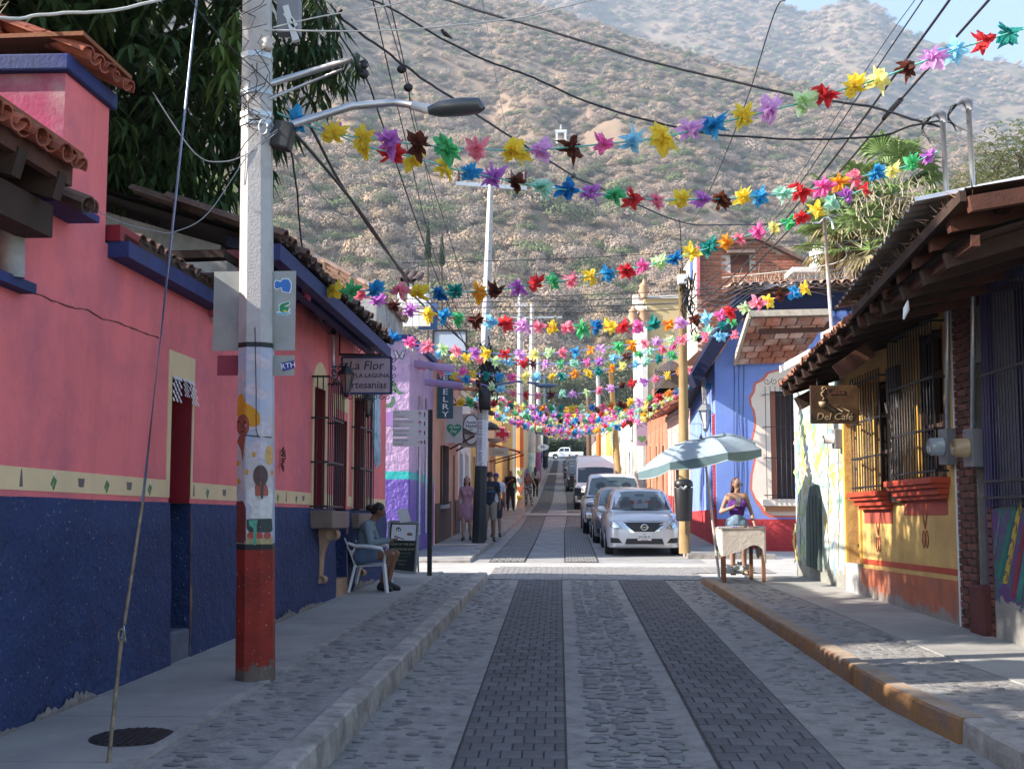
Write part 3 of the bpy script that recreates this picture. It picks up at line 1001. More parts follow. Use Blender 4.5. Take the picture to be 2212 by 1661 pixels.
def barred_window(wl,h,m_in,parent,nb,out=.2,arch=True,bars=m_iron,bot=.0,top=.1,ext=.12,sill=None):
 a,c,v0,v1=h[:4]
 if arch:
  b=MB();mid=(a+c)/2;w_=(c-a)/2+.09
  pts=[(mid+w_*math.cos(q),v1-.02+.34*math.sin(q)) for q in [PI*i/10 for i in range(11)]]
  wl.poly(b,pts,-.01,.02)
  for s_ in (a-.09,c): wl.rect(b,s_,s_+.09,v0,v1-.02,-.01,.02)
  b.build('window_surround',m_cream,parent)
 b=MB();wl.rect(b,a,c,v0,v1,.26,.30);wn=b.build('window',m_in,parent)
 b=MB()
 for s_ in (a,c-.07): wl.rect(b,s_,s_+.07,v0,v1,.2,.255)
 wl.rect(b,a,c,v1-.1,v1,.2,.256);wl.rect(b,a,c,(v0+v1)/2-.03,(v0+v1)/2+.03,.21,.258)
 b.build('frame',m_in,wn)
 a2,c2=a-ext,c+ext
 for i in range(nb):
  b=MB();u=lerp(a2,c2,i/(nb-1))
  b.tube([wl.P(u,v0-bot,-out),wl.P(u,v1+top,-out)],.008,4);b.build('bar',bars,wn)
 for t in (.02,.35,.68,.99):
  b=MB();v=lerp(v0-bot,v1+top,t)
  for u in (a2,c2): wl.rect(b,u-.01,u+.01,v-.012,v+.012,-out,0)
  wl.rect(b,a2,c2,v-.012,v+.012,-out-.006,-out+.006)
  b.build('grille_rail',bars,wn)
 # side bars of the cage
 for u in (a2,c2):
  for d in (.33,.66):
   b=MB();b.tube([wl.P(u,v0-bot,-out*d),wl.P(u,v1+top,-out*d)],.008,4);b.build('bar',bars,wn)
 return wn
for h in (wA,wC):
 barred_window(W1,h,m_dred,ph,9,out=.22 if h is wA else .12)
 # stone sill on a scroll bracket
 b=MB();W1.rect(b,h[0]-.18,h[1]+.18,h[2]-.24,h[2]-.02,-.3 if h is wA else -.13,.05);b.build('window_sill',m_stone2,ph,bevel=.015)
 mid=(h[0]+h[1])/2
 b=MB()
 prof=[]
 vt=h[2]-.25
 for i in range(13):
  t=i/12
  out=(.20 if h is wA else .07)*max(0,1-t*1.5)**2.2+.055+.012*math.sin(t*PI)
  prof.append((vt-t*.62,out))
 for (va,oa),(vb,ob) in zip(prof,prof[1:]):
  p=[W1.P(mid-.09,va,.0),W1.P(mid+.09,va,.0),W1.P(mid+.09,va,-oa),W1.P(mid-.09,va,-oa),
             W1.P(mid-.09,vb,.0),W1.P(mid+.09,vb,.0),W1.P(mid+.09,vb,-ob),W1.P(mid-.09,vb,-ob)]
  b.add(p,[(0,1,2,3),(7,6,5,4),(0,4,5,1),(1,5,6,2),(2,6,7,3),(3,7,4,0)])
 b.tube([W1.P(mid-.1,vt-.07,-.2),W1.P(mid+.1,vt-.07,-.2)],.075,10)
 b.tube([W1.P(mid-.1,vt-.64,-.07),W1.P(mid+.1,vt-.64,-.07)],.05,10)
 b.build('sill_bracket',m_sand,ph)
# painted motifs on the cream band (small bowls, agaves and jars)
m_mot=[flat('motif_grey',(.13,.11,.11)),flat('motif_green',(.06,.19,.07)),flat('motif_white',(.72,.72,.68))]
for x,k in ((44,0),(115,1),(174,2),(230,1),(278,2),(323,1),(362,0),(418,0),(448,1),(484,2),(600,1),(618,0),(640,1),(655,2),(800,1),(815,2)):
 u=W1.u(x);v=(vc0+vc1)/2
 b=MB()
 if k==2:
  W1.poly(b,[(u-.035,v-.03),(u+.035,v-.03),(u+.05,v+.03),(u-.05,v+.03)],-.007,-.005)
  b.build('painted_bowl',m_mot[0],ph)
 elif k==1:
  for dx,dv in ((0,-.035),(-.025,-.01),(.02,.0),(-.005,.02)):
   W1.poly(b,[(u+dx-.02,v+dv-.012),(u+dx,v+dv-.03),(u+dx+.018,v+dv),(u+dx,v+dv+.02)],-.007,-.005)
  mb_=b.build('painted_agave',m_mot[1],ph)
  b=MB();W1.poly(b,[(u-.012,v+.02),(u+.012,v+.02),(u,v+.07)],-.007,-.005);b.build('bloom',m_mot[2],mb_)
 else:
  W1.poly(b,[(u-.02,v-.05),(u+.02,v-.05),(u+.014,v+.0),(u+.004,v+.06),(u-.006,v+.06),(u-.014,v)],-.007,-.005)
  b.build('painted_jar',m_mot[0],ph)
# crack running over the upper wall
b=MB()
pts=[(85,275),(240,330),(400,395),(520,420),(610,470),(740,505),(850,545),(960,585)]
pts=[((x/2.3733)/1.1573,(600+(y+0)/2.3733)/1.1573) for x,y in pts]
cr=[]
for (x0,y0),(x1,y1) in zip(pts,pts[1:]):
 for i in range(5): cr.append((lerp(x0,x1,i/5),lerp(y0,y1,i/5)+random.uniform(-2.2,2.2)))
b.tube([W1.P(*W1.uv(x,y),-.002) for x,y in cr],[random.uniform(.003,.008) for _ in cr],4)
b.build('crack',flat('crack_dark',(.16,.05,.05)),ph)
# eave and blue trim of the first length
b=MB()
W1.rect(b,W1.u(217) ,u_2,vW-.10,vW+.02,-.16,.1)
b.build('blue_trim',m_blue,ph)
b=MB();W1.rect(b,W1.u(217)-.02,W1.u(217)+.32,vW+.02,vW+.14,-.1,.3);b.build('parapet_stub',m_dred,ph)
b=MB()
W1.rect(b,uT1+.1,u_2,vW+.02,vW+.09,-.10,.5);b.build('roof_edge',m_wood,ph)
tile_roof(ph,W1.P(uT1+.35,vW+.10,-.1),W1.P(u_2+.1,vW+.10,-.1),(-1,0,.12),3,m_tdark,pitch=.17)
# nearest eave, red tiles over dark rafters
ne0=Vector((-2.9,3.4,3.62));ne1=at(190,388,X=-2.9)
ne1=Vector((-2.9,ne1.y,3.60))
tile_roof(ph,ne0,ne1,(-1,0,.36),4,m_tred,pitch=.150)
b=MB()
b.beam(ne0+Vector((-.42,0,.1)),ne1+Vector((-.42,-.02,.1)),.8,.03)
b.build('roof_board',MATS['orange_board'],ph)
b=MB();b.beam(ne0+Vector((-.1,0,-.04)),ne1+Vector((-.1,-.05,-.04)),.05,.12);b.build('eave_beam',m_woodr,ph)
for i in range(5):
 b=MB();y=lerp(4.4,ne1.y-.2,i/4)
 b.beam((-2.98,y,3.46),(-3.6,y,3.62),.1,.16);b.build('rafter',m_wood,ph)
b=MB();b.beam((-3.22,3.4,3.30),(-3.22,ne1.y+.02,3.30),.2,.2);b.build('wall_plate',m_wood,ph)
tile_roof(ph,(-2.96,ne1.y+.04,3.42),(-2.96,ne1.y+.4,3.40),(-1,0,.36),3,m_tdark,pitch=.13)
b=MB();W1.rect(b,W1.u(36),W1.u(128),W1.v(90,452),W1.v(90,436),-.22,.02);b.build('blue_trim',m_blue,ph)
# window jamb and blue sill at the frame's left edge
b=MB();b.tube([at(6,600,pl=W1.pl)+Vector((.06,0,0)),at(6,440,pl=W1.pl)+Vector((.06,0,0))],.075,8);b.build('window_post',m_grey,ph)
b=MB();W1.rect(b,W1.u(-60),W1.u(30),W1.v(10,622),W1.v(10,600),-.1,.02);b.build('window_ledge',m_blue,ph)
# second roof: gable end facing the camera, long tiled eave
Eb=9.75
ea=Vector((-2.55,Eb,3.86));ez=at(835,748,X=-2.55);ez=Vector((-2.55,ez.y,ez.z+.02))
upv=Vector((-1,0,.30))
# gable plaster face
GX=-3.05
b=MB()
g0=at(217,455,Y=Eb+.45);g1=at(512,492,Y=Eb+.45)
b.prism([(g0.x-2.5,Eb+.45,3.2),(GX-.15,Eb+.45,3.2),(GX-.15,Eb+.45,3.92),(g0.x-2.5,Eb+.45,3.92+(GX-g0.x+2.35)*.30)],(0,.15,0))
b.build('gable_wall',m_grey,ph)
b=MB();b.box((GX-.12,Eb+.42,3.55),(.4,.1,.62));b.build('gable_pilaster',m_mag,ph)
for i,(x0,x1,y0_,dz) in enumerate(((300,500,562,.07),(390,506,590,.10))):
 p0=at(x0,y0_,Y=Eb+.1);p1=at(x1,y0_-4,Y=Eb+.1)
 b=MB();b.beam(p0,p1,.45,dz);b.build('gable_slab',m_grey if i else m_wood,ph)
# soffit, beams, tiles
b=MB()
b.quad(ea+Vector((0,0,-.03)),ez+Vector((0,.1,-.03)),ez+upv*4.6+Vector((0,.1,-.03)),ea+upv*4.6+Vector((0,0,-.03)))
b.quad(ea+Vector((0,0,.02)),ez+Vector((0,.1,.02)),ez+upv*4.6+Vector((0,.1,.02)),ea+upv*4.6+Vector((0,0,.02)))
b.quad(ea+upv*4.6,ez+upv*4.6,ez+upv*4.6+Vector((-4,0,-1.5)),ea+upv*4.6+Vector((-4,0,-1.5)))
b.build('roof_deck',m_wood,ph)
for off,dz in ((.02,-.10),(.26,-.05)):
 b=MB();b.beam(ea+Vector((-off,0,dz)),ez+Vector((-off,.2,dz)),.11,.15);b.build('blue_beam',m_blue,ph)
for i in range(9):
 p=ea.lerp(ez,(i+.5)/9)
 b=MB();b.beam(p+Vector((-.02,0,-.05)),p+Vector((-.55,0,.09)),.08,.1);b.build('rafter',m_navys,ph)
tile_roof(ph,ea+Vector((.05,-.05,.03)),ez+Vector((.05,.35,.03)),upv,4,m_tdark,pitch=.17,jit=.03)
b=MB()
for i in range(260):
 t=random.random();t=t**.5
 p=ea.lerp(ez,.35+.65*t)+upv*random.uniform(0,.5)+Vector((0,0,.08));q=p+Vector((random.gauss(.05,.06),random.gauss(0,.05),random.uniform(.02,.2)))
 b.tube([p,q],[.004,.002],3)
b.build('dry_grass',MATS['dry_straw'],ph,kind='stuff')
# papel picado over the first door
pp=thing('paper_banner','white cut paper bunting hung across the top of the narrow pink doorway','bunting',tuple(W1.P(uL,d1t,-.02)))
for i,(a,c,dv,tw) in enumerate(((uL+.0,uL+.2,.22,.0),(uL+.22,uL+.33,.16,.06),(uL+.34,uR+.02,.22,.12))):
 b=MB();n=7
 for r_ in range(n):
  for k in range(5):
   if (r_+k) % 2 and 0<r_<n-1: continue
   ua,ub=lerp(a,c,k/5),lerp(a,c,(k+1)/5)
   va,vb=d1t-dv*r_/n,d1t-dv*(r_+1)/n
   if r_==n-1 and k % 2: continue
   dd=-.01-tw*r_/n*.4
   b.quad(W1.P(ua,va,dd),W1.P(ub,va,dd),W1.P(ub,vb,dd-.01),W1.P(ua,vb,dd-.01))
 b.build('paper_sheet',mat('white_paper',(.78,.76,.78),.8,.05,3,0,trans=.3),pp)
# conduit with weather head by the sign
cn=thing('service_conduit','thin grey conduit with curled weather head on pink wall above lantern','conduit',tuple(W1.P(W1.u(709),1.5)))
b=MB()
p1=at(712,815,pl=W1.pl)+Vector((.05,0,0));p0=at(711,722,pl=W1.pl)+Vector((.05,0,0))
b.tube([p1,p0],.022,8);b.build('pipe',mat('galvanised',(.42,.43,.45),.4,.2,8,.1,60,metal=.8),cn)
b=MB();b.tube([p0,p0+Vector((.03,-.02,.08)),p0+Vector((.12,-.04,.09)),p0+Vector((.16,-.05,.02))],.035,8);b.build('weather_head',m_iron,cn)
# carved ornament on the wall behind the pole
p=at(604,985,pl=W1.pl)
orn=thing('wall_ornament','small dark carved ornament hung on the pink wall right of the pole','ornament',tuple(p))
b=MB()
for i in range(12):
 q=p+Vector((.03,random.uniform(-.05,.05),random.uniform(-.13,.13)))
 b.tube([q,q+Vector((.02,random.uniform(-.05,.05),random.uniform(-.07,.07)))],[.018,.008],5)
b.build('carving',mat('ornament_red',(.16,.05,.04),.6,.4,20,.3,50),orn)
# ================================================================ STREET FURNITURE ON THE LEFT
m_pole=mat('pole_concrete',(.46,.44,.43),.9,.18,3,.6,60,col2=(.28,.26,.25),c2s=3,c2t=.6)
m_pred=mat('pole_red_paint',(.26,.022,.012),.7,.3,4,.6,30,speck=(.4,.34,.3),col2=(.15,.015,.01),c2s=3,basecol=(.12,.09,.075),basez=.09)
m_pblk=flat('pole_black_paint',(.02,.022,.025),.6,var=.3)
m_mural=mat('mural_sky',(.33,.41,.56),.85,.12,4,.5,40,col2=(.50,.45,.47),c2s=4.5,c2t=.48,c2w=.12)
m_muralb=mat('mural_pale',(.50,.46,.46),.85,.15,6,.5,40,col2=(.40,.35,.38),c2s=8,c2t=.56,c2w=.06)
PY=8.67
pc=at(552,1455,z=.19)
PX=-2.37
LEAN=lambda z: -.0170*(z-.18)
pl_=thing('utility_pole','tall concrete pole with red foot and mural of man in yellow hat','utility pole',(PX,PY,.18))
def polew(z): return pw([(.18,.144),(3.1,.130),(5.3,.112),(9.5,.09)],z)
def octo(b,z0,z1,grow=0,mi=0,rot=.14,c=(PX,PY)):
 vs=[]
 for z in (z0,z1):
  r=polew(z)+grow
  ch=.42
  pts=[(-1,-ch),(-ch,-1),(ch,-1),(1,-ch),(1,ch),(ch,1),(-ch,1),(-1,ch)]
  for x,y in pts:
   xx=x*r;yy=y*r*.9
   vs.append((c[0]+LEAN(z)+xx*math.cos(rot)-yy*math.sin(rot),c[1]+xx*math.sin(rot)+yy*math.cos(rot),z))
 b.add(vs,[tuple(range(8))[::-1],tuple(range(8,16))]+[(i,(i+1) % 8,8+(i+1) % 8,8+i) for i in range(8)],mi)
ROT=.08
def zat(y,Y=PY-.15): return CAMH+(1036-y)/FPX*Y
z_red,z_blk,z_mur,z_ban=zat(1188),zat(1175),zat(744),zat(733)
for nm,a,c,m_ in (('red_base',.17,z_red,m_pred),('black_band',z_red,z_blk,m_pblk),('mural_shaft',z_blk,z_mur,m_mural),('black_band',z_mur,z_ban,m_pblk),('shaft',z_ban,9.6,m_pole)):
 b=MB();n=1 if c-a<3 else 4
 for i in range(n): octo(b,lerp(a,c,i/n),lerp(a,c,(i+1)/n),.0015 if 'band' in nm else 0,rot=ROT)
 b.build(nm,m_,pl_)
# painted figures: flat patches following the pole's two visible faces
def face_pt(x,y,lift=.003):
 """point of the photograph carried onto the pole's octagonal surface"""
 z=zat(y);r=polew(z)
 ch=.42;R=Matrix.Rotation(ROT,2)
 pts=[Vector((-1,-ch)),Vector((-ch,-1)),Vector((ch,-1)),Vector((1,-ch))]
 pts=[R @ Vector((p.x*(r+lift),p.y*(r+lift)*.9))+Vector((PX+LEAN(z),PY)) for p in pts]
 pts=[R @ Vector((-1*(r+lift),ch*(r+lift)*.9))+Vector((PX+LEAN(z),PY))]+pts
 d=ray(x,y)
 best=None
 for a,c in zip(pts,pts[1:]):
  e=c-a
  den=d.x*e.y-d.y*e.x
  if abs(den)<1e-9: continue
  t=(a.x*e.y-a.y*e.x)/den
  s_=((d.x*t-a.x)*e.x+(d.y*t-a.y)*e.y)/e.dot(e)
  if -.02<=s_<=1.02 and (best is None or t<best): best=t
 if best is None: return None
 return CP+d*best
def blob(name,pts,m_,lift,parent,rings=4):
 """outline in photo units, laid on the pole; triangulated in rings so it follows the edges"""
 cx=sum(p[0] for p in pts)/len(pts);cy=sum(p[1] for p in pts)/len(pts)
 dense=[]
 for (x0,y0),(x1,y1) in zip(pts,pts[1:]+pts[:1]):
  n=max(1,int(math.hypot(x1-x0,y1-y0)/5))
  dense +=[(lerp(x0,x1,i/n),lerp(y0,y1,i/n)) for i in range(n)]
 b=MB();vs=[];n=len(dense)
 for j in range(rings+1):
  s_=1-j/rings
  for x,y in dense:
   px,py=cx+(x-cx)*s_,cy+(y-cy)*s_
   p=face_pt(px,py,lift)
   k=0
   while p is None and k<30:
    px=px+(.7 if px<552 else -.7);p=face_pt(px,py,lift);k +=1
   vs.append(p if p is not None else Vector((PX,PY-.1,1)))
 fs=[]
 for j in range(rings):
  for k in range(n):
   k2=(k+1) % n
   fs.append((j*n+k,j*n+k2,(j+1)*n+k2,(j+1)*n+k))
 b.add(vs,fs)
 return b.build(name,m_,parent)
def zc(x,y): return (540+x/2.768)/1.1573,(800+y/2.768)/1.1573
def ell(cx,cy,rx,ry,n=18,a0=0,a1=2*PI): return [zc(cx+rx*math.cos(lerp(a0,a1,i/n)),cy+ry*math.sin(lerp(a0,a1,i/n))) for i in range(n)]
mm=lambda n,c: mat('mural_'+n,c,.8,.2,30,.4,60)
pt_bg=blob('painted_shirt',[zc(*p) for p in ((142,850),(165,800),(210,840),(260,960),(395,1000),(395,1200),(330,1170),(210,1190),(142,1230))],m_muralb,.002,pl_)
for i,(x,y,rx,ry) in enumerate(((262,255,62,26),(330,300,55,40),(180,390,34,40),(250,480,60,40),(320,520,40,34),(240,700,60,60),(330,760,55,60),(300,900,70,70))):
 blob('painted_cloud',ell(x,y,rx,ry),mm('cloud',(.52,.46,.50)),.0024+i*.0001,pl_)
blob('painted_hat',[zc(*p) for p in ((144,570),(152,540),(165,510),(180,508),(192,530),(200,572),(250,595),(295,640),(308,690),(298,725),(265,738),(235,735),(225,690),(190,660),(144,668))],mm('hat',(.56,.25,.015)),.0036,pl_)
blob('painted_face',ell(186,728,46,76),mm('skin',(.27,.075,.05)),.0042,pl_)
blob('painted_neck',[zc(*p) for p in ((160,800),(205,795),(195,860),(185,985),(172,900),(145,840))],mm('skin',(.27,.075,.05)),.0042,pl_)
for x in (160,200): blob('painted_eye',ell(x,705,12,6,8),mm('dark',(.05,.02,.02)),.0048,pl_)
blob('painted_brow',[zc(*p) for p in ((176,715),(184,715),(190,752),(172,752))],mm('dark2',(.15,.04,.03)),.0048,pl_)
blob('painted_mouth',ell(180,772,18,5,8),mm('dark',(.05,.02,.02)),.0048,pl_)
blob('painted_woman_skin',[zc(*p) for p in ((268,1150),(300,1080),(350,1140),(362,1180),(360,1215),(272,1215))],mm('skin2',(.35,.10,.07)),.0036,pl_)
blob('painted_blouse',[zc(*p) for p in ((215,1180),(262,1150),(272,1218),(360,1218),(368,1150),(395,1190),(392,1260),(385,1372),(240,1372),(245,1290),(215,1260))],mm('white',(.60,.58,.56)),.0034,pl_)
blob('painted_hair',ell(308,1078,52,76),mm('hair',(.10,.065,.06)),.0044,pl_)
blob('painted_braid',[zc(*p) for p in ((308,1140),(330,1145),(326,1230),(316,1245),(308,1220))],mm('hair',(.10,.065,.06)),.0044,pl_)
blob('painted_skirt',[zc(*p) for p in ((212,1378),(385,1372),(392,1450),(375,1470),(230,1466),(212,1440))],mm('skirt',(.05,.06,.055)),.0034,pl_)
for x in (240,300,355): blob('painted_shoe',ell(x,1490,26,24,12),mm('shoe',(.40,.08,.06)),.0036,pl_)
blob('painted_ground',[zc(*p) for p in ((212,1500),(400,1500),(400,1550),(212,1550))],mm('ochre',(.36,.30,.15)),.0028,pl_)
blob('paint_drip',[zc(*p) for p in ((225,1385),(290,1380),(282,1420),(278,1555),(255,1555),(262,1440),(230,1420))],mm('teal',(.10,.32,.24)),.0044,pl_)
blob('painted_left_figure',[zc(*p) for p in ((138,1255),(185,1250),(208,1300),(208,1545),(138,1540))],mm('maroon',(.16,.035,.03)),.0034,pl_)
blob('painted_gourd',ell(372,935,32,68),mm('gourd',(.56,.33,.12)),.0036,pl_)
for x,y in ((150,990),(158,1115),(214,1050),(262,930),(392,1055)):
 blob('painted_petal',ell(x,y,12,20,8),mm('hat',(.56,.25,.015)),.0046,pl_,2)
# sheet-metal plates strapped on
m_zinc=mat('zinc_plate',(.33,.34,.33),.55,.15,3,.1,30,metal=.5,col2=(.24,.26,.25),c2s=2)
plt=[]
for nm,x0,x1,y0,y1,m_ in (('metal_plate',463,637,587,757,m_zinc),('metal_plate',590,636,768,811,m_zinc),('maroon_plate',470,520,768,811,mat('maroon_plate',(.22,.03,.055),.7,.1,3,0))):
 a=at(x0,y0,Y=PY+.02);c=at(x1,y1,Y=PY+.02)
 b=MB();b.box(((a.x+c.x)/2,PY+.02,(a.z+c.z)/2),(abs(c.x-a.x),.004,abs(a.z-c.z)))
 plt.append(b.build(nm,m_,pl_))
def sticker(name,pts,m_,parent,Y,dy=.0,th=.001):
 b=MB();b.prism([at(x,y,Y=Y-dy) for x,y in pts],(0,-th,0));return b.build(name,m_,parent)
YS=PY+.015
wq=lambda x,y: ((640+x/3.0197)/1.1573,(550+y/3.0197)/1.1573)
wht=flat('sticker_white',(.75,.76,.78));sblu=flat('sticker_blue',(.04,.17,.50));sgrn=flat('sticker_green',(.02,.25,.10));syel=flat('sticker_yellow',(.7,.55,.05));scyn=flat('sticker_cyan',(.12,.42,.6));snav=flat('sticker_navy',(.03,.04,.25))
el2=lambda cx,cy,rx,ry,n=16: [wq(cx+rx*math.cos(2*PI*i/n),cy+ry*math.sin(2*PI*i/n)) for i in range(n)]
sticker('sticker',[wq(*p) for p in ((136,470),(150,450),(185,462),(200,440),(250,442),(270,475),(270,520),(258,556),(195,545),(190,515),(150,530),(134,510))],wht,plt[0],YS,0)
sticker('sticker_print',[wq(*p) for p in ((142,475),(155,458),(185,470),(205,448),(245,450),(262,480),(262,515),(250,548),(200,538),(196,508),(152,520),(142,505))],sblu,plt[0],YS,.002)
sticker('sticker',[wq(*p) for p in ((150,695),(172,690),(172,638),(200,625),(255,610),(258,640),(215,660),(258,665),(258,690),(262,705),(235,722),(165,718))],wht,plt[0],YS,0)
sticker('sticker_print',[wq(*p) for p in ((178,690),(178,645),(200,630),(250,616),(252,634),(212,652),(252,662),(240,690),(210,700))],sgrn,plt[0],YS,.002)
sticker('sticker_print',[wq(*p) for p in ((155,700),(200,702),(235,700),(260,692),(235,716),(165,714))],scyn,plt[0],YS,.003)
sticker('sticker_print',el2(218,688,14,8),syel,plt[0],YS,.004)
sticker('sticker',[wq(*p) for p in ((190,1078),(288,1060),(288,1118),(203,1142))],snav,plt[1],YS,0)
c=at(*wq(243,1101),Y=YS-.003)
put_text('RTH',.062,c,pl_,wht,rot=(PI/2,-.16,0),name='sticker_lettering',depth=.001)
# clamps, straps, coil
m_galv=mat('galvanised',(.42,.43,.45),.4,.2,8,.1,60,metal=.8)
for y in (212,160,232,75):
 b=MB();z=zat(y);octo(b,z-.022,z+.022,.008,rot=ROT);b.build('clamp_band',m_galv,pl_)
b=MB()
a0=Vector((PX+.02,PY-.02,zat(250)))
b.tube([a0,at(760,230,Y=PY),at(850,222,Y=PY),at(895,228,Y=PY)],[.032,.032,.03,.028],10)
arm=b.build('lamp_arm',m_galv,pl_)
b=MB();b.tube([at(890,228,Y=PY),at(932,238,Y=PY)],[.035,.04],10);b.build('arm_socket',flat('lamp_grey',(.5,.5,.52),.4),arm)
b=MB()
hd=[at(x,y,Y=PY) for x,y in ((925,240),(950,236),(1000,231),(1035,229),(1045,236))]
b.tube(hd,[.03,.062,.07,.06,.02],10)
b.v=[(x,PY+(y-PY)*1.6,z) for x,y,z in b.v]
lh=b.build('lamp_head',mat('lamp_dark_housing',(.09,.095,.10),.35,.1,5,0,metal=.4),pl_)
b=MB();b.tube([at(948,229,Y=PY),at(1000,222,Y=PY),at(1034,223,Y=PY)],[.03,.045,.03],8)
b.build('lamp_top',flat('lamp_silver',(.5,.53,.58),.3,metal=.6),lh)
b=MB();b.tube([Vector((PX+.0,PY,zat(138))),at(762,128,Y=PY)],.026,10);b.build('cross_arm',m_galv,pl_)
b=MB();b.tube([Vector((PX+.0,PY-.05,zat(180))),at(740,150,Y=PY)],.012,6);b.build('arm_brace',m_galv,pl_)
b=MB();c=at(569,275,Y=PY-.18)
ring=[c+Vector((math.cos(t)*.035,.0,math.sin(t)*.062)) for t in [2*PI*i/16 for i in range(17)]]
b.tube(ring,.009,6);b.build('wire_coil',m_galv,pl_)
b=MB();c=at(612,295,Y=PY);b.box(c,(.16,.14,.22),ry=.2);b.build('splice_box',m_iron,pl_,bevel=.02)
b=MB();c=at(578,95,Y=PY-.15);b.lathe(c,[(.03,-.06),(.05,-.02),(.03,.0),(.045,.03),(.02,.05)],10);b.build('insulator',mat('porcelain',(.45,.4,.36),.3,.2,9,0),pl_)
for y0_,y1_ in ((15,90),(30,60)):
 b=MB();b.beam(at(618,y0_,Y=PY+.1),at(640,y1_,Y=PY+.1),.05,.05);b.build('bracket',flat('bracket_white',(.6,.6,.6),.5),pl_)
b=MB();b.box(at(625,38,Y=PY+.15),(.18,.12,.3));b.build('junction_box',flat('box_grey',(.2,.2,.22),.5),pl_)
# loose wires wound round the shaft
b=MB()
for i in range(15):
 z0_=random.uniform(4.2,5.5);z1_=z0_+random.uniform(-.5,.6)
 pts=[Vector((PX+LEAN(4.8)+random.uniform(-.13,.13),PY-.15-random.uniform(0,.05),lerp(z0_,z1_,t/5)) )+Vector((random.uniform(-.05,.05),0,0)) for t in range(6)]
 b.tube(pts,.004,4)
b.tube([face_pt(*zc(270,50),.006),face_pt(*zc(274,300),.006),face_pt(*zc(278,500),.006),face_pt(*zc(278,760),.006),face_pt(*zc(292,805),.006)],.003,4)
b.tube([face_pt(*zc(140,780),.006),face_pt(*zc(205,796),.006),face_pt(*zc(300,806),.006),face_pt(*zc(385,812),.006)],.004,4)
b.build('loose_wire',m_iron,pl_,kind='stuff')
# guy wire with anchor rod
gw=thing('guy_wire','steel guy wire with rusty anchor rod slanting from pavement in front of pink house','guy wire',(-2.42,5.9,.19))
g0=at(232,1652,z=.195)
g1=Vector((PX-.15,PY-.1,9.0))
k=at(262,1384,Y=g0.y+.38)
b=MB();b.tube([g0-Vector((0,0,.05)),k],.011,8);b.build('anchor_rod',mat('rusty_rod',(.26,.20,.12),.7,.35,12,.4,50,col2=(.10,.07,.05),c2s=10),gw)
b=MB();b.tube([k+Vector((math.cos(t)*.018,0,.03+math.sin(t)*.04)) for t in [2*PI*i/10 for i in range(11)]],.006,6);b.build('rod_eye',MATS['rusty_rod'],gw)
k2=at(268,1350,Y=k.y+.1)
b=MB();b.tube([k+Vector((0,0,.02)),k2+Vector((-.012,0,-.1)),k2,k2+Vector((.012,0,-.1)),k+Vector((.012,0,.02))],.005,5);b.build('wire_loop',m_galv,gw)
b=MB()
m1=at(308,1085,Y=k2.y+.62)
b.tube([k2,m1],.010,6);b.build('wire_wrapping',MATS['rusty_rod'],gw)
b=MB();b.tube([m1,at(365,560,Y=m1.y+.75),at(425,0,Y=m1.y+1.15),g1],.010,6)
b.build('wire',mat('steel_strand',(.22,.25,.32),.45,.2,20,.3,90,metal=.6),gw)
# manhole cover
mc=thing('manhole_cover','round black iron manhole cover set in the left pavement','manhole cover',(-2.53,6.57,.195))
c0=at(287,1591,z=.197)
b=MB();b.lathe((c0.x,c0.y,.190),[(.245,0),(.25,.008),(.235,.01)],28,smooth=False);b.build('rim',m_iron,mc)
for i in range(9):
 b=MB();x=-.2+.05*i;hgt=math.sqrt(max(.001,.22**2-x*x))
 b.box((c0.x+x,c0.y,.203),(.02,hgt*2,.008),rz=0);b.build('rib',m_iron,mc)
# ---------------- hanging shop sign "La Flor de la Laguna artesanias"
SY=15.2
sg=thing('hanging_sign','wrought iron hanging sign lettered La Flor de la Laguna artesanias on pink wall','sign',tuple(at(790,810,Y=SY)))
a=at(739,772,Y=SY);c=at(845,850,Y=SY)
m_signp=mat('sign_lilac_board',(.46,.37,.42),.6,.15,6,.1,40,col2=(.38,.30,.36),c2s=4)
b=MB();b.box(((a.x+c.x)/2,SY,(a.z+c.z)/2),(c.x-a.x,.02,a.z-c.z));bd=b.build('board',m_signp,sg)
m_sblue=flat('sign_frame_blue',(.035,.05,.13))
for x0,y0_,x1,y1_ in ((738,772,846,772),(738,850,846,850),(739,772,739,850),(845,772,845,850)):
 b=MB();b.beam(at(x0,y0_,Y=SY),at(x1,y1_,Y=SY),.03,.03);b.build('frame_bar',m_sblue,bd)
m_ink=flat('sign_ink',(.05,.035,.08))
cx=(a.x+c.x)/2
put_text('La Flor',.175,(cx,SY-.012,at(0,794,Y=SY).z),sg,m_ink,sx=.98,shear=.15,name='lettering_flor')
put_text('DE LA LAGUNA',.085,(cx+.02,SY-.012,at(0,815,Y=SY).z),sg,m_ink,name='lettering_laguna')
put_text('artesanias',.14,(cx+.01,SY-.012,at(0,835,Y=SY).z),sg,m_ink,shear=.1,name='lettering_artesanias')
b=MB()
for x0,y0_,x1,y1_,w_ in ((732,655,732,766,.04),(729,766,826,767,.035)):
 b.beam(at(x0,y0_,Y=SY),at(x1,y1_,Y=SY),w_,w_)
b.build('bracket',m_iron,sg)
def scroll(b,c,r,turns=1.2,a0=0,sgn=1,rad=.006,Yp=None,n=14):
 pts=[]
 for i in range(n+1):
  t=i/n;q=a0+sgn*t*turns*2*PI
  pts.append(Vector(c)+Vector((math.cos(q)*r*(1-.75*t),0,math.sin(q)*r*(1-.75*t))))
 b.tube(pts,rad,5)
b=MB()
for i in range(8):
 cpx=at(744+i*13.3,857,Y=SY);scroll(b,cpx,.038,1.1,PI if i % 2 else 0,1 if i % 2 else -1)
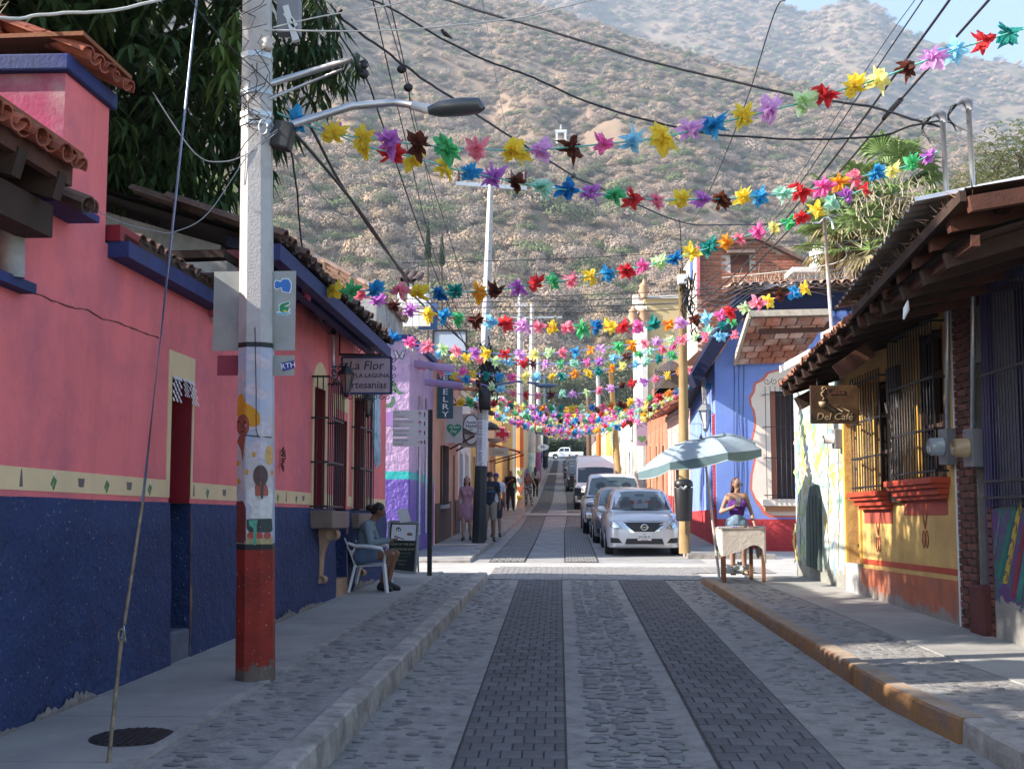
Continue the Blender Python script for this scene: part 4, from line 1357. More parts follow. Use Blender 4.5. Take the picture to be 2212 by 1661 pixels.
for i in range(5):
 cpx=at(852,778+i*17,Y=SY);scroll(b,cpx,.036,1.1,PI/2*(1 if i % 2 else -1),1 if i % 2 else -1)
for xx in (752,800):
 b.tube([at(xx,768,Y=SY),at(xx,773,Y=SY)],.008,4)
scroll(b,at(748,714,Y=SY),.055,1.2,-2,1,.009);scroll(b,at(776,757,Y=SY),.045,1.2,0,1,.007)
b.build('scrollwork',m_iron,sg)
def lantern(name,label,c,s,wallpt,mglass,mbody=m_iron,group=None):
 t=thing(name,label,'lantern',tuple(c),group)
 c=Vector(c)
 b=MB();b.lathe(c,[(.035*s,-.16*s),(.09*s,.07*s)],6,smooth=False);b.build('glass',mglass,t)
 b=MB();b.lathe(c,[(.12*s,.07*s),(.06*s,.15*s),(.02*s,.17*s),(.012*s,.22*s)],6,smooth=False);b.build('cap',mbody,t)
 b=MB()
 for k in range(6):
  q=2*PI*(k+.5)/6
  b.tube([c+Vector((math.cos(q)*.037*s,math.sin(q)*.037*s,-.16*s)),c+Vector((math.cos(q)*.093*s,math.sin(q)*.093*s,.07*s))],.006*s,4)
 b.lathe(c,[(.02*s,-.22*s),(.045*s,-.17*s),(.04*s,-.155*s)],6,smooth=False)
 b.build('cage',mbody,t)
 if wallpt is not None:
  wp=Vector(wallpt);top=c+Vector((0,0,.22*s))
  b=MB()
  b.tube([wp,Vector((top.x,wp.y,wp.z)),top],.009*s,5)
  for i in range(4):
   scroll(b,wp.lerp(top,.2+.2*i)+Vector((0,0,-.03*s-.05*s*(3-i)/3)),.05*s,1.2,i,1 if i % 2 else -1,.007*s)
  b.tube([wp+Vector((0,0,-.25*s)),top],.008*s,5)
  b.build('bracket',mbody,t)
 return t
m_lg=mat('lantern_glass',(.20,.14,.13),.15,.2,5,0,spec=.8)
lc=at(749,821,Y=13.7)
lantern('wall_lantern','black six-sided lantern on scrolled bracket in front of the hanging sign',lc,1.0,at(716,792,Y=13.7),m_lg)
lantern('wall_lantern','black lantern hanging directly below the hanging sign of the pink house',at(795,874,Y=16.4),.9,at(770,862,Y=16.4),m_lg)
# ---------------- way-finding sign
wy=18.7
WX=at(929.5,1241,z=.13).x
ws=thing('wayfinding_sign','black post with four pale direction panels at the street corner','direction sign',(WX,wy,.12))
b=MB();z1=at(929,885,Y=wy).z;b.box((WX,wy,(z1+.1)/2),(.075,.07,z1-.1));b.build('post',flat('post_black',(.012,.012,.016),.5),ws)
m_pan=flat('panel_pale',(.62,.64,.66),.5);m_txt=flat('panel_grey_text',(.25,.25,.27));m_arr=flat('arrow_red',(.42,.04,.12));m_fig=flat('panel_dark_figure',(.05,.06,.08))
for (y0_,y1_,t1,t2,arr) in ((886,904,'Plaza','Principal',0),(905.5,924,'Centro Cultural','Ajijic',0),(925.5,944,'Terminal de','Autobuses',0),(946,964,'Club Social','Chapala',1)):
 a=at(848.6,y0_,Y=wy-.04);c=at(922.6,y1_,Y=wy-.04)
 b=MB();b.box(((a.x+c.x)/2,wy-.03,(a.z+c.z)/2),(c.x-a.x,.012,a.z-c.z));pn=b.build('panel',m_pan,ws)
 zc_=(a.z+c.z)/2
 put_text(t1,.052,(a.x+.015,wy-.038,zc_+.032),ws,m_txt,name='lettering_line',align='LEFT',depth=.001)
 put_text(t2,.052,(a.x+.015,wy-.038,zc_-.03),ws,m_txt,name='lettering_line',align='LEFT',depth=.001)
 ax=a.x+.46;b=MB()
 if arr==0:
  b.beam((ax,wy-.038,zc_-.045),(ax,wy-.038,zc_+.04),.003,.012)
  for s_ in (-1,1): b.beam((ax,wy-.038,zc_+.045),(ax+s_*.032,wy-.038,zc_+.008),.003,.012)
  b.v=[(x,y,z) for x,y,z in b.v]
  b.box((ax,wy-.038,zc_),(.011,.003,.085))
 else:
  b.box((ax,wy-.038,zc_),(.085,.003,.011))
  for s_ in (-1,1): b.beam((ax+.045,wy-.038,zc_),(ax+.01,wy-.038,zc_+s_*.032),.003,.012)
 b.build('arrow',m_arr,pn)
 b=MB();fx=ax+.08
 b.ball((fx,wy-.038,zc_+.035),(.010,.002,.010),8,5);b.box((fx,wy-.038,zc_+.005),(.024,.003,.035))
 b.beam((fx,wy-.038,zc_-.01),(fx-.012,wy-.038,zc_-.045),.003,.01);b.beam((fx,wy-.038,zc_-.01),(fx+.014,wy-.038,zc_-.045),.003,.01)
 b.build('walker_icon',m_fig,pn)
# ---------------- chalkboard with paper on top
CYB=19.1
cb=thing('chalkboard','grey framed chalkboard menu stand on the pavement beside the seated woman','chalkboard',(-2.72,CYB,.12))
q0,q1,q2,q3=at(842,1126,Y=CYB+.12),at(904,1129,Y=CYB+.12),at(897,1238,Y=CYB),at(836,1231,Y=CYB)
m_cf=mat('board_grey_frame',(.20,.23,.25),.6,.2,8,.1,40);m_cbk=mat('chalk_black',(.012,.014,.016),.7,.4,8,0)
for a,c in ((q0,q1),(q1,q2),(q2,q3),(q3,q0)):
 b=MB();b.beam(a,c,.03,.045);b.build('frame',m_cf,cb)
b=MB();b.quad(q0,q1,q2,q3);b.build('board',m_cbk,cb)
def bq(u,v,d=0): return (q0.lerp(q1,u)).lerp(q3.lerp(q2,u),v)+Vector((0,-.004-d,0))
b=MB();b.quad(bq(.09,.06),bq(.93,.04),bq(.93,.36),bq(.07,.38));mp_=b.build('menu_sheet',flat('menu_paper',(.62,.62,.66)),cb)
b=MB();c=bq(.32,.16,.002)
b.prism([c+Vector((math.cos(t)*.045,0,math.sin(t)*.045)) for t in [2*PI*i/16 for i in range(16)]],(0,-.001,0));b.build('printed_logo',m_fig,mp_)
b=MB()
for s_ in (-1,1): b.prism([c+Vector((0,-.002,0)),c+Vector((s_*.026,-.002,.022)),c+Vector((s_*.026,-.002,-.022))],(0,-.001,0))
b.build('logo_mark',wht,mp_)
b=MB();c=bq(.72,.24,.002);b.prism([c+Vector((math.cos(t)*.05,0,math.sin(t)*.03)) for t in [2*PI*i/12 for i in range(12)]],(0,-.001,0));b.build('printed_dish',flat('dish_brown',(.2,.12,.1)),mp_)
rot_b=(PI/2+.12,0,0)
for v_,txt,sz,c_ in ((.45,'SOUP OF THE DAY',.05,(.45,.45,.3)),(.55,'MINESTRONE SOUP',.048,(.42,.42,.25)),(.63,'GREEN SALAD',.045,(.12,.2,.17)),(.70,'FRESH FRUIT',.04,(.1,.13,.12)),(.78,'TREATS',.05,(.2,.21,.2)),(.85,'DAILY',.045,(.2,.21,.2))):
 put_text(txt,sz,bq(.5,v_,.003),cb,flat('chalk_%d' % int(v_*100),c_),rot=rot_b,name='chalk_lettering',depth=.001)
b=MB();b.quad(at(858,1101,Y=CYB+.1),at(880,1097,Y=CYB+.1),at(888,1126,Y=CYB+.1),at(864,1129,Y=CYB+.1));b.build('flyer',flat('menu_paper',(.62,.62,.66)),cb)
for s_ in (q3,q2):
 b=MB();b.beam(Vector((s_.x,CYB+.42,.12)),Vector((s_.x,CYB+.13,1.0)),.03,.03);b.build('rear_leg',m_cf,cb)
# ================================================================ RIGHT SIDE, FIRST BLOCK
W2=Wall((4.60,5.0),WRA,(1,0))
m_yel=mat('yellow_limewash',(.56,.36,.12),.9,.12,2,.4,40,col2=(.44,.27,.10),c2s=1.4,streak=.22,bump2=.5,b2s=4)
m_tred2=mat('terracotta_dado',(.40,.115,.055),.9,.2,3,.6,40,col2=(.28,.12,.08),c2s=2.2,streak=.35,basecol=(.22,.19,.17),basez=.22)
m_sill=mat('orange_red_sill',(.38,.05,.02),.6,.15,3,.1,40,streak=.2)
m_mw=mat('washed_mural',(.47,.48,.43),.92,.15,5,.8,40,col2=(.24,.35,.34),c2s=2.6,c2t=.54,c2w=.07,streak=.25,bump2=.9,b2s=6,basecol=(.24,.24,.21),basez=.34)
m_brickd=mat('dark_brick',(.14,.045,.03),.9,.3,8,.8,40,rnd=.4,col2=(.06,.04,.035),c2s=4)
m_mort=mat('grey_mortar',(.20,.18,.165),.95,.25,6,.7,50)
m_purp=mat('dark_purple_paint',(.035,.02,.085),.6,.15,3,.1,40)
m_teal=mat('teal_purple_mural',(.03,.12,.11),.85,.2,3,.6,40,col2=(.09,.04,.13),c2s=2.2,c2t=.5,c2w=.05,basecol=(.22,.21,.19),basez=.5)
# ---- yellow house
yh=thing('house','yellow ochre cafe house with two black barred windows and orange red sills','house',(4.3,14,0))
ua,ub=W2.u(2071),W2.u(1822)
vtop=3.35+KD*14+.3
w1=(W2.u(1926),W2.u(1866),W2.v(1890,1062),W2.v(1890,815))
w2=(W2.u(2046),W2.u(1952),W2.v(2000,1035),W2.v(2000,700))
dd=(W2.u(1857),W2.u(1829),W2.v(1845,1216),W2.v(1845,905))
vst=W2.v(1960,1223);vdd=(W2.v(1870,1227)+W2.v(2060,1253))/2
holes=[(w1[0],w1[1],w1[2],w1[3],.35),(w2[0],w2[1],w2[2],w2[3],.35),(dd[0],dd[1],dd[2],dd[3],.25)]
b=MB();W2.sheet(b,ua,ub,vdd,vtop,[(h[0],h[1],max(h[2],vdd),h[3],h[4]) for h in holes],step=2.5);b.build('wall',m_yel,yh)
b=MB();n=14
W2.rect(b,ua,dd[0]-.0,0,vdd,-.018,.1);W2.rect(b,dd[1],ub,0,vdd,-.018,.1);b.build('dado',m_tred2,yh)
b=MB();W2.rect(b,ua,dd[0],vst-.035,vst+.035,-.006,.01);b.build('painted_stripe',MATS['orange_red_sill'],yh)
b=MB();W2.rect(b,ua-.005,ua+.03,.0,vtop,-.03,.05);b.build('pale_edge',flat('edge_white',(.6,.6,.6)),yh)
# door of tall planks
nd=4
for i in range(nd):
 b=MB();W2.rect(b,lerp(dd[0],dd[1],i/nd)+.004,lerp(dd[0],dd[1],(i+1)/nd)-.004,dd[2],dd[3],.14,.18)
 if i==0: wd_=b.build('door',mat('weathered_door',(.27,.12,.06),.8,.25,6,.5,40,streak=.4),yh)
 else: b.build('plank',MATS['weathered_door'],wd_)
b=MB()
for t in (.12,.42,.66,.88): W2.rect(b,dd[0]+.02,dd[1]-.02,lerp(dd[2],dd[3],t)-.02,lerp(dd[2],dd[3],t)+.02,.125,.14)
b.build('strap',m_iron,wd_)
b=MB();W2.rect(b,dd[0],dd[1],dd[2]-.5,dd[2],-.05,.3);b.build('door_step',m_concl,yh)
b=MB();W2.rect(b,dd[0]-.07,dd[0],dd[2],dd[3]+.1,-.03,.0);W2.rect(b,dd[1],dd[1]+.07,dd[2],dd[3]+.1,-.03,0);b.build('door_frame',mat('amber_paint',(.62,.38,.08),.7,.1,3,.1,40),yh)
m_amb=mat('amber_light_strip',(.60,.33,.06),.6,.2,4,.1,40);m_glassd=mat('dark_window_glass',(.02,.018,.018),.12,.1,2,0,spec=.7)
for wi,(h,nb) in enumerate(((w1,12),(w2,17))):
 b=MB();W2.rect(b,h[0],h[1],h[2],h[3],.30,.34);wn=b.build('window',m_glassd,yh)
 for t in (0,.33,.66,.97):
  b=MB();u=lerp(h[0],h[1]-.06,t);W2.rect(b,u,u+.06,h[2],h[3],.22,.29);b.build('frame',m_wood,wn)
 for t in (.02,.35,.7,.96):
  b=MB();v=lerp(h[2],h[3]-.05,t);W2.rect(b,h[0],h[1],v,v+.06,.23,.285);b.build('glazing_bar',m_wood,wn)
 b=MB();u=lerp(h[0],h[1],.80);W2.rect(b,u,lerp(h[0],h[1],.88),h[2]+.05,h[3]-.1,.10,.14);b.build('shutter_and_light_strip',m_amb,wn)  # amber strip stands in for yellow light between the bars
 b=MB();W2.rect(b,h[0]-.02,h[0]+.1,h[2]+.02,h[3]-.1,.02,.06);b.build('shutter_and_light_strip',m_woodr,wn)
 for i in range(nb):
  b=MB();u=lerp(h[0]-.04,h[1]+.04,i/(nb-1));b.tube([W2.P(u,h[2]-.02,-.14),W2.P(u,h[3]+.05,-.14)],.009,4);b.build('bar',m_iron,wn)
 for t in (.04,.3,.62,.97):
  b=MB();v=lerp(h[2],h[3],t);W2.rect(b,h[0]-.06,h[1]+.06,v-.012,v+.012,-.15,-.13)
  W2.rect(b,h[0]-.06,h[0]-.04,v-.012,v+.012,-.14,.02);W2.rect(b,h[1]+.04,h[1]+.06,v-.012,v+.012,-.14,.02);b.build('grille_rail',m_iron,wn)
 # moulded sill
 b=MB()
 a,c=h[0]-.1,h[1]+.1;v=h[2]
 W2.rect(b,a,c,v-.07,v-.0,-.22,.02);W2.rect(b,a+.03,c-.03,v-.12,v-.07,-.18,.02);W2.rect(b,a+.05,c-.05,v-.19,v-.12,-.13,.02);W2.rect(b,a+.08,c-.08,v-.24,v-.19,-.08,.02)
 b.build('window_sill',m_sill,yh,bevel=.008)
 b=MB();W2.rect(b,a+.1,c-.1,v-.42,v-.245,-.006,.01);b.build('painted_panel',MATS['terracotta_dado'] if 0 else mat('panel_brick_red',(.34,.07,.045),.8,.15,3,.3,40),yh)
 # painted scroll motif
 b=MB();um=(a+c)/2;y0_=v-.28
 b.tube([W2.P(um+s_*.12*(1-t),y0_-.3*t,-.008) for s_ in (1,) for t in [i/6 for i in range(7)]],.007,4)
 b.tube([W2.P(um-.12*(1-t),y0_-.3*t,-.008) for t in [i/6 for i in range(7)]],.007,4)
 for s_ in (-1,1):
  b.tube([W2.P(um+s_*(.05+.04*math.cos(q)),y0_-.42+.1*math.sin(q),-.008) for q in [2*PI*i/12 for i in range(13)]],.006,4)
 b.build('painted_scroll',MATS['panel_brick_red'],yh)
# vertical board between the windows
b=MB();a_,c_=W2.u(1955),W2.u(1931);W2.rect(b,a_,c_,W2.v(1943,1085),W2.v(1943,790),-.07,-.02);bd2=b.build('board',mat('dark_board',(.035,.022,.016),.5,.3,5,.2,40),yh)
for i,y in enumerate((850,935,990,1040)):
 b=MB();um=(a_+c_)/2;v=W2.v(1943,y)
 b.tube([W2.P(um+.05*math.cos(q),v+(.09+.02*i % 2)*math.sin(q),-.078) for q in [2*PI*k/10 for k in range(11)]],.007,4);b.build('carved_letter',mat('carved_tan',(.22,.17,.12),.6,.2,5,0),bd2)
# ---- its eave: three stretches of tile, dark rafters
ev=[Vector(at(1684,838,Y=17.0)),Vector(at(1775,744,Y=13.7)),Vector(at(1856,679,Y=11.7)),Vector((3.12,8.7,3.62))]
m_twarm=mat('terracotta_warm',(.36,.15,.09),.9,.3,8,.5,50,rnd=.4,col2=(.16,.10,.08),c2s=5)
upr=Vector((1,0,.30))
for a,c in zip(ev[:3],ev[1:3]):
 tile_roof(yh,c,a,upr,3,m_twarm,pitch=.125,jit=.02,r=.066)
for a,c in zip(ev,ev[1:]):
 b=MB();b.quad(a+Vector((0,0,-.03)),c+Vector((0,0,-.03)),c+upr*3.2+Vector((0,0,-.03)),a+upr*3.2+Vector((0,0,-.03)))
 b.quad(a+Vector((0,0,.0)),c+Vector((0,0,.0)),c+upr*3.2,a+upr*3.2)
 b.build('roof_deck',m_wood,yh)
 n=max(2,int((a-c).length/.55))
 for i in range(n):
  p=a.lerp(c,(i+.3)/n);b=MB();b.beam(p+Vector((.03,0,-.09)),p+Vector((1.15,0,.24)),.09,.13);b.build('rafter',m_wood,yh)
 b=MB();b.beam(a+Vector((.12,0,-.04)),c+Vector((.12,0,-.04)),.07,.09);b.build('eave_beam',m_woodr,yh)
b=MB();b.beam(at(1724,872,Y=16.9),at(1790,838,Y=16.9),.22,.2);b.build('beam_end',m_wood,yh)
b=MB();b.beam(at(1808,805,Y=13),at(1880,755,Y=13),.05,.18);b.build('fascia_board',m_woodr,yh)
# cloth wicks and a hanging tassel under the eave
b=MB()
for x,y in ((1875,890),(1912,870),(1935,858)):
 p=at(x,y,Y=13.0);b.tube([p,p+Vector((.02,0,-.12))],.012,5)
b.build('hanging_wick',flat('wick_pale',(.4,.36,.3)),yh)
tas=thing('hanging_tassel','white rag tassel dangling on a string under the wooden eave','tassel',tuple(at(1958,665,Y=10.3)))
b=MB();b.tube([at(1972,560,Y=10.3),at(1960,655,Y=10.3)],.003,4);b.build('string',flat('string_pale',(.35,.33,.3)),tas)
b=MB();b.tube([at(1961,650,Y=10.3),at(1958,668,Y=10.3),at(1952,690,Y=10.3)],[.008,.03,.008],6);b.build('rag',wht,tas)
# ---- cafe sign
CSY=14.5
cs_=thing('hanging_sign','dark brown carved cafe sign with steaming cup hanging under tiled eave','sign',tuple(at(1803,876,Y=CSY)))
a=at(1749,833,Y=CSY);c=at(1855,915,Y=CSY);mx,mz=(a.x+c.x)/2,(a.z+c.z)/2
b=MB();b.box((mx,CSY,mz),(c.x-a.x,.05,a.z-c.z));b.build('board',mat('sign_brown',(.055,.024,.012),.45,.4,4,.3,40,col2=(.10,.055,.02),c2s=3),cs_,bevel=.008)
m_gold=mat('carved_gold',(.36,.26,.15),.4,.2,10,.1,40)
put_text('Casa',.12,(mx+.02,CSY-.03,mz+.17),cs_,mat('carved_faint',(.13,.05,.03),.5),shear=.2,name='lettering_casa')
put_text('Del Café',.13,(mx+.0,CSY-.03,mz-.16),cs_,m_gold,shear=.25,name='lettering_cafe')
b=MB();cxp=at(1777,872,Y=CSY-.035)
b.lathe(cxp,[(.02,-.05),(.045,-.02),(.05,.025)],12)
b.tube([cxp+Vector((.05,0,.01)),cxp+Vector((.08,0,0)),cxp+Vector((.05,0,-.03))],.007,5)
for i in range(3): b.tube([cxp+Vector((.05+.06*i,0,-.02)),cxp+Vector((.16+.09*i,0,-.10))],.006,4)
b.tube([cxp+Vector((.02*math.sin(t*2.2),0,.05+t*.035)) for t in [i*.6 for i in range(8)]],.006,5)
scroll(b,cxp+Vector((.02,0,.19)),.035,1.0,0,1,.007)
b.build('carved_cup',m_gold,cs_)
b=MB()
for x in (1765,1840): b.tube([at(x,833,Y=CSY),at(x,818,Y=CSY)],.006,4)
b.build('hanger',m_iron,cs_)
# ---- mural house (pale, washed out)
mh_=thing('house','pale washed out mural wall with bluish green stains and pointed dark niche','house',(4.15,18.5,0))
u0,u1=W2.u(1822),W2.L
vmt=W2.v(1715,790)
nic=W2.px([(1748,1222),(1748,1100),(1755,1052),(1768,1046),(1775,1075),(1777,1232)])
b=MB();W2.sheet(b,u0,u1,0,vmt,(),step=1)
b.quad(W2.P(u1,0),W2.P(u1,0,5),W2.P(u1,vmt,5),W2.P(u1,vmt))
b.build('wall',m_mw,mh_)
b=MB();W2.poly(b,nic,-.05,.01);nch=b.build('niche_door',mat('niche_teal',(.055,.085,.08),.8,.35,6,.7,30,streak=.4),mh_)
b=MB()
for x in (1754,1761,1768): W2.rect(b,W2.u(x)-.006,W2.u(x)+.006,W2.v(1760,1225),W2.v(1760,1070),-.056,-.045)
b.build('plank_joint',flat('joint_black',(.02,.025,.025)),nch)
# painted strokes and cracks of the mural
for i in range(95):
 x=random.uniform(1716,1818);y=random.uniform(880,1200);l_=random.uniform(12,60);wq_=random.uniform(1.2,4)
 if 1742<x<1782 and y>1030: continue
 c_=random.choice([(.16,.30,.48),(.34,.42,.18),(.48,.36,.10),(.16,.34,.26),(.62,.62,.58),(.36,.26,.24),(.12,.22,.42)])
 b=MB();pts=[]
 n=5
 for k in range(n+1): pts.append((x+wq_*math.sin(PI*k/n)+3*math.sin(i+k),y+l_*k/n))
 for k in range(n,-1,-1): pts.append((x-wq_*math.sin(PI*k/n)*.7+3*math.sin(i+k),y+l_*k/n))
 pts=pts[:-1]
 del pts[n+1]
 W2.poly(b,W2.px(pts),-.0035-i*.00002,0)
 b.build('brush_stroke',mat('stroke_%d' % (i % 9),c_,.95,.3,20,.5,50),mh_)
b=MB()
for x in (1728,1790,1812):
 pts=[(x+random.uniform(-2.5,2.5),y) for y in range(870,1240,22)]
 b.tube([W2.P(*W2.uv(px_,py_),-.004) for px_,py_ in pts],.006,4)
b.build('crack',flat('crack_grey',(.14,.14,.13)),mh_)
# white coping stepping up
for (x0,y0_),(x1,y1_) in (((1705,798),(1772,762)),((1800,728),(1862,700))):
 Y_=19.5 if x0<1750 else 16
 b=MB();b.beam(at(x0,y0_,Y=Y_),at(x1,y1_,Y=Y_-1.6),.35,.12);b.build('coping',mat('white_coping',(.7,.66,.64),.8,.1,3,.2,40),mh_)
b=MB();b.quad(W2.P(u0,vmt),W2.P(u1,vmt),W2.P(u1,vmt,5),W2.P(u0,vmt,5));b.build('roof',m_grey,mh_)
# meter on the mural wall's edge
def meter(label,x,y,mcol,wl=W2,s=1.0,pipe_top=None,gx=0):
 p=Vector(wl.P(*wl.uv(x,y)))
 t=thing('electric_meter',label,'meter',tuple(p))
 b=MB();b.box(p+Vector((-.07,0,0)),(.13,.24*s,.36*s));b.build('box',flat('meter_box',(.16,.16,.17),.5),t,bevel=.01)
 b=MB();cc=p+Vector((-.14,-.02,.0))
 b.tube([cc,cc+Vector((-.13,0,0)),cc+Vector((-.15,0,0))],[.092*s,.088*s,.07*s],14);b.build('dial_cover',mcol,t)
 if pipe_top:
  b=MB();q=Vector(wl.P(*wl.uv(x+gx,pipe_top)));b.tube([p+Vector((-.07,0,.15)),Vector((p.x-.07,q.y,q.z))],.028,8);b.build('pipe',m_galv,t)
 return t
meter('small grey meter on the far yellow door edge beside the mural',1820,948,flat('meter_grey',(.5,.5,.48),.3),s=.8)
meter('round meter with clear grey cover at the end of the yellow wall',2062,965,flat('meter_clear',(.33,.38,.40),.15),s=1.1,pipe_top=540,gx=0)
meter('round meter with tan cover on the dark brick pillar',2118,967,flat('meter_tan',(.40,.29,.17),.3),s=1.1,pipe_top=470,gx=0)
# ---- dark brick house with purple grille
bh=thing('house','dark brick house with purple barred window and teal mural at right edge','house',(4.45,9.5,0))
u1_=ua;u0_=0.0
ud0,ud1=W2.u(2134),W2.u(2112)
uw1=W2.u(2150)
b=MB();W2.sheet(b,u0_,u1_,0,4.3,[(ud0,ud1,W2.v(2120,1265),W2.v(2120,780),.5),(uw1-1.6,uw1,W2.v(2165,1095),4.1,.3)],step=2.5)
b.build('wall',m_mort,bh)
bk=[]
v=.35;r_=0
bz=barrel
bm_=MB().box((0,0,0),(.035,.23,.062)).mesh('brick',m_brickd)
while v<4.1:
 for (a,c) in ((ud1+.02,u1_-.03),(uw1+.03,ud0-.02)):
  off=.12 if r_ % 2 else 0
  u=a-off
  while u<c-.05:
   uu0,uu1=max(a,u),min(c,u+.235)
   if uu1-uu0>.05: bk.append(((uu0+uu1)/2,v,uu1-uu0-.012))
   u +=.245
 v +=.078;r_ +=1
for i,(u,v,l_) in enumerate(bk[:300]):
 o=bpy.data.objects.new('brick',bm_);COL.objects.link(o);o.parent=bh
 o.location=W2.P(u,v,-.012-random.uniform(0,.008))-LOC[bh];o.scale=(1,l_/.23,1);o.rotation_euler=(0,0,.036)
if len(bk)>300:
 b=MB()
 for (u,v,l_) in bk[300:]: b.box(W2.P(u,v,-.014),(.035,l_,.062),rz=.036)
 b.build('brick_rest',m_brickd,bh,kind='stuff')
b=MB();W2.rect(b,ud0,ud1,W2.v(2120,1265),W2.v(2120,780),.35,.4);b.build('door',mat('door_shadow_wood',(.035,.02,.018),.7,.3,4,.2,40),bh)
b=MB();W2.rect(b,ud0-.05,ud1+.05,.2,W2.v(2120,1262),-.12,.3);b.build('door_step',mat('maroon_step',(.09,.025,.022),.8,.4,4,.3,40),bh,bevel=.02)
b=MB();W2.rect(b,ud0-.03,ud0+.02,W2.v(2128,1265),W2.v(2128,900),-.03,.02);b.build('purple_post',m_purp,bh)
b=MB();W2.rect(b,uw1-1.6,uw1,W2.v(2165,1095),4.1,.25,.29);wn=b.build('window',m_glassd,bh)
b=MB();W2.rect(b,uw1-.03,uw1+.08,W2.v(2165,1095),4.2,-.05,.02);W2.rect(b,uw1-1.6,uw1,4.05,4.2,-.05,.02);b.build('frame',m_purp,wn)
for i in range(22):
 b=MB();u=uw1-.03-i*.07;b.tube([W2.P(u,W2.v(2165,1095),-.1),W2.P(u,4.1,-.1)],.008,4);b.build('bar',mat('purple_bar',(.035,.03,.07),.5,.1,3,0),wn)
for y in (1075,1040,805):
 b=MB();v=W2.v(2165,y);W2.rect(b,uw1-1.6,uw1+.02,v-.014,v+.014,-.115,-.085);b.build('grille_rail',m_iron,wn)
b=MB();W2.rect(b,u0_,uw1+.04,.0,W2.v(2165,1098),-.03,.05);b.build('mural_panel',m_teal,bh)
for i,(x0,y0_,x1,y1_,w_,c_) in enumerate(((2212,1085,2178,1260,.10,(.34,.25,.04)),(2200,1090,2165,1250,.10,(.02,.13,.10)),(2225,1120,2195,1290,.07,(.17,.02,.03)),(2170,1100,2155,1200,.03,(.13,.12,.18)),(2235,1130,2208,1300,.09,(.02,.15,.12)))):
 b=MB();p=W2.P(*W2.uv(x0,y0_),-.036);q=W2.P(*W2.uv(x1,y1_),-.036)
 b.beam(p,q,.004+.001*i,w_)
 # broad face must lie in the wall: use a flat slab
 b=MB();(ua_,va_),(ub_,vb_)=W2.uv(x0,y0_),W2.uv(x1,y1_)
 W2.poly(b,[(ua_-w_/2,va_),(ua_+w_/2,va_),(ub_+w_/2,vb_),(ub_-w_/2,vb_)],-.034-i*.0008,-.03);sp=b.build('painted_band',mat('band_%d' % i,c_,.8,.3,8,.4,40),bh)
 if i==0:
  for k in range(5):
   b=MB();um,vm_=lerp(ua_,ub_,(k+.5)/5),lerp(va_,vb_,(k+.5)/5)
   b.tube([W2.P(um+.03*math.cos(q),vm_+.045*math.sin(q),-.037) for q in [2*PI*j/10 for j in range(9)]],.004,4);b.build('painted_ring',m_purp,sp)
# wooden roof and corrugated sheet over it
b=MB()
pa,pb_=Vector((3.10,11.7,3.47)),Vector((3.14,8.6,3.92))
upw=Vector((1,0,.16))
for dz in (-.02,.05):
 b.quad(pa+Vector((0,0,dz)),pb_+Vector((0,0,dz)),pb_+upw*4+Vector((0,0,dz)),pa+upw*4+Vector((0,0,dz)))
b.build('roof_deck',mat('roof_board_red',(.055,.022,.014),.85,.35,4,.5,40,col2=(.10,.045,.02),c2s=3,streak=.4),bh)
for t in [i/7 for i in range(8)]:
 p=pa.lerp(pb_,t);b=MB();b.beam(p+Vector((.02,0,-.08)),p+upw*1.6+Vector((0,0,-.08)),.09,.12);b.build('rafter',m_woodr,bh)
b=MB();b.beam(pa+Vector((-.02,0,-.01)),pb_+Vector((-.02,0,-.01)),.05,.09);b.build('eave_beam',m_wood,bh)
for t in (.35,.7):
 b=MB();b.beam(pa+upw*(1.2*t)+Vector((0,0,-.05)),pb_+upw*(1.2*t)+Vector((0,0,-.05)),.1,.05);b.build('batten',MATS['roof_board_red'],bh)
b=MB()
for i in range(260):
 t=random.random();p=pa.lerp(pb_,t)+Vector((random.uniform(-.08,.12),0,random.uniform(.0,.08)))
 q=p+Vector((random.uniform(-.1,.08),random.uniform(-.12,.12),random.uniform(-.1,.09)))
 b.add([p,p+Vector((.02,.015,.01)),q],[(0,1,2)])
b.build('torn_matting',mat('torn_palm_mat',(.25,.14,.08),.95,.3,9,.3,40),bh,kind='stuff')
ca,cb_=at(1804,667,Y=12.3),at(1975,435,Y=9.2)
cc=at(2212,388,Y=9.2);upc=(cc-cb_).normalized()
n=150;V=[];Fq=[]
for i in range(n+1):
 t=i/n;p=ca.lerp(cb_,t)+Vector((random.uniform(-.006,.006),0,.022*math.sin(t*2*PI*20)))
 for k in range(4): V.append(p+upc*(k*1.1))
for i in range(n):
 for k in range(3): Fq.append((i*4+k,i*4+k+1,(i+1)*4+k+1,(i+1)*4+k))
co=npmesh('corrugated_sheet',np.array([tuple(v) for v in V]),np.array(Fq),mat('corrugated_rust',(.30,.29,.27),.5,.35,2.5,.2,30,metal=.35,col2=(.17,.10,.05),c2s=2),bh)
so=co.modifiers.new('s','SOLIDIFY');so.thickness=.004
b=MB();b.beam(cb_+Vector((0,-.02,.01)),cb_+upc*3.3+Vector((0,-.02,.01)),.02,.035);b.build('sheet_edge',flat('edge_bright',(.7,.72,.76),.4),bh)
for k in (.5,1.5):
 b=MB();b.beam(ca+upc*k+Vector((0,0,-.07)),cb_+upc*k+Vector((0,0,-.07)),.06,.08);b.build('purlin',m_wood,bh)
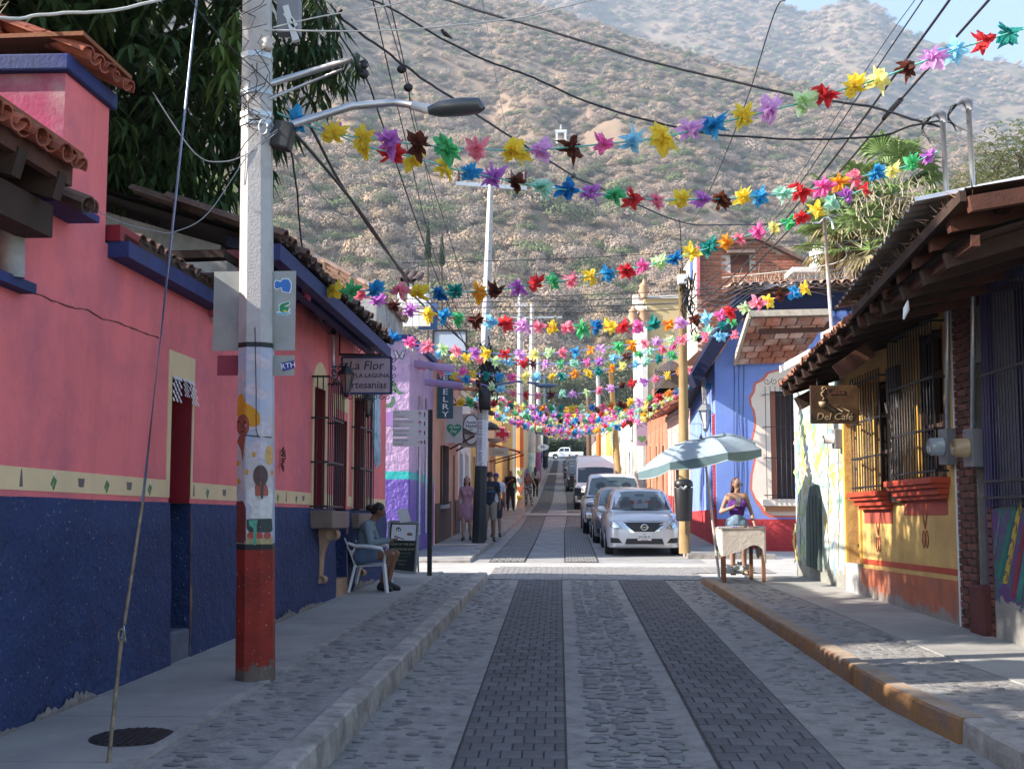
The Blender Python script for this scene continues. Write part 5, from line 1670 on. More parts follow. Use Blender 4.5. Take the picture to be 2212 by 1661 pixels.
# service masts
for i,(x0,y0_,x1,y1_,Y_,lab) in enumerate(((2049,425,2036,262,10.6,'shorter grey service mast with curled weather head above corrugated roof'),(2106,415,2092,235,10.6,'taller grey service mast with curled weather head above corrugated roof'))):
 p,q=at(x0,y0_,Y=Y_),at(x1,y1_,Y=Y_)
 t=thing('service_mast',lab,'service mast',tuple(p))
 b=MB();b.tube([p+Vector((0,0,-.8)),q],.026,10);b.build('pipe',m_galv,t)
 b=MB();b.tube([q+Vector((.01,0,-.02)),q+Vector((.0,0,.05)),q+Vector((-.06,0,.09)),q+Vector((-.11,0,.04))],[.03,.045,.04,.02],8);b.build('weather_head',flat('head_grey',(.2,.2,.22),.5),t)
 b=MB()
 for k in range(3): b.tube([q+Vector((-.1,0,.05)),q+Vector((-.17,k*.02,.02-.03*k)),q+Vector((-.2,0,-.07-.03*k)),q+Vector((-.12+.05*k,0,-.22))],.007,5)
 b.build('lead_wire',m_iron,t)
p,q=at(1797,720,Y=16),at(1780,472,Y=16)
t=thing('service_mast','rusty galvanised mast with two bent hooks standing on the parapet','service mast',tuple(p))
b=MB();b.tube([p,q],.026,10);b.build('pipe',mat('rusty_pipe',(.42,.40,.38),.6,.25,6,.2,50,metal=.3,col2=(.26,.10,.05),c2s=3.5),t)
b=MB();b.tube([q,at(1788,470,Y=16),at(1797,478,Y=16),at(1800,495,Y=16)],.02,6);b.tube([q,at(1770,482,Y=16),at(1755,482,Y=16)],.014,6);b.build('hook',flat('hook_grey',(.5,.5,.5),.4),t)
# ================================================================ BLUE CORNER HOUSE
m_sky=mat('bright_blue_wall',(.20,.29,.62),.85,.1,1.5,.3,40,streak=.14,col2=(.16,.24,.66),c2s=1.2)
m_rdado=mat('red_stucco_dado',(.46,.045,.05),.9,.15,3,1.0,30,bump2=1,b2s=12)
m_navyb=mat('navy_soffit_shade',(.004,.007,.035),.9,.15,3,.2,40)  # near-black: shadow under the overhang is put into this colour
m_peach=mat('peach_cream',(.78,.66,.56),.85,.06,3,.1,40)
m_coral=mat('coral_edge',(.60,.16,.12),.85,.1,3,.1,40)
bl=thing('house','bright blue corner house with red dado and peach painted window surround','house',(4,28,0))
WB=Wall((3.80,27.5),(10.5,27.5),(0,1));WBs=Wall((3.80,27.5),(4.0,34.6),(1,0))
kk=KD*27.5
wv0,wv1=WB.v(1690,1078),WB.v(1690,845)
wu0,wu1=WB.u(1668),WB.u(1722)
prof=lambda u: pw([(0,4.6+kk),(.8,5.85+kk),(8,6.0+kk)],u)
vd2=WB.v(1640,1121)
b=MB();WB.sheet(b,0,6.7,vd2,prof,[(wu0,wu1,wv0,wv1,.35)],step=.3);b.build('wall',m_sky,bl)
b=MB();WBs.sheet(b,0,WBs.L,1.0+kk,lambda u: 4.64+kk-.06*u,[(.75,1.35,1.0+kk,2.6+kk,.3)],step=1.5);b.build('side_wall',m_sky,bl)
b=MB();WB.rect(b,-.0,6.7,-.6,vd2,-.04,.1);b.build('dado',m_rdado,bl)
b=MB();WBs.rect(b,.04,WBs.L,-.6,1.0+kk,-.04,.1);b.build('side_dado',m_rdado,bl)
b=MB();WBs.rect(b,.75,1.35,1.0+kk,2.6+kk,.25,.3);b.build('side_door',m_wood,bl)
# painted surround outline
z7=lambda x,y: ((1600+x/3.322)/1.1573,(1000+y/3.322)/1.1573)
z8=lambda x,y: ((1700+x/2.768)/1.1573,(500+y/2.768)/1.1573)
so_=[z8(740,1130),z8(700,1165),z8(600,1192),z8(562,1240),z8(510,1265),z8(502,1320),z8(476,1362),z8(480,1410),z8(500,1452),z8(512,1520),z7(945,230),z7(920,330),z7(897,362),z7(930,420),z7(944,500),z7(918,620),z7(912,740),z7(945,820),z7(965,860),z7(990,885),z7(1020,945),z7(1080,975),z7(1150,955),z7(1250,925)]
so_in=[(x+5,y+(3 if i<8 else (-5 if i>17 else 0))) for i,(x,y) in enumerate(so_)]
uo=WB.px(so_);ui=WB.px(so_in)
# strips between outline and the window opening, laid on the wall
def surround(pts,d,m_,nm):
 b=MB();W_=WB
 for (u0_,v0_),(u1_,v1_) in zip(pts,pts[1:]):
  # everything right of the outline up to the wall end, except the window hole
  a,c=sorted((v0_,v1_))
  if c-a<1e-4: continue
  for va,vb in ((a,min(c,wv0)),(max(a,wv0),min(c,wv1)),(max(a,wv1),c)):
   if vb-va<1e-4: continue
   fu=lambda v: u0_+(u1_-u0_)*(v-v0_)/(v1_-v0_)
   right=wu0 if va>=wv0-1e-6 and vb<=wv1+1e-6 else 3.3
   W_.poly(b,[(fu(va),va),(right,va),(right,vb),(fu(vb),vb)],-d,-.0005)
 b.build(nm,m_,bl)
def mono(pts):
 out=[pts[0]]
 for p in pts[1:]:
  if p[1]<out[-1][1]-.001: out.append(p)
 return out
surround(mono(uo),.004,m_coral,'coral_outline');surround(mono(ui),.007,m_peach,'window_surround')
b=MB();WB.rect(b,wu0,3.4,wv0,wv1,.3,.34);wn=b.build('window',mat('brown_shutter',(.06,.035,.03),.7,.3,4,.2,40),bl)
b=MB();WB.rect(b,wu0,wu0+.14,wv0,wv1,.1,.299);b.build('frame',mat('terracotta_frame',(.40,.13,.07),.8,.1,3,.1,40),wn)
b=MB();WB.rect(b,WB.u(1645),3.4,WB.v(1680,1092),WB.v(1680,1078),-.22,.02);b.build('window_sill',m_peach,wn)
b=MB();WB.rect(b,WB.u(1650),3.4,WB.v(1680,1104),WB.v(1680,1092),-.12,.02);b.build('sill_moulding',mat('terracotta_frame2',(.42,.2,.1),.8,.1,3,.1,40),wn)
for i in range(8):
 b=MB();u=WB.u(1652)+i*.12;b.tube([WB.P(u,wv0,-.28),WB.P(u,wv1+.1,-.28)],.008,4);b.build('bar',m_iron,wn)
b=MB()
for v in (wv0+.1,wv0+1.0,wv0+1.75,wv1-.1): WB.rect(b,WB.u(1650),3.4,v-.01,v+.01,-.29,-.27);WB.rect(b,WB.u(1650),WB.u(1650)+.02,v-.01,v+.01,-.28,0)
for i in range(5): scroll(b,WB.P(WB.u(1656)+i*.18,wv1+.22,-.28),.085,1.2,i*2,1 if i % 2 else -1,.008)
b.build('grille_rail',m_iron,wn)
# navy rake and soffit with the overhang's shadow painted in, tile roofs
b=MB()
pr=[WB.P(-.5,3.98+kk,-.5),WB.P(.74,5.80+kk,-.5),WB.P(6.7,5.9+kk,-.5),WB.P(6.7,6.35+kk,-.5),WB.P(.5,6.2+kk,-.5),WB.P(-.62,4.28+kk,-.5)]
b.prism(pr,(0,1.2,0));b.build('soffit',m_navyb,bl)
b=MB()
for i in range(12): b.lathe(WB.P(.95+i*.3,5.72+kk,-.3),[(.0,-.12),(.15,-.02),(.15,.1)],8)
b.build('valance_scallop',m_sky,bl)
tile_roof(bl,WB.P(.3,6.35+kk,-.8),WB.P(6.7,6.5+kk,-.8),(0,1,.10),4,m_tpale,pitch=.24,r=.12,jit=.03)
b=MB();b.quad(WB.P(.3,6.3+kk,-.7),WB.P(6.7,6.45+kk,-.7),WB.P(6.7,7.0+kk,5),WB.P(.3,6.75+kk,5));b.build('roof_deck',m_tpale,bl)
b=MB();b.quad(WBs.P(0,4.35+kk,-.45),WBs.P(7.1,3.95+kk,-.45),WBs.P(7.1,5.2+kk,2),WBs.P(0,5.6+kk,2));b.build('side_roof',m_tdark,bl)
b=MB()
for i in range(300):
 p=WB.P(random.uniform(.5,6.4),6.5+kk+random.uniform(0,.2),random.uniform(-.6,.6));q=p+Vector((random.gauss(0,.08),0,random.uniform(.1,.35)))
 b.tube([p,q],[.006,.003],3)
b.build('dry_grass',MATS['dry_straw'],bl,kind='stuff')
# red painted brick quoin strip by the corner
b=MB();WBs.rect(b,.1,.42,1.0+kk,3.35+kk,-.03,.01);q_=b.build('quoin_strip',mat('quoin_red',(.42,.05,.07),.8,.15,6,.3,40),bl)
for i in range(26):
 b=MB();v=1.05+kk+i*.088;WBs.rect(b,.16,.36,v,v+.062,-.05,-.02);b.build('brick',mat('quoin_brick',(.25,.03,.04),.8,.2,6,.4,40),q_)
# cables clipped on the blue wall
b=MB()
for x in (1585,1597,1606): b.tube([WB.P(*WB.uv(x+random.uniform(-2,2),y),-.02) for y in range(780,1110,40)],.007,4)
b.build('wall_cable',m_iron,bl)
lantern('wall_lantern','silver street lantern with glass panes on the blue corner house',at(1524,898,Y=28.6),1.9,None,mat('lantern_clear',(.45,.47,.45),.15,.1,5,0,spec=.8),mat('lantern_zinc',(.22,.23,.23),.4,.1,5,0,metal=.5))
b=MB();p=at(1524,880,Y=28.6);b.beam(p,Vector((3.84,28.6,p.z+.1)),.05,.05);b.beam(at(1519,815,Y=28.7),at(1526,925,Y=28.7),.12,.1);b.build('lantern_post',mat('grey_wood',(.3,.28,.26),.9,.2,4,.4,40),bl)
# brick canopy beside the blue wall (underside of flat bricks)
cpy=thing('brick_canopy','sloping canopy of flat terracotta bricks jutting from blue house over side street','canopy',(5,26.5,5))
A_,B_=at(1590,789,Y=27.35),at(1722,784,Y=27.35);C_,D_=at(1795,688,Y=25.6),at(1622,692,Y=25.6)
nr_,nc_=7,5
m_cb=mat('canopy_brick',(.33,.12,.07),.9,.2,5,.4,40,rnd=.35,col2=(.42,.33,.28),c2s=2.2,c2t=.56)
for j in range(nr_):
 for i in range(-1,nc_):
  off=.5 if j % 2 else 0
  u_0,u_1=max(0,(i+off)/nc_+.010),min(1,(i+1+off)/nc_-.010)
  if u_1-u_0<.02: continue
  v_0,v_1=j/nr_+.012,(j+1)/nr_-.022
  P_=lambda u,v: A_.lerp(B_,u).lerp(D_.lerp(C_,u),v)+Vector((0,0,.03*(v*nr_-j)))
  b=MB();b.prism([P_(u_0,v_0),P_(u_1,v_0),P_(u_1,v_1),P_(u_0,v_1)],(0,.02,.05));b.build('brick',m_cb,cpy)
b=MB();b.prism([p+Vector((0,.04,.09)) for p in (A_,B_,C_,D_)],(0,.02,.08));b.build('deck',mat('canopy_mortar',(.34,.29,.25),.95,.2,4,.4,40),cpy)
b=MB();b.beam(D_+Vector((-.05,0,.15)),C_+Vector((0,0,.15)),.12,.14);b.beam(A_+Vector((-.04,0,.05)),D_+Vector((-.04,0,.1)),.07,.14);b.build('edge_board',mat('straw_edge',(.42,.36,.29),.95,.3,12,.6,40),cpy)
b=MB();b.beam(at(1640,712,Y=26),at(1790,706,Y=26),.1,.22);b.build('front_beam',m_woodr,cpy)
# ================================================================ PURPLE HOUSE ACROSS THE SIDE STREET
def zroad(y): return zr(y)+.12
m_lil=mat('lilac_stucco',(.42,.28,.45),.45,.12,1.5,.3,30,col2=(.33,.21,.37),c2s=2,bump2=1,b2s=7,spec=.6)
m_vio=mat('violet_stucco',(.10,.055,.32),.38,.15,2,.4,30,bump2=1,b2s=8,spec=.7)
m_tealb=mat('teal_band',(.03,.38,.38),.5,.1,3,.2,30,bump2=.6,b2s=8)
pu=thing('house','lilac and violet corner house with teal stripe and two purple drain spouts','house',(-3.3,24,0))
CYp=23.9
WP=Wall((-3.28,CYp),(-9.0,CYp),(0,1));WPs=Wall((-3.28,CYp),(-3.18,27.6),(-1,0))
kp=KD*CYp
vt0,vt1,vp=WP.v(860,1035),WP.v(860,1018),WP.v(868,736)
for W_,u1_,nm in ((WP,5.5,'wall'),(WPs,WPs.L,'side_wall')):
 b=MB();W_.sheet(b,0,u1_,vt1,vp,step=1.5);b.build(nm,m_lil,pu)
 b=MB();W_.rect(b,0 if W_ is WPs else -.0,u1_,-.5,vt0,-.03,.1);b.build(nm.replace('wall','dado'),m_vio,pu)
 b=MB();W_.rect(b,0,u1_,vt0,vt1,-.015,.1);b.build(nm.replace('wall','stripe'),m_tealb,pu)
b=MB();WP.rect(b,-.08,5.5,vp,vp+.12,-.08,.3);b.build('coping',m_blue,pu)
b=MB();WPs.rect(b,.35,3.7,vp,vp+.12,-.08,.3);b.build('side_coping',m_blue,pu)
b=MB();b.quad(WP.P(0,vp),WPs.P(WPs.L,vp),WPs.P(WPs.L,vp,5),WP.P(5.5,vp));b.build('flat_roof',m_grey,pu)
for (x0,y0_,x1,y1_,Y0) in ((896,786,982,797,24.6),(925,826,1000,834,26.2)):
 p,q=at(x0,y0_,Y=Y0),at(x1,y1_,Y=Y0)
 b=MB();b.tube([p+Vector((-.3,0,.03)),p,q],.085,12);b.build('drain_spout',mat('lilac_spout',(.36,.24,.42),.6,.15,3,.2,40),pu)
# painted decorations on the camera-facing wall
z4=lambda x,y: ((640+x/3.0197)/1.1573,(550+y/3.0197)/1.1573)
m_dk=flat('deco_dark',(.05,.04,.07));m_dg=flat('deco_green',(.07,.16,.08));m_dp=flat('deco_pale',(.45,.45,.5))
b=MB()
for s_ in (-1,1):
 WP.poly(b,WP.px([z4(1083+s_*2,1030),z4(1083+s_*22,990),z4(1083+s_*44,985),z4(1083+s_*34,1020),z4(1083+s_*22,1050)]),-.006,0)
b.build('painted_butterfly',m_dp,pu)
b=MB()
for s_ in (-1,1): b.tube([WP.P(*WP.uv(*z4(1083+s_*a,c)),-.008) for a,c in ((2,1030),(22,990),(44,985),(34,1020),(22,1050),(2,1035))],.008,4)
b.build('butterfly_outline',m_dk,pu)
def arc_blob(pts,wds):
 out=[];back=[]
 for i,(x,y) in enumerate(pts):
  x2,y2=pts[min(i+1,len(pts)-1)];x1,y1=pts[max(i-1,0)]
  dx,dy=x2-x1,y2-y1;l_=math.hypot(dx,dy) or 1
  nx_,ny_=-dy/l_*wds[i],dx/l_*wds[i]
  out.append(z4(x+nx_,y+ny_));back.append(z4(x-nx_,y-ny_))
 return out+back[::-1]
for k,(pts,wds) in enumerate((([(1030,1215),(1040,1250),(1055,1285),(1080,1305),(1115,1300)],[8,14,16,12,2]),
                 ([(1030,1330),(1035,1370),(1010,1400),(975,1400),(950,1370)],[8,14,15,13,4]))):
 b=MB()
 o_=arc_blob(pts,wds);n=len(pts)
 for i in range(n-1): WP.poly(b,WP.px([o_[i],o_[i+1],o_[2*n-2-i],o_[2*n-1-i]]),-.006-.0004*k,0)
 b.build('painted_chili',m_dg,pu)
b=MB();WP.rect(b,*sorted((WP.u(z4(1035,0)[0]),WP.u(z4(965,0)[0]))),WP.v(*z4(1000,1555)),WP.v(*z4(1000,1450)),-.006,0);b.build('painted_plaque',mat('plaque_violet',(.30,.16,.40),.6,.1,3,0),pu)
# sea picture painted on the end of the pink wall
W1e=W1
b=MB();W1.poly(b,W1.px([(803,838),(820,842),(822,1000),(812,1012),(806,985),(802,900)]),-.007,0);b.build('painted_sea',mat('sea_paint',(.35,.45,.55),.8,.1,5,.2,30,col2=(.08,.17,.22),c2s=4),ph)
# conduit, blue post and meter on the side wall
for y_,x_ in ((24.9,-3.18),(25.7,-3.13)):
 b=MB();b.tube([(x_,y_,.5),(x_,y_,3.6)],.03,6);b.build('pipe',m_galv,pu)
meter('round blue grey meter on the violet side wall of the corner house',0,0,flat('meter_blue',(.2,.27,.4),.3),wl=type('x',(),{'uv': lambda s,x,y: (0,0),'P': lambda s,u,v: Vector((-3.16,25.2,1.75))})())
# bleached tile roof standing above it
r0,r1=Vector((-3.9,23.4,5.72)),Vector((-3.8,27.6,5.62))
tile_roof(pu,r0,r1,(-1,0,.52),6,m_tpale,pitch=.235,r=.125,jit=.03)
b=MB();b.tube([r0+Vector((-1.85,-.1,1.1)),r1+Vector((-1.85,0,1.1))],.12,8);b.build('ridge_tile',m_tpale,pu)
b=MB();b.box((-5.6,25.5,5.3),(3.3,4.0,1.0));b.build('upper_storey',m_grey,pu)
b=MB()
for i in range(420):
 p=r0.lerp(r1,random.random())+Vector((-random.random()**2*1.8,0,0));p.z +=(r0.x-p.x)*.5+.08
 q=p+Vector((random.gauss(.05,.07),random.gauss(0,.05),random.uniform(.08,.3)))
 b.tube([p,q],[.006,.003],3)
b.build('dry_grass',MATS['dry_straw'],pu,kind='stuff')
# roof terrace with dark tiled canopy on white posts
rt=thing('roof_terrace','small rooftop terrace with dark tile canopy on white posts above the lilac house','terrace',(-3.4,29,4.6))
a,c=at(868,590,Y=29),at(905,590,Y=29)
tile_roof(rt,Vector((at(855,605,Y=28.6).x,28.6,at(855,605,Y=28.6).z)),Vector((at(912,612,Y=28.6).x,28.6,at(912,612,Y=28.6).z)),(0,1,.32),4,m_tdark,pitch=.2,r=.11)
for x in (864,886,900):
 b=MB();b.beam(at(x,612,Y=28.9),at(x,705,Y=28.9),.12,.12)
 b.build('post',mat('white_post',(.7,.7,.7),.7,.1,3,.2,40),rt)
b=MB();a,c=at(868,650,Y=29.3),at(895,705,Y=29.3);b.box(((a.x+c.x)/2,29.3,(a.z+c.z)/2),(1.2,.1,a.z-c.z));b.build('parapet',mat('white_post',(.7,.7,.7)),rt)
b=MB();a,c=at(905,655,Y=29.5),at(945,712,Y=29.5);b.box(((a.x+c.x)/2,29.5,(a.z+c.z)/2),(c.x-a.x,.1,a.z-c.z));b.build('blue_wall',mat('dusty_blue',(.06,.13,.28),.7,.1,3,.2,40),rt)
b=MB();a,c=at(895,632,Y=28.8),at(925,665,Y=28.8);b.box(((a.x+c.x)/2,28.8,(a.z+c.z)/2),(c.x-a.x,.5,a.z-c.z));b.build('water_box',mat('white_post',(.7,.7,.7)),rt,bevel=.03)
sg2=thing('rooftop_sign','pale blue rectangular sign panel in black frame above the tile roofs','sign',tuple(at(972,738,Y=30)))
a,c=at(936,714,Y=30),at(1008,760,Y=30)
b=MB();b.box(((a.x+c.x)/2,30,(a.z+c.z)/2),(c.x-a.x-.06,.04,a.z-c.z-.06));b.build('panel',flat('pale_blue_panel',(.42,.50,.60)),sg2)
for p,q in (((936,714),(1008,714)),((936,760),(1008,760)),((936,714),(936,760)),((1008,714),(1008,770))):
 b=MB();b.beam(at(*p,Y=29.97),at(*q,Y=29.97),.05,.05);b.build('frame_bar',m_iron,sg2)
# ================================================================ ROWS OF HOUSES FURTHER UP THE STREET
m_win=m_glassd
cols=dict(peach=(.55,.27,.18),orange=(.42,.17,.10),white=(.62,.60,.56),cream=(.60,.50,.34),yellow=(.55,.38,.10),ochre=(.50,.33,.12),maroon=(.20,.03,.05),green=(.08,.28,.18),
   teal=(.05,.30,.30),blue=(.10,.16,.42),pink=(.50,.14,.18),brown=(.10,.06,.05),lilac=(.36,.28,.40),grey=(.35,.34,.33),red=(.38,.05,.05),rose=(.55,.36,.32),navy=(.03,.04,.12))
def cm(c): return mat('wall_'+c,cols[c],.88,.14,1.2,.35,30,streak=.18,bump2=.4,b2s=4)
def row_house(side,x0,x1,Y0,Y1,h,wc,dc,label,doors=(),wins=(),awn=None,tiles=None,corn='white',depth=9,dh=1.0,spouts=0,wcol='brown',front=True):
 """side -1 left, +1 right; street wall from (x0,Y0) to (x1,Y1)"""
 W_=Wall((x0,Y0),(x1,Y1),(side,0))
 zb=zroad((Y0+Y1)/2);g0_=zroad(Y0)
 t=thing('house',label,'house',(x0,Y0,g0_))
 P_=lambda u,z,d=0: (lambda p: Vector((p.x,p.y,z)))(W_.P(u,0,d))
 top=g0_+h
 sgn={}
 ops=[(u,u+w_,None,hh,'door',c) for u,w_,hh,c in doors]+[(u,u+w_,z_,hh,'window',c) for u,w_,z_,hh,c in wins]
 # wall with openings, street level follows the ground under each opening
 b=MB();us=sorted({0,W_.L} | {o[0] for o in ops} | {o[1] for o in ops});us=[u for u in us if 0<=u<=W_.L]
 bd_=MB()
 for a,c in zip(us,us[1:]):
  gz=zroad(Y0+W_.U.y*(a+c)/2);o=[q for q in ops if q[0]<=a+1e-6 and q[1]>=c-1e-6]
  segs_=[(-.5,top-gz)]
  if o:
   q=sorted(((0 if z_[2] is None else z_[2]),z_[3]) for z_ in o)
   segs_=[];cur=-.5
   for lo,hi in q: segs_.append((cur,lo));cur=hi
   segs_.append((cur,top-gz))
  for lo,hi in segs_:
   if hi-lo<.02: continue
   if lo<dh:
    m1=min(hi,dh)
    bd_.quad(P_(a,gz+lo,-.02),P_(c,gz+lo,-.02),P_(c,gz+m1,-.02),P_(a,gz+m1,-.02))
    bd_.quad(P_(a,gz+m1,-.02),P_(c,gz+m1,-.02),P_(c,gz+m1,.02),P_(a,gz+m1,.02))
    lo=m1
   if hi-lo>.02: b.quad(P_(a,gz+lo),P_(c,gz+lo),P_(c,gz+hi),P_(a,gz+hi))
  for q in o:
   lo=0 if q[2] is None else q[2];hi=q[3]
   for e,f in (((a,lo),(a,hi)),((c,lo),(c,hi)),((a,hi),(c,hi)),((a,lo),(c,lo))):
    b.quad(P_(e[0],gz+e[1]),P_(f[0],gz+f[1]),P_(f[0],gz+f[1],.25),P_(e[0],gz+e[1],.25))
 if front:
  b.quad(P_(0,g0_-.5),P_(0,g0_-.5,depth),P_(0,top,depth),P_(0,top))
  b.quad(P_(W_.L,g0_-.5),P_(W_.L,g0_-.5,depth),P_(W_.L,top,depth),P_(W_.L,top))
 b.build('wall',cm(wc),t)
 if bd_.v: bd_.build('dado',cm(dc),t)
 b=MB();b.quad(P_(0,top),P_(W_.L,top),P_(W_.L,top,depth),P_(0,top,depth));b.build('roof',m_grey,t)
 if corn: b=MB();b.prism([P_(0,top-.12,-.08),P_(W_.L,top-.12,-.08),P_(W_.L,top+.06,-.08),P_(0,top+.06,-.08)],W_.N*.3);b.build('cornice',cm(corn),t)
 for (ua_,ub_,lo,hi,kd,c) in ops:
  gz=zroad(Y0+W_.U.y*(ua_+ub_)/2);lo=0 if lo is None else lo
  b=MB();b.prism([P_(ua_,gz+lo,.2),P_(ub_,gz+lo,.2),P_(ub_,gz+hi,.2),P_(ua_,gz+hi,.2)],W_.N*.05)
  o_=b.build(kd,cm(c) if c in cols else m_win,t)
  if kd=='window':
   for s_ in (0,.5,1):
    b=MB();um=lerp(ua_+.04,ub_-.04,s_);b.prism([P_(um-.03,gz+lo,.1),P_(um+.03,gz+lo,.1),P_(um+.03,gz+hi,.1),P_(um-.03,gz+hi,.1)],W_.N*.06);b.build('frame',m_wood,o_)
   b=MB();b.prism([P_(ua_-.1,gz+lo-.1,-.12),P_(ub_+.1,gz+lo-.1,-.12),P_(ub_+.1,gz+lo,-.12),P_(ua_-.1,gz+lo,-.12)],W_.N*.2);b.build('sill',cm('grey'),o_)
   if Y0<60:
    for i in range(6):
     b=MB();um=lerp(ua_,ub_,i/5);b.tube([P_(um,gz+lo,-.08),P_(um,gz+hi,-.08)],.012,4);b.build('bar',m_iron,o_)
  else:
   b=MB();b.prism([P_(ua_-.09,gz+lo,-.03),P_(ua_,gz+lo,-.03),P_(ua_,gz+hi+.09,-.03),P_(ua_-.09,gz+hi+.09,-.03)],W_.N*.05)
   b.build('jamb',cm('cream'),o_)
 if awn:
  u,w_,z_,out,c=awn;gz=zroad(Y0+u)
  b=MB();b.prism([P_(u,gz+z_,0),P_(u+w_,gz+z_,0),P_(u+w_,gz+z_-.35,-out),P_(u,gz+z_-.35,-out)],(0,0,.05));aw=b.build('awning',cm(c),t)
  for s_ in (0,w_):
   b=MB();b.beam(P_(u+s_,gz+z_-.75,0),P_(u+s_,gz+z_-.38,-out),.05,.05);b.build('brace',m_woodr,aw)
 if tiles:
  m_,over,rise=tiles
  e0,e1=P_(0,top+.0,-over),P_(W_.L,top+.0,-over)
  tile_roof(t,e0,e1,Vector((W_.N.x,0,rise)),4,m_,pitch=.25 if Y0<60 else .4,r=.13 if Y0<60 else .2,ind=Y0<45)
  b=MB();b.prism([e0+Vector((0,0,-.03)),e1+Vector((0,0,-.03)),e1+Vector((W_.N.x*3,0,3*rise-.03)),e0+Vector((W_.N.x*3,0,3*rise-.03))],(0,0,.04));b.build('roof_deck',m_wood,t)
 for i in range(spouts):
  u=W_.L*(i+.5)/spouts;p=P_(u,top-.35)
  b=MB();b.tube([p,p-W_.N*1.0+Vector((0,0,-.06))],.06,8);b.build('drain_spout',cm('orange'),t)
 return t
L_=row_house
L_(-1,-3.15,-3.1,27.7,33.5,4.6,'peach','brown','peach house with barred window beside the violet corner house',[(3.9,1.0,2.3,'brown')],[(1.2,1.2,.95,2.5,'brown')],spouts=2,corn='orange',awn=(3.4,1.8,3.2,.7,'brown'))
L_(-1,-3.1,-3.05,33.5,37.5,4.3,'white','navy','narrow white house with blue tiled door jambs and white gate',[(.5,.9,2.4,'blue'),(2.3,1.0,2.4,'white')],[],corn='cream')
L_(-1,-3.05,-3.0,37.5,41.5,4.0,'yellow','ochre','narrow yellow house front between the white houses on the left',[(.6,1.1,2.4,'ochre'),(2.4,1.0,2.4,'yellow')],[],tiles=(m_tdark,.5,.35))
L_(-1,-3.0,-2.95,41.5,50.5,3.9,'cream','white','cream shop with white shutters and red awning behind the pharmacy cross',[(.8,1.0,2.3,'white'),(3.0,1.0,2.3,'brown'),(5.2,1.0,2.3,'white'),(7.3,1.0,2.3,'teal')],[],awn=(4.5,3.8,3.0,1.3,'orange'))
L_(-1,-2.75,-2.7,52,62,5.2,'ochre','maroon','yellow ochre house with maroon dado behind the orange painted pole',[(2,1.0,2.4,'brown'),(6,1.0,2.4,'teal')],[(4,1.0,1.0,2.4,'x')],dh=1.3)
L_(-1,-2.7,-2.65,62,76,4.4,'white','green','white house with green door and dado on the left',[(3,1.2,2.5,'green'),(9,1.2,2.5,'green')],[(6,1.1,1,2.4,'x')])
L_(-1,-2.6,-2.6,76,95,5.0,'cream','blue','long cream house with blue dado further up the left side',[(4,1.2,2.5,'blue'),(12,1.2,2.5,'brown')],[(8,1.1,1,2.4,'x')],tiles=(m_twarm,.5,.3))
L_(-1,-2.6,-2.6,95,122,4.6,'rose','red','rose coloured house with red dado far up the left side',[(6,1.5,2.6,'brown'),(17,1.5,2.6,'brown')],[(11,1.2,1,2.4,'x')])
L_(-1,-2.7,-3.2,122,170,5.4,'lilac','pink','lilac house at the far left end before the crossing street',[(10,2,2.6,'brown'),(30,2,2.6,'brown')],[])
R_=row_house
R_(1,4.0,4.05,34.7,42.5,3.9,'rose','red','low rose house with red streaked wall beside the blue corner house',[(1.0,1.0,2.4,'red'),(4.6,1.0,2.4,'red')],[(2.7,1.0,1,2.4,'x')],tiles=(m_tred,.6,.35))
R_(1,4.05,4.1,42.5,54,4.6,'orange','orange','orange terracotta house with three tall door openings on the right',[(1.2,1.1,2.9,'red'),(4.4,1.1,2.9,'brown'),(8.0,1.1,2.9,'red')],[],corn='lilac',tiles=(m_tred,.5,.35))
R_(1,4.2,4.2,62,80,5.2,'white','cream','white two storey house with teal trim on the right side',[(3,1.2,2.5,'teal'),(10,1.2,2.5,'brown')],[(6,1.2,1,2.4,'x'),(3,1.2,3.2,4.4,'x')],corn='teal')
R_(1,4.2,4.2,80,104,4.6,'yellow','ochre','long yellow house behind the wooden pole on the right',[(4,1.5,2.5,'brown'),(14,1.5,2.5,'teal')],[(9,1.2,1,2.4,'x')])
R_(1,4.3,4.6,104,168,4.2,'cream','teal','cream house with teal dado at the far right end',[(10,2,2.6,'brown'),(34,2,2.6,'orange')],[])
# tall beige building standing back
tb=thing('building','tall beige building with white pilasters and stone urn finials on the right','building',(5.6,58,0))
Yb=56.0
a=at(1394,640,Y=Yb);c=at(1483,860,Y=Yb)
b=MB();b.box(((a.x+5+a.x)/2,Yb+4,(a.z)/2),(5,8,a.z));b.build('wall',mat('beige_wall',(.50,.38,.20),.9,.08,1,.2,40),tb)
for i,x in enumerate((1372,1382,1390)):
 b=MB();p=at(x,640+12*i,Y=Yb-.1-i*.3+1);b.box((p.x,Yb+.6-.3*i,p.z/2),(.28,.4,p.z));b.build('pilaster',cm('white'),tb)
for x,y in ((1391,645),(1368,700),(1390,700)):
 p=at(x,y,Y=Yb-.1);b=MB();b.lathe(p,[(.22,0),(.12,.1),(.3,.35),(.2,.6),(.26,.66),(.1,.8),(.04,1.0)],10);b.build('urn_finial',mat('finial_tan',(.45,.27,.17),.8,.1,3,.2,40),tb)
b=MB();p=at(1394,640,Y=Yb-.05);b.beam(at(1392,643,Y=Yb-.05),at(1485,641,Y=Yb-.05),.2,.15);b.build('cornice',cm('white'),tb)
b=MB();b.box(at(1449,830,Y=50),(1.5,1,1.3));lt=b.build('dark_turret',mat('old_wood_turret',(.12,.09,.07),.9,.3,3,.4,30),tb)
b=MB();q=at(1449,800,Y=50);b.lathe(q,[(1.1,-.1),(.1,.45)],4,smooth=False);b.build('turret_roof',m_tdark,lt)
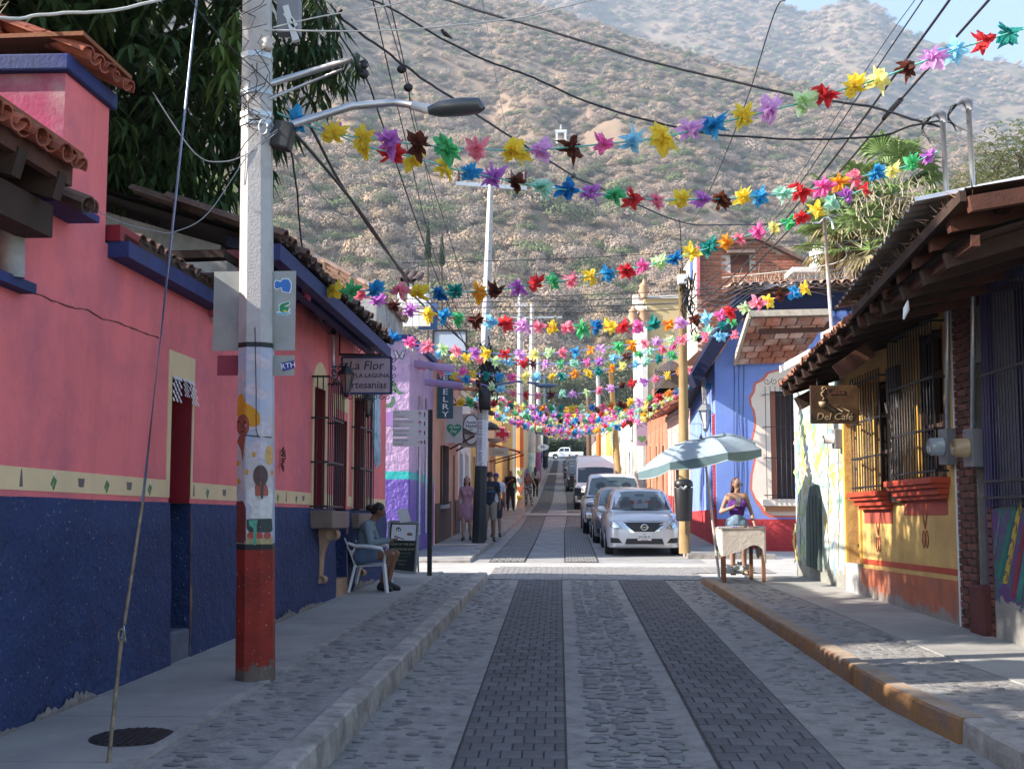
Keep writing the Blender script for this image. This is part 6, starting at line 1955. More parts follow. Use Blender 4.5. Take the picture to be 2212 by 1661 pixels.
b=MB();b.box(at(1449,862,Y=50),(1.6,1,.9));b.build('brick_base',mat('far_brick',(.35,.12,.08),.9,.3,5,.4,30),lt)
# brick gable building behind the blue house
bg=thing('brick_building','tall unplastered brick gable with small square window behind the blue house','building',(7,40,0))
Yg=40.0
gp=[at(1506,760,Y=Yg),at(1506,531,Y=Yg),at(1634,519,Y=Yg),at(1775,588,Y=Yg),at(1830,615,Y=Yg),at(1830,760,Y=Yg)]
b=MB();b.prism(gp,(0,5,0));b.build('wall',mat('gable_mortar',(.52,.46,.42),.95,.25,3,.5,40),bg)
bs_=[]
m_gb=mat('gable_brick',(.36,.105,.055),.9,.25,4,.5,30,rnd=.35,col2=(.22,.10,.07),c2s=1.5)
me_b=MB().box((0,0,0),(.275,.06,.075)).mesh('brick',m_gb)
zt=lambda x: pw([(gp[1].x,gp[1].z),(gp[2].x,gp[2].z),(gp[3].x,gp[3].z),(gp[4].x,gp[4].z)],x)
hw=(at(1568,0,Y=Yg).x,at(1608,0,Y=Yg).x,at(0,605,Y=Yg).z,at(0,566,Y=Yg).z)
z=gp[0].z;r_=0
while z<10.5:
 x=gp[0].x+(.15 if r_ % 2 else 0)
 while x<gp[4].x-.3:
  if z+.06<zt(x+.15) and not (hw[0]-.2<x+.15<hw[1]+.1 and hw[2]<z<hw[3]): bs_.append((x+.15,z))
  x +=.305
 z +=.108;r_ +=1
bs_.sort(key=lambda p: -p[1])
for x,z in bs_[:300]:
 o=bpy.data.objects.new('brick',me_b);COL.objects.link(o);o.parent=bg;o.location=Vector((x,Yg-.015-random.random()*.02,z))-LOC[bg]
b=MB()
for x,z in bs_[300:]: b.box((x,Yg-.02-random.random()*.02,z),(.275,.06,.075))
b.build('brick_rest',m_gb,bg,kind='stuff')
b=MB();b.box(((hw[0]+hw[1])/2,Yg-.02,(hw[2]+hw[3])/2),(hw[1]-hw[0],.06,hw[3]-hw[2]));wn=b.build('window',m_brickd,bg)
b=MB();b.box(((hw[0]+hw[1])/2,Yg-.15,hw[3]+.08),(hw[1]-hw[0]+.3,.4,.1));b.build('lintel',m_stone2,wn)
b=MB();b.beam(at(1508,640,Y=Yg-.1),at(1508,530,Y=Yg-.1),.3,.1);b.v=b.v;b.build('corner_column',cm('pink'),bg)
b=MB()
for p,q in ((gp[2],gp[3]),(gp[3],gp[4]),(gp[1],gp[2])): b.beam(p+Vector((0,-.1,.05)),q+Vector((0,-.1,.05)),.5,.12)
b.build('gable_capping',m_tdark,bg)
b=MB();b.box(at(1498,575,Y=41.5),(.25,.5,1.2));b.build('blue_parapet',cm('blue'),bg)
wt=thing('water_tank','white cylindrical rooftop water tank beside the palms','water tank',tuple(at(1772,582,Y=33)))
p=at(1772,580,Y=33);b=MB();b.lathe(p,[(.30,0),(.31,.1),(.30,.55),(.31,.6),(.27,.72),(.1,.78)],16);b.build('tank',flat('tank_white',(.75,.74,.72),.5),wt)
b=MB();b.box((p.x+.2,33.2,p.z-.1),(2.2,1.2,.15));b.build('slab',flat('slab_white',(.6,.6,.62),.7),wt)
# ================================================================ POLES ALONG THE STREET
def cone_pole(name,label,x0,y0,z0,top,r0,r1,parts,n=8,cat='utility pole'):
 """parts: list of (z fraction or height, material); top is a world point"""
 base=Vector((x0,y0,z0));top=Vector(top);t=thing(name,label,cat,tuple(base))
 H=top.z-z0
 for (za,zb,m_) in parts:
  b=MB();pts=[base.lerp(top,za/H),base.lerp(top,min(1,zb/H))]
  rr=[lerp(r0,r1,za/H),lerp(r0,r1,min(1,zb/H))]
  b.tube(pts,rr,n,smooth=n>8);b.build('shaft' if m_ is m_pole or m_ is m_polew else 'painted_base',m_,t)
 return t
m_polew=mat('white_pole_paint',(.60,.59,.62),.7,.12,4,.2,40,streak=.2)
m_wpole=mat('wooden_pole',(.29,.19,.085),.85,.25,3,.5,40,streak=.35)
m_wpole2=mat('brown_pole',(.14,.08,.05),.9,.25,3,.5,40)
p0=at(1034,1166,Y=28.4);tp=at(1060,400,Y=28.6)
zf=lambda y: CAMH+(1036-y)/FPX*28.4-.15
p2=cone_pole('utility_pole','tall pale pole with black painted foot and insulator crossarm beside the girl in pink',p0.x,28.4,.12,tp,.175,.075,
               [(0,zf(1004),m_pblk),(zf(1004),zf(905),m_polew),(zf(905),99,m_pole)])
b=MB();b.beam(at(985,397,Y=28.6),at(1138,408,Y=28.6),.1,.1);b.build('crossarm',m_galv,p2)
m_ins=mat('brown_insulator',(.08,.04,.035),.3,.1,3,0)
for x in (990,1060,1104,1134):
 p=at(x,397,Y=28.6)+Vector((0,0,.05));b=MB();b.lathe(p,[(.03,0),(.06,.04),(.04,.08),(.07,.12),(.04,.17),(.07,.21),(.03,.26),(.02,.33)],8);b.build('insulator',m_ins,p2)
b=MB();b.tube([at(1062,832,Y=28),at(1118,824,Y=28),at(1165,829,Y=28)],.03,8);b.build('lamp_arm',mat('arm_blue_grey',(.08,.12,.2),.4,.1,3,0),p2)
b=MB();q=at(1180,833,Y=28);b.ball(q,(.3,.13,.06),10,6);b.build('lamp_head',mat('arm_blue_grey',(.08,.12,.2)),p2)
b=MB()
random.seed(21)
for i in range(34):
 s_=at(1046+random.uniform(-10,20),770+random.uniform(-10,90),Y=28.3)
 b.tube([s_+Vector((random.uniform(-.25,.25),random.uniform(-.2,.1),random.uniform(-.5,.5))) for _ in range(4)],random.uniform(.008,.03),4)
b.build('cable_tangle',m_iron,p2,kind='stuff')
b=MB();b.lathe(at(1047,860,Y=28.3),[(.15,-.3),(.17,.25),(.12,.3)],10);b.build('transformer',m_iron,p2)
put_text('| 03E10 000V-5007ML',.15,at(1037,960,Y=28.15),p2,m_ink,rot=(PI/2,PI/2,0),name='painted_number')
p3=cone_pole('utility_pole','pole painted orange above a hearts mural next to the man in black',-1.92,52.0,zroad(52),(-1.9,52,11.0),.2,.1,
               [(0,1.9,mat('heart_mural',(.55,.45,.36),.85,.2,5,.2,30)),(1.9,4.4,mat('orange_pole_paint',(.60,.19,.05),.8,.15,3,.2,30)),(4.4,99,m_pole)])
for i,(y_,c_) in enumerate(((.5,(.5,.35,.03)),(.9,(.55,.15,.05)),(1.3,(.2,.28,.35)),(1.65,(.3,.35,.1)))):
 b=MB();q=Vector((-1.93,51.78,zroad(52)+y_))
 pts=[q+Vector((.14*math.sin(t)**3,0,.012*(13*math.cos(t)-5*math.cos(2*t)-2*math.cos(3*t)-math.cos(4*t)))) for t in [2*PI*k/18 for k in range(18)]]
 b.prism(pts,(0,.02,0));b.build('painted_heart',flat('heart_%d' % i,c_),p3)
p4_=cone_pole('utility_pole','grey pole with pale blue painted foot behind the orange pole',-1.75,66,zroad(66),(-1.7,66,12.2),.22,.12,
               [(0,2.4,mat('blue_white_paint',(.35,.52,.60),.8,.4,2,.2,30,col2=(.6,.6,.55),c2s=2)),(2.4,99,m_pole)])
b=MB();b.beam(at(1112,660,Y=52),at(1140,660,Y=52),.2,.2);b.build('pole_cap',m_pole,p3)
b=MB();b.beam((-3.0,66,11.4),(.1,66,11.4),.1,.1);b.build('crossarm',m_galv,p4_)
cone_pole('utility_pole','slim grey pole with magenta mosaic foot far up left pavement',-1.7,84,zroad(84),(-1.7,84,11.5),.2,.12,
          [(0,2.2,mat('magenta_mosaic',(.32,.10,.26),.8,.4,6,.2,30)),(2.2,99,m_pole)])
cone_pole('utility_pole','dark green painted pole far up the left pavement',-1.75,125,zroad(125),(-1.7,125,13.5),.3,.2,[(0,99,mat('dark_green_paint',(.03,.06,.06),.8,.2,3,0))])
p5_=cone_pole('utility_pole','thick yellowish wooden pole with litter bin in front of blue house',2.72,24.9,.1,at(1474,585,Y=24.9),.125,.085,[(0,99,m_wpole)],12)
b=MB();q=at(1473,606,Y=24.9);b.box(q+Vector((0,-.1,0)),(.2,.2,.22));b.build('lamp_box',flat('lampbox_white',(.6,.6,.6),.5),p5_,bevel=.02)
b=MB()
for i in range(22):
 s_=at(1484+random.uniform(-8,14),600+random.uniform(0,110),Y=24.8)
 b.tube([s_+Vector((random.uniform(-.12,.12),random.uniform(-.2,.1),random.uniform(-.4,.4))) for _ in range(4)],random.uniform(.006,.02),4)
b.build('cable_tangle',m_iron,p5_,kind='stuff')
cone_pole('utility_pole','slim tan wooden pole leaning behind the white van',3.25,62,zroad(62),at(1318,790,Y=62),.2,.12,[(0,99,m_wpole)],10)
cone_pole('utility_pole','orange painted pole on the right pavement beyond the van',3.1,92,zroad(92),(3.1,92,10.5),.24,.16,[(0,3.6,mat('orange_pole_paint',(.60,.19,.05))),(3.6,99,m_pole)])
cone_pole('utility_pole','dark brown wooden pole far up the right pavement',3.0,118,zroad(118),(2.9,118,10.5),.3,.2,[(0,99,m_wpole2)])
# litter bin hung on the wooden pole
bn=thing('litter_bin','black plastic litter bin with domed lid mounted on the wooden pole','litter bin',(2.72,24.55,.9))
zb_=lambda y: CAMH+(1036-y)/FPX*24.5
xb_=at(1477,1080,Y=24.5).x
b=MB();b.lathe((xb_,24.5,0),[(.15,zb_(1124)),(.175,zb_(1120)),(.205,zb_(1055)),(.20,zb_(1053))],20,sy=.8);b.build('bin_body',mat('bin_black',(.02,.02,.022),.4,.1,5,0),bn)
b=MB();b.lathe((xb_,24.5,0),[(.20,zb_(1051)),(.205,zb_(1046)),(.195,zb_(1040)),(.15,zb_(1036)),(.04,zb_(1034))],20,sy=.8);b.build('lid',MATS['bin_black'],bn)
b=MB();b.tube([(xb_-.1,24.33,zb_(1050)),(xb_-.02,24.3,zb_(1056)),(xb_+.04,24.33,zb_(1050))],.03,5);b.build('bag',flat('bag_clear',(.4,.42,.44),.3),bn)
b=MB();b.lathe((xb_,24.5,0),[(.152,zb_(1060)),(.152,zb_(1051))],16,sy=.8);b.build('opening',flat('bin_hole',(.005,.005,.005)),bn)
# ================================================================ SIGNS ON THE LEFT FAR SIDE
jy=28.0
t=thing('jewelry_sign','tall dark teal vertical board lettered JEWELRY in white','sign',tuple(at(962,860,Y=jy)))
a,c=at(945,790,Y=jy),at(979,904,Y=jy)
b=MB();b.box(((a.x+c.x)/2,jy,(a.z+c.z)/2),(c.x-a.x,.06,a.z-c.z));b.build('board',mat('board_teal',(.025,.07,.10),.5,.15,4,.1,30),t)
for i,ch in enumerate('JEWELRY'):
 put_text(ch,.20,at(962,799+i*16.0,Y=jy-.04),t,wht,sx=1.5,name='letter')
ty=29.5
t=thing('heart_banner','white hanging cloth banner with green heart left of black-footed pole','banner',tuple(at(981,915,Y=ty)))
a,c=at(963,878,Y=ty),at(999,957,Y=ty)
b=MB();b.box(((a.x+c.x)/2,ty,(a.z+c.z)/2),(c.x-a.x,.02,a.z-c.z));b.build('cloth',mat('banner_cloth',(.50,.50,.54),.9,.08,3,.1,30),t)
def heart(b,q,s): b.prism([q+Vector((s*16*math.sin(k)**3,0,s*(13*math.cos(k)-5*math.cos(2*k)-2*math.cos(3*k)-math.cos(4*k)))) for k in [2*PI*i/28 for i in range(28)]],(0,-.01,0))
b=MB();heart(b,at(981,928,Y=ty-.012),.0125);b.build('printed_heart',mat('heart_green',(.03,.25,.17),.8,.2,9,0),t)
put_text('Green\nDay',.11,at(981,927,Y=ty-.03),t,wht,shear=.2,name='lettering')
b=MB();b.beam(at(960,873,Y=ty),at(1025,876,Y=ty),.05,.05);scroll(b,at(972,868,Y=ty),.16,1,0,1,.015);b.build('bracket',m_iron,t)
hy=31.5
t=thing('hotel_sign','white oval hotel sign with black lettering partly behind the black-footed pole','sign',tuple(at(1018,930,Y=hy)))
q=at(1018,928,Y=hy)
b=MB();b.box(at(1016,930,Y=hy+.04),(.56,.03,.95));b.build('back_board',mat('sign_tan',(.42,.36,.32),.8,.1,4,0),t)
b=MB();b.prism([q+Vector((.24*math.cos(k),0,.43*math.sin(k))) for k in [2*PI*i/26 for i in range(26)]],(0,-.03,0));ov=b.build('oval',wht,t)
b=MB();b.tube([q+Vector((.235*math.cos(k),-.04,.425*math.sin(k))) for k in [2*PI*i/26 for i in range(27)]],.014,5);b.build('rim',m_iron,ov)
for s_,sz,y_ in (('Posada',.10,912),('Hotel',.14,920),('La',.09,927),('Estancia',.12,935),('Inn',.09,943)):
 put_text(s_,sz,at(1018,y_,Y=hy-.04),t,m_ink,name='lettering')
ry=44.0
t=thing('pharmacy_cross','red and white pharmacy cross sign hanging over the pavement','sign',tuple(at(1086,938,Y=ry)))
q=at(1085.5,938,Y=ry)
def cross(b,q,s,w_,d):
 pts=[(-w_,-s),(w_,-s),(w_,-w_),(s,-w_),(s,w_),(w_,w_),(w_,s),(-w_,s),(-w_,w_),(-s,w_),(-s,-w_),(-w_,-w_)]
 b.prism([q+Vector((x,d,z)) for x,z in pts],(0,-.02,0))
m_rc=flat('cross_red',(.50,.012,.03),.4)
for s_,w_,d,m_,nm in ((.31,.14,0,m_rc,'board'),(.285,.115,-.02,wht,'white_line'),(.26,.09,-.04,m_rc,'red_cross')):
 b=MB();cross(b,q,s_,w_,d);b.build(nm,m_,t)
b=MB();b.beam(q+Vector((0,0,.3)),q+Vector((-.02,0,.9)),.02,.02);b.build('hanger',m_iron,t)
t=thing('shop_sign','pale beige rectangular shop board with gold script beneath the pharmacy cross','sign',tuple(at(1078,976,Y=40)))
b=MB();b.box(at(1078,976,Y=40),(.68,.04,.30));b.build('board',flat('beige_board',(.50,.45,.38)),t)
put_text('Tanya',.18,at(1076,976,Y=39.95),t,mat('script_gold',(.45,.32,.05),.6),shear=.35,name='lettering')
t=thing('satellite_dish','grey dish and black umbrella shade mounted on cream shop wall','satellite dish',(-2.6,43,3))
b=MB();b.lathe(at(1068,953,Y=43),[(.35,.1),(.2,-.04),(.05,-.1)],14);b.build('dish',mat('dish_grey',(.3,.28,.25),.6),t)
b=MB();b.lathe(at(1060,920,Y=42.5),[(.42,-.15),(.25,.05),(.02,.16)],8);b.build('shade',m_iron,t)
t=thing('oval_sign','small white oval sign lettered M on the far left pavement','sign',tuple(at(1173,966,Y=78)))
b=MB();q=at(1173,966,Y=78);b.prism([q+Vector((.4*math.cos(k),0,.22*math.sin(k))) for k in [2*PI*i/20 for i in range(20)]],(0,.04,0));b.build('board',wht,t)
put_text('Mi',.3,q+Vector((0,-.03,0)),t,m_ink)
t=thing('heart_sign','mauve hanging board with green heart on the right side houses','sign',tuple(at(1387,940,Y=46)))
a,c=at(1375,913,Y=46),at(1399,963,Y=46)
b=MB();b.box(((a.x+c.x)/2,46,(a.z+c.z)/2),(c.x-a.x,.05,a.z-c.z));b.build('board',cm('lilac'),t)
b=MB();heart(b,at(1387,948,Y=45.9),.011);b.build('painted_heart',mat('heart_olive',(.10,.22,.08),.8,.3,6,0),t)
t=thing('oval_banner','pale blue oval banner with green motif beyond the van','banner',tuple(at(1330,945,Y=75)))
q=at(1330,945,Y=75);b=MB();b.prism([q+Vector((.34*math.cos(k),0,.8*math.sin(k))) for k in [2*PI*i/20 for i in range(20)]],(0,.04,0));b.build('board',flat('oval_blue',(.42,.5,.52)),t)
b=MB();heart(b,q+Vector((0,-.03,-.1)),.014);b.build('painted_heart',MATS['heart_olive'],t)
# ================================================================ PAPER FLOWER GARLANDS
FC=dict(blue=(.05,.38,.68),sky=(.35,.72,.88),yellow=(.92,.72,.08),orange=(.90,.42,.04),pink=(.90,.20,.50),rose=(.92,.32,.42),purple=(.60,.22,.64),lilac=(.82,.48,.80),green=(.12,.58,.24),lime=(.70,.88,.52),red=(.74,.05,.06),brown=(.13,.035,.02),teal=(.02,.32,.28),navy=(.02,.22,.52),lemon=(.92,.86,.34),mint=(.50,.80,.64))
FCN=list(FC)
fm={}
for k,c in FC.items():
 fm[k]=mat('tissue_'+k,c,.45,.12,8,0,trans=.58,spec=.45,bump2=.6,b2s=5)
def flower_mesh(seed,m_):
 """creased tissue bloom: uneven petals all round the string, some folded, some torn short"""
 r=random.Random(seed);b=MB()
 for layer,(cnt,L,wd) in enumerate(((r.choice((9,10,11)),1.0,.31),(r.choice((7,8)),.74,.30),(6,.48,.24))):
  ph_=r.uniform(0,6.28)
  for k in range(cnt):
   q=ph_+2*PI*k/cnt+r.uniform(-.25,.25)
   lean=r.uniform(-1.0,1.0)
   d=Vector((math.sin(lean),math.cos(lean)*math.sin(q),math.cos(lean)*math.cos(q)))
   Lk=L*r.uniform(.78,1.08)*(1.12 if d.z<0 else 1)
   s=d.cross(Vector((r.uniform(-1,1),r.uniform(-1,1),r.uniform(-1,1)))).normalized();u=s.cross(d).normalized()
   w_=wd*r.uniform(.65,1.25);rnd_=r.uniform(.35,.85);cur=r.uniform(-.35,.35);tw=r.uniform(-.25,.25)
   prof=((.06,.10),(.3,.75),(.55,1.0),(.8,rnd_),(1.0,.06))
   vs=[]
   for t,w1 in prof:
    c=d*Lk*t+u*cur*t*t+Vector((0,0,-.12*t*t*L))
    tt=tw*t;sd_=s*math.cos(tt)+u*math.sin(tt)
    rag=r.uniform(.85,1.15)
    vs +=[c+sd_*w_*w1*rag+u*.10*w1,c-u*.11*w1,c-sd_*w_*w1*r.uniform(.85,1.15)+u*.10*w1]
   fs=[]
   for i in range(4): fs +=[(3*i,3*i+1,3*i+4,3*i+3),(3*i+1,3*i+2,3*i+5,3*i+4)]
   b.add(vs,fs)
 b.ball((0,0,0),.12,6,4)
 return b
FMESH={}
for v_ in range(7):
 fb=flower_mesh(40+v_,None)
 for k in FCN:
  FMESH[(v_,k)]=fb.mesh('flower',fm[k])
m_str={k: flat('string_'+k,c,.5) for k,c in (('aqua',(.15,.5,.42)),('violet',(.3,.25,.6)),('orange',(.75,.3,.08)),('red',(.6,.1,.15)),('blue',(.25,.4,.8)))}
GCOUNT=[0]
def garland(pts,nfl,r,label,seq=None,t0=0,t1=1,group='flower garlands strung across the street'):
 """pts world points of the sagging line"""
 GCOUNT[0] +=1
 g_=thing('flower_garland',label,'garland',tuple(pts[0]),group)
 P=[Vector(p) for p in pts]
 # smooth the polyline
 cum=[0]
 for a,c in zip(P,P[1:]): cum.append(cum[-1]+(c-a).length)
 def Q(t):
  s=t*cum[-1]
  for i in range(len(P)-1):
   if s<=cum[i+1] or i==len(P)-2:
    f=(s-cum[i])/max(1e-6,cum[i+1]-cum[i])
    a,b_,c,d=P[max(0,i-1)],P[i],P[i+1],P[min(len(P)-1,i+2)]
    return .5*((2*b_)+(c-a)*f+(2*a-5*b_+4*c-d)*f*f+(3*b_-a-3*c+d)*f**3)
 N_=30
 b=MB();ks=list(m_str)
 sk_=random.choice(ks)
 b.tube([Q(i/N_) for i in range(N_+1)],.008 if P[0].y<20 else .012,4)
 b.build('string',m_str[sk_],g_)
 rs=random.Random(GCOUNT[0]*17)
 last=None
 for i in range(nfl):
  t=lerp(t0,t1,(i+.5)/nfl)+rs.uniform(-.12,.12)/nfl
  c=seq[i % len(seq)] if seq else rs.choice([k for k in FCN+['rose','lilac','sky','lime','lemon','yellow','pink'] if k !=last]);last=c
  o=bpy.data.objects.new('flower',FMESH[(rs.randrange(7),c)]);COL.objects.link(o);o.parent=g_
  d=(Q(min(1,t+.01))-Q(max(0,t-.01))).normalized()
  o.location=Q(t)-P[0]
  s_=r*rs.uniform(.88,1.12);o.scale=(s_*rs.uniform(.85,1.1),s_,s_*rs.uniform(.85,1.15))
  o.rotation_euler=(rs.uniform(0,6.28),rs.uniform(-.4,.4)-d.z,rs.uniform(-.4,.4)+math.atan2(d.y,d.x))
 return g_
def line(pp,Y0,Y1):
 x0,x1=pp[0][0],pp[-1][0]
 return [at(x,y,Y=lerp(Y0,Y1,(x-x0)/(x1-x0))) for x,y in pp]
s1=['blue','yellow','yellow','purple','brown','green','rose','yellow','lilac','brown','pink','sky','yellow','lilac','blue','yellow','lilac','lime','red','yellow','lemon','brown','lilac','sky','red','teal']
garland(line([(600,245),(700,285),(800,300),(960,318),(1130,325),(1300,312),(1440,295),(1570,262),(1710,228),(1790,202),(1870,180),(1945,153),(2030,120),(2115,92),(2215,62)],8.75,9.6),26,.138,
  'nearest flower garland, running from the mural pole up to the top right sky',s1,.01,.995)
s2=['purple','yellow','red','yellow','yellow','blue','purple','brown','mint','navy','purple','green','red','rose','yellow','purple','brown','yellow','blue','mint','red','pink','orange','rose','blue','lemon','green','purple']
garland(line([(640,245),(770,310),(890,340),(1005,372),(1060,382),(1170,404),(1290,418),(1410,432),(1545,430),(1640,424),(1760,408),(1845,385),(1930,368),(1970,354),(2025,328)],9.0,13.2),28,.133,
  'second flower garland, passing just below the crossarm and ending at the service mast',s2,.03,.995)
s3=['rose','yellow','green','blue','rose','yellow','navy','teal','orange','brown','purple','red','green','rose','yellow','blue','red','pink','lime','navy','yellow','teal','orange','rose','pink','lemon','green','red','yellow','mint','purple','red']
garland(line([(648,622),(720,628),(840,628),(950,632),(1065,628),(1150,615),(1228,605),(1310,590),(1390,576),(1440,562),(1520,540),(1610,510),(1690,484),(1790,442),(1885,400)],11.6,14.5),32,.130,
  'third flower garland, rising from the pink house eave to the palm trees',s3,.0,.99)
s4=['rose','purple','brown','purple','yellow','blue','green','brown','sky','red','lilac','rose','yellow','rose','green','navy','yellow','red','pink','teal','orange','lilac','brown','sky','pink','red','lime','rose','yellow','brown','blue','yellow']
garland(line([(760,632),(830,655),(920,678),(1030,692),(1150,704),(1260,709),(1360,705),(1460,698),(1540,684),(1610,664),(1680,642),(1755,620)],15.5,20),32,.155,
  'fourth flower garland, sagging over the street and rising towards the brick canopy',s4,.0,.995)
garland(line([(800,725),(900,742),(1000,758),(1150,766),(1300,752),(1420,738),(1520,728),(1600,722)],17.0,24),26,.145,
  'fifth flower garland, from the end of the pink house to the blue wall',None,.0,.99)
garland(line([(880,745),(970,768),(1080,780),(1200,786),(1330,775),(1430,752),(1500,730),(1590,690)],23.5,25.5),26,.15,
  'sixth flower garland, from the lilac house across to the wooden pole',None)
garland(line([(900,790),(980,800),(1070,812),(1180,815),(1300,800),(1400,782),(1480,760)],25,27),22,.15,
  'seventh flower garland, passing in front of the upper drain spout')
garland(line([(945,800),(1040,830),(1130,852),(1250,850),(1350,832),(1430,815),(1500,800),(1535,840)],27,28),24,.14,
  'eighth flower garland, sagging under the curved street lamp arm')
garland(line([(985,870),(1060,872),(1140,880),(1240,882),(1350,872),(1450,850),(1490,838)],29,31),24,.15,'ninth flower garland, low across the street behind the black-footed pole')
# the long run of garlands receding up the hill; each hangs from house to house
Yg_=38.0;gi=0
while Yg_<150:
 zt_=zr(Yg_)+random.uniform(4.35,4.9)
 xa,xb=-3.0,4.0
 skew=random.uniform(-1.5,1.5);sag=random.uniform(.45,.95)
 pts=[]
 for i in range(9):
  t=i/8
  pts.append((lerp(xa,xb,t),Yg_+skew*(t-.5),zt_+(t-.5)*random.uniform(0,.1)-sag*4*t*(1-t)))
 n=27 if Yg_<70 else 24
 garland(pts,n,.17 if Yg_<60 else .21,'one of the far multicoloured garlands crowding above the cars up the street',group='far flower garlands above the parked cars')
 Yg_ +=2.0+.014*(Yg_-38);gi +=1
# ================================================================ OVERHEAD CABLES
m_cab=flat('cable_black',(.02,.02,.022),.5);m_cabg=flat('cable_grey',(.22,.22,.24),.5);m_cabw=flat('cable_pale',(.5,.5,.46),.5)
def cable(pp,Y0,Y1,r,label,m_=None,wob=0,group='overhead cables'):
 """pp photo points; depth runs from Y0 to Y1 along the line"""
 n=len(pp);P=[]
 L=[0]
 for a,c in zip(pp,pp[1:]): L.append(L[-1]+math.hypot(c[0]-a[0],c[1]-a[1]))
 for i,(x,y) in enumerate(pp):
  f=L[i]/L[-1]
  Y_=1/lerp(1/Y0,1/Y1,f)
  P.append(at(x,y,Y=Y_))
 out=[]
 for i in range(n-1):
  a,b_,c,d=P[max(0,i-1)],P[i],P[i+1],P[min(n-1,i+2)]
  st=6
  for k in range(st):
   f=k/st
   q=.5*((2*b_)+(c-a)*f+(2*a-5*b_+4*c-d)*f*f+(3*b_-a-3*c+d)*f**3)
   out.append(q+Vector((random.uniform(-wob,wob),0,random.uniform(-wob,wob))))
 out.append(P[-1])
 b=MB();b.tube(out,r,5)
 o=b.build('overhead_cable',m_ or m_cab,None,origin=tuple(P[0]))
 props(o,label,'cable',group)
 return o
cable([(930,-12),(1047,28),(1210,75),(1394,131),(1521,162),(1708,205),(1827,223),(1890,233),(1971,258),(2033,275)],11.5,10.6,.013,'thick dark cable sweeping from top centre down to the service masts',wob=.004)
cable([(690,-20),(819,7),(953,84),(1057,134),(1154,169),(1263,219),(1413,264),(1536,290),(1650,298),(1740,302),(1896,295),(1971,272),(2030,262)],10.5,10.6,.011,'dark cable with perched bird dipping behind the nearest garland',wob=.004)
cable([(738,22),(742,44),(844,120),(910,168),(986,218),(1100,294),(1238,380),(1297,406),(1466,478),(1560,486),(1800,482)],9.5,25,.013,'twisted dark cable with knots running diagonally to the wooden pole',wob=.006)
cable([(625,270),(637,288),(772,448),(877,604),(905,650),(1048,780)],8.8,28.3,.016,'thick black bundle falling from mural pole to the black-footed pole',wob=.003)
cable([(660,255),(680,291),(757,430),(881,600),(1046,790)],9.0,28.3,.014,'second black bundle beside the thick one from the mural pole')
cable([(668,-15),(680,0),(786,160),(833,288),(946,604),(1040,830)],8.6,28.3,.009,'thin cable with round insulator passing down beside the lamp arm')
for i,pp in enumerate(([(795,-15),(805,0),(870,277),(957,604),(1050,790)],[(818,-15),(826,0),(893,240),(975,604),(1052,800)],[(834,-15),(843,10),(882,180),(902,300),(1000,604),(1056,800)])):
 cable(pp,9.2+i*.2,28.3,.006,('leftmost','middle','rightmost')[i]+' of three thin parallel wires dropping through the lamp arm',m_cab if i !=1 else m_cabg)
for i,(pp,r_) in enumerate((([(2145,-12),(2137,0),(1946,216),(1811,375),(1696,506),(1520,690)],.013),([(2060,-12),(2052,0),(1961,125),(1764,391),(1620,560),(1490,680)],.013),([(2000,-12),(1994,0),(1889,156),(1733,391),(1661,487),(1490,650)],.007),([(1984,-12),(1977,0),(1868,156),(1630,516),(1488,640)],.004))):
 cable(pp,9.0,24.9,r_,('outermost thick cable from the top right corner to the wooden pole','second thick cable from the top right to the wooden pole','thin wire left of the two thick cables at top right','finest wire of the fan running from top right to the wooden pole')[i])
b_=cable([(1946,216),(1909,256)],11.0,11.6,.028,'thick splice sleeve on the outermost cable at top right')
cable([(1704,-12),(1697,0),(1671,34),(1610,225),(1536,406),(1500,470),(1468,480)],12,24,.008,'steep thin cable bending sharply near the top, right of centre')
cable([(1468,475),(1475,600)],24,24.9,.012,'short vertical cable dropping onto the wooden pole')
for i,(y0_,y1_,w_) in enumerate(((562,545,0),(640,628,0),(650,640,0),(662,655,0),(675,668,0))):
 cable([(870,y0_+6),(1060,y0_+2),(1250,lerp(y0_,y1_,.5)+4),(1470,y1_),(1800,y1_-18-4*i)],28,27,.010,('uppermost horizontal cable crossing the hillside above the third garland','first of four stacked horizontal cables above the fourth garland','second of four stacked horizontal cables above the fourth garland','third of four stacked horizontal cables above the fourth garland','lowest of four stacked horizontal cables above the fourth garland')[i])
cable([(1050,690),(1080,678),(1120,684),(1150,692),(1190,690),(1240,665),(1310,660),(1470,655)],28.3,25,.012,'wavy dark cable swinging between the two tall poles')
for i in range(6):
 x=1060+i*14
 cable([(1056,500+40*i),(x+60,640+25*i),(x+190,780+12*i),(1320,880+5*i)],28.3,62,.008,'one of the fine wires fanning from the black-footed pole up the street',m_cabg,group='fine wires up the street')
for i in range(8):
 cable([(1476,640+14*i),(1455,720+8*i),(1420,800+6*i),(1330,900+4*i)],24.9,62,.009,'one of the slack wires draped from the wooden pole up the street',m_cabg,group='slack wires from the wooden pole')
for i in range(6):
 cable([(1490,600+10*i),(1560,625+12*i),(1640,610+4*i),(1800+10*i,640-14*i)],24.9,27,.007,'one of the thin wires spreading from the wooden pole over the blue house',m_cabg,group='wires over the blue house')
cable([(-20,36),(30,41),(120,30),(250,22),(400,-15)],7,8,.012,'pale rope hanging across the mango tree at top left',m_cabw,.004)
cable([(560,60),(600,66),(850,66),(1100,42),(1180,25),(1400,-30)],8.6,8.6,.007,'pale tape crossing the top of the picture from the mural pole',m_cabw)
cable([(590,60),(700,35),(850,10),(900,-10)],8.6,8.6,.006,'thin pale line rising from the mural pole to the top edge',m_cabw)
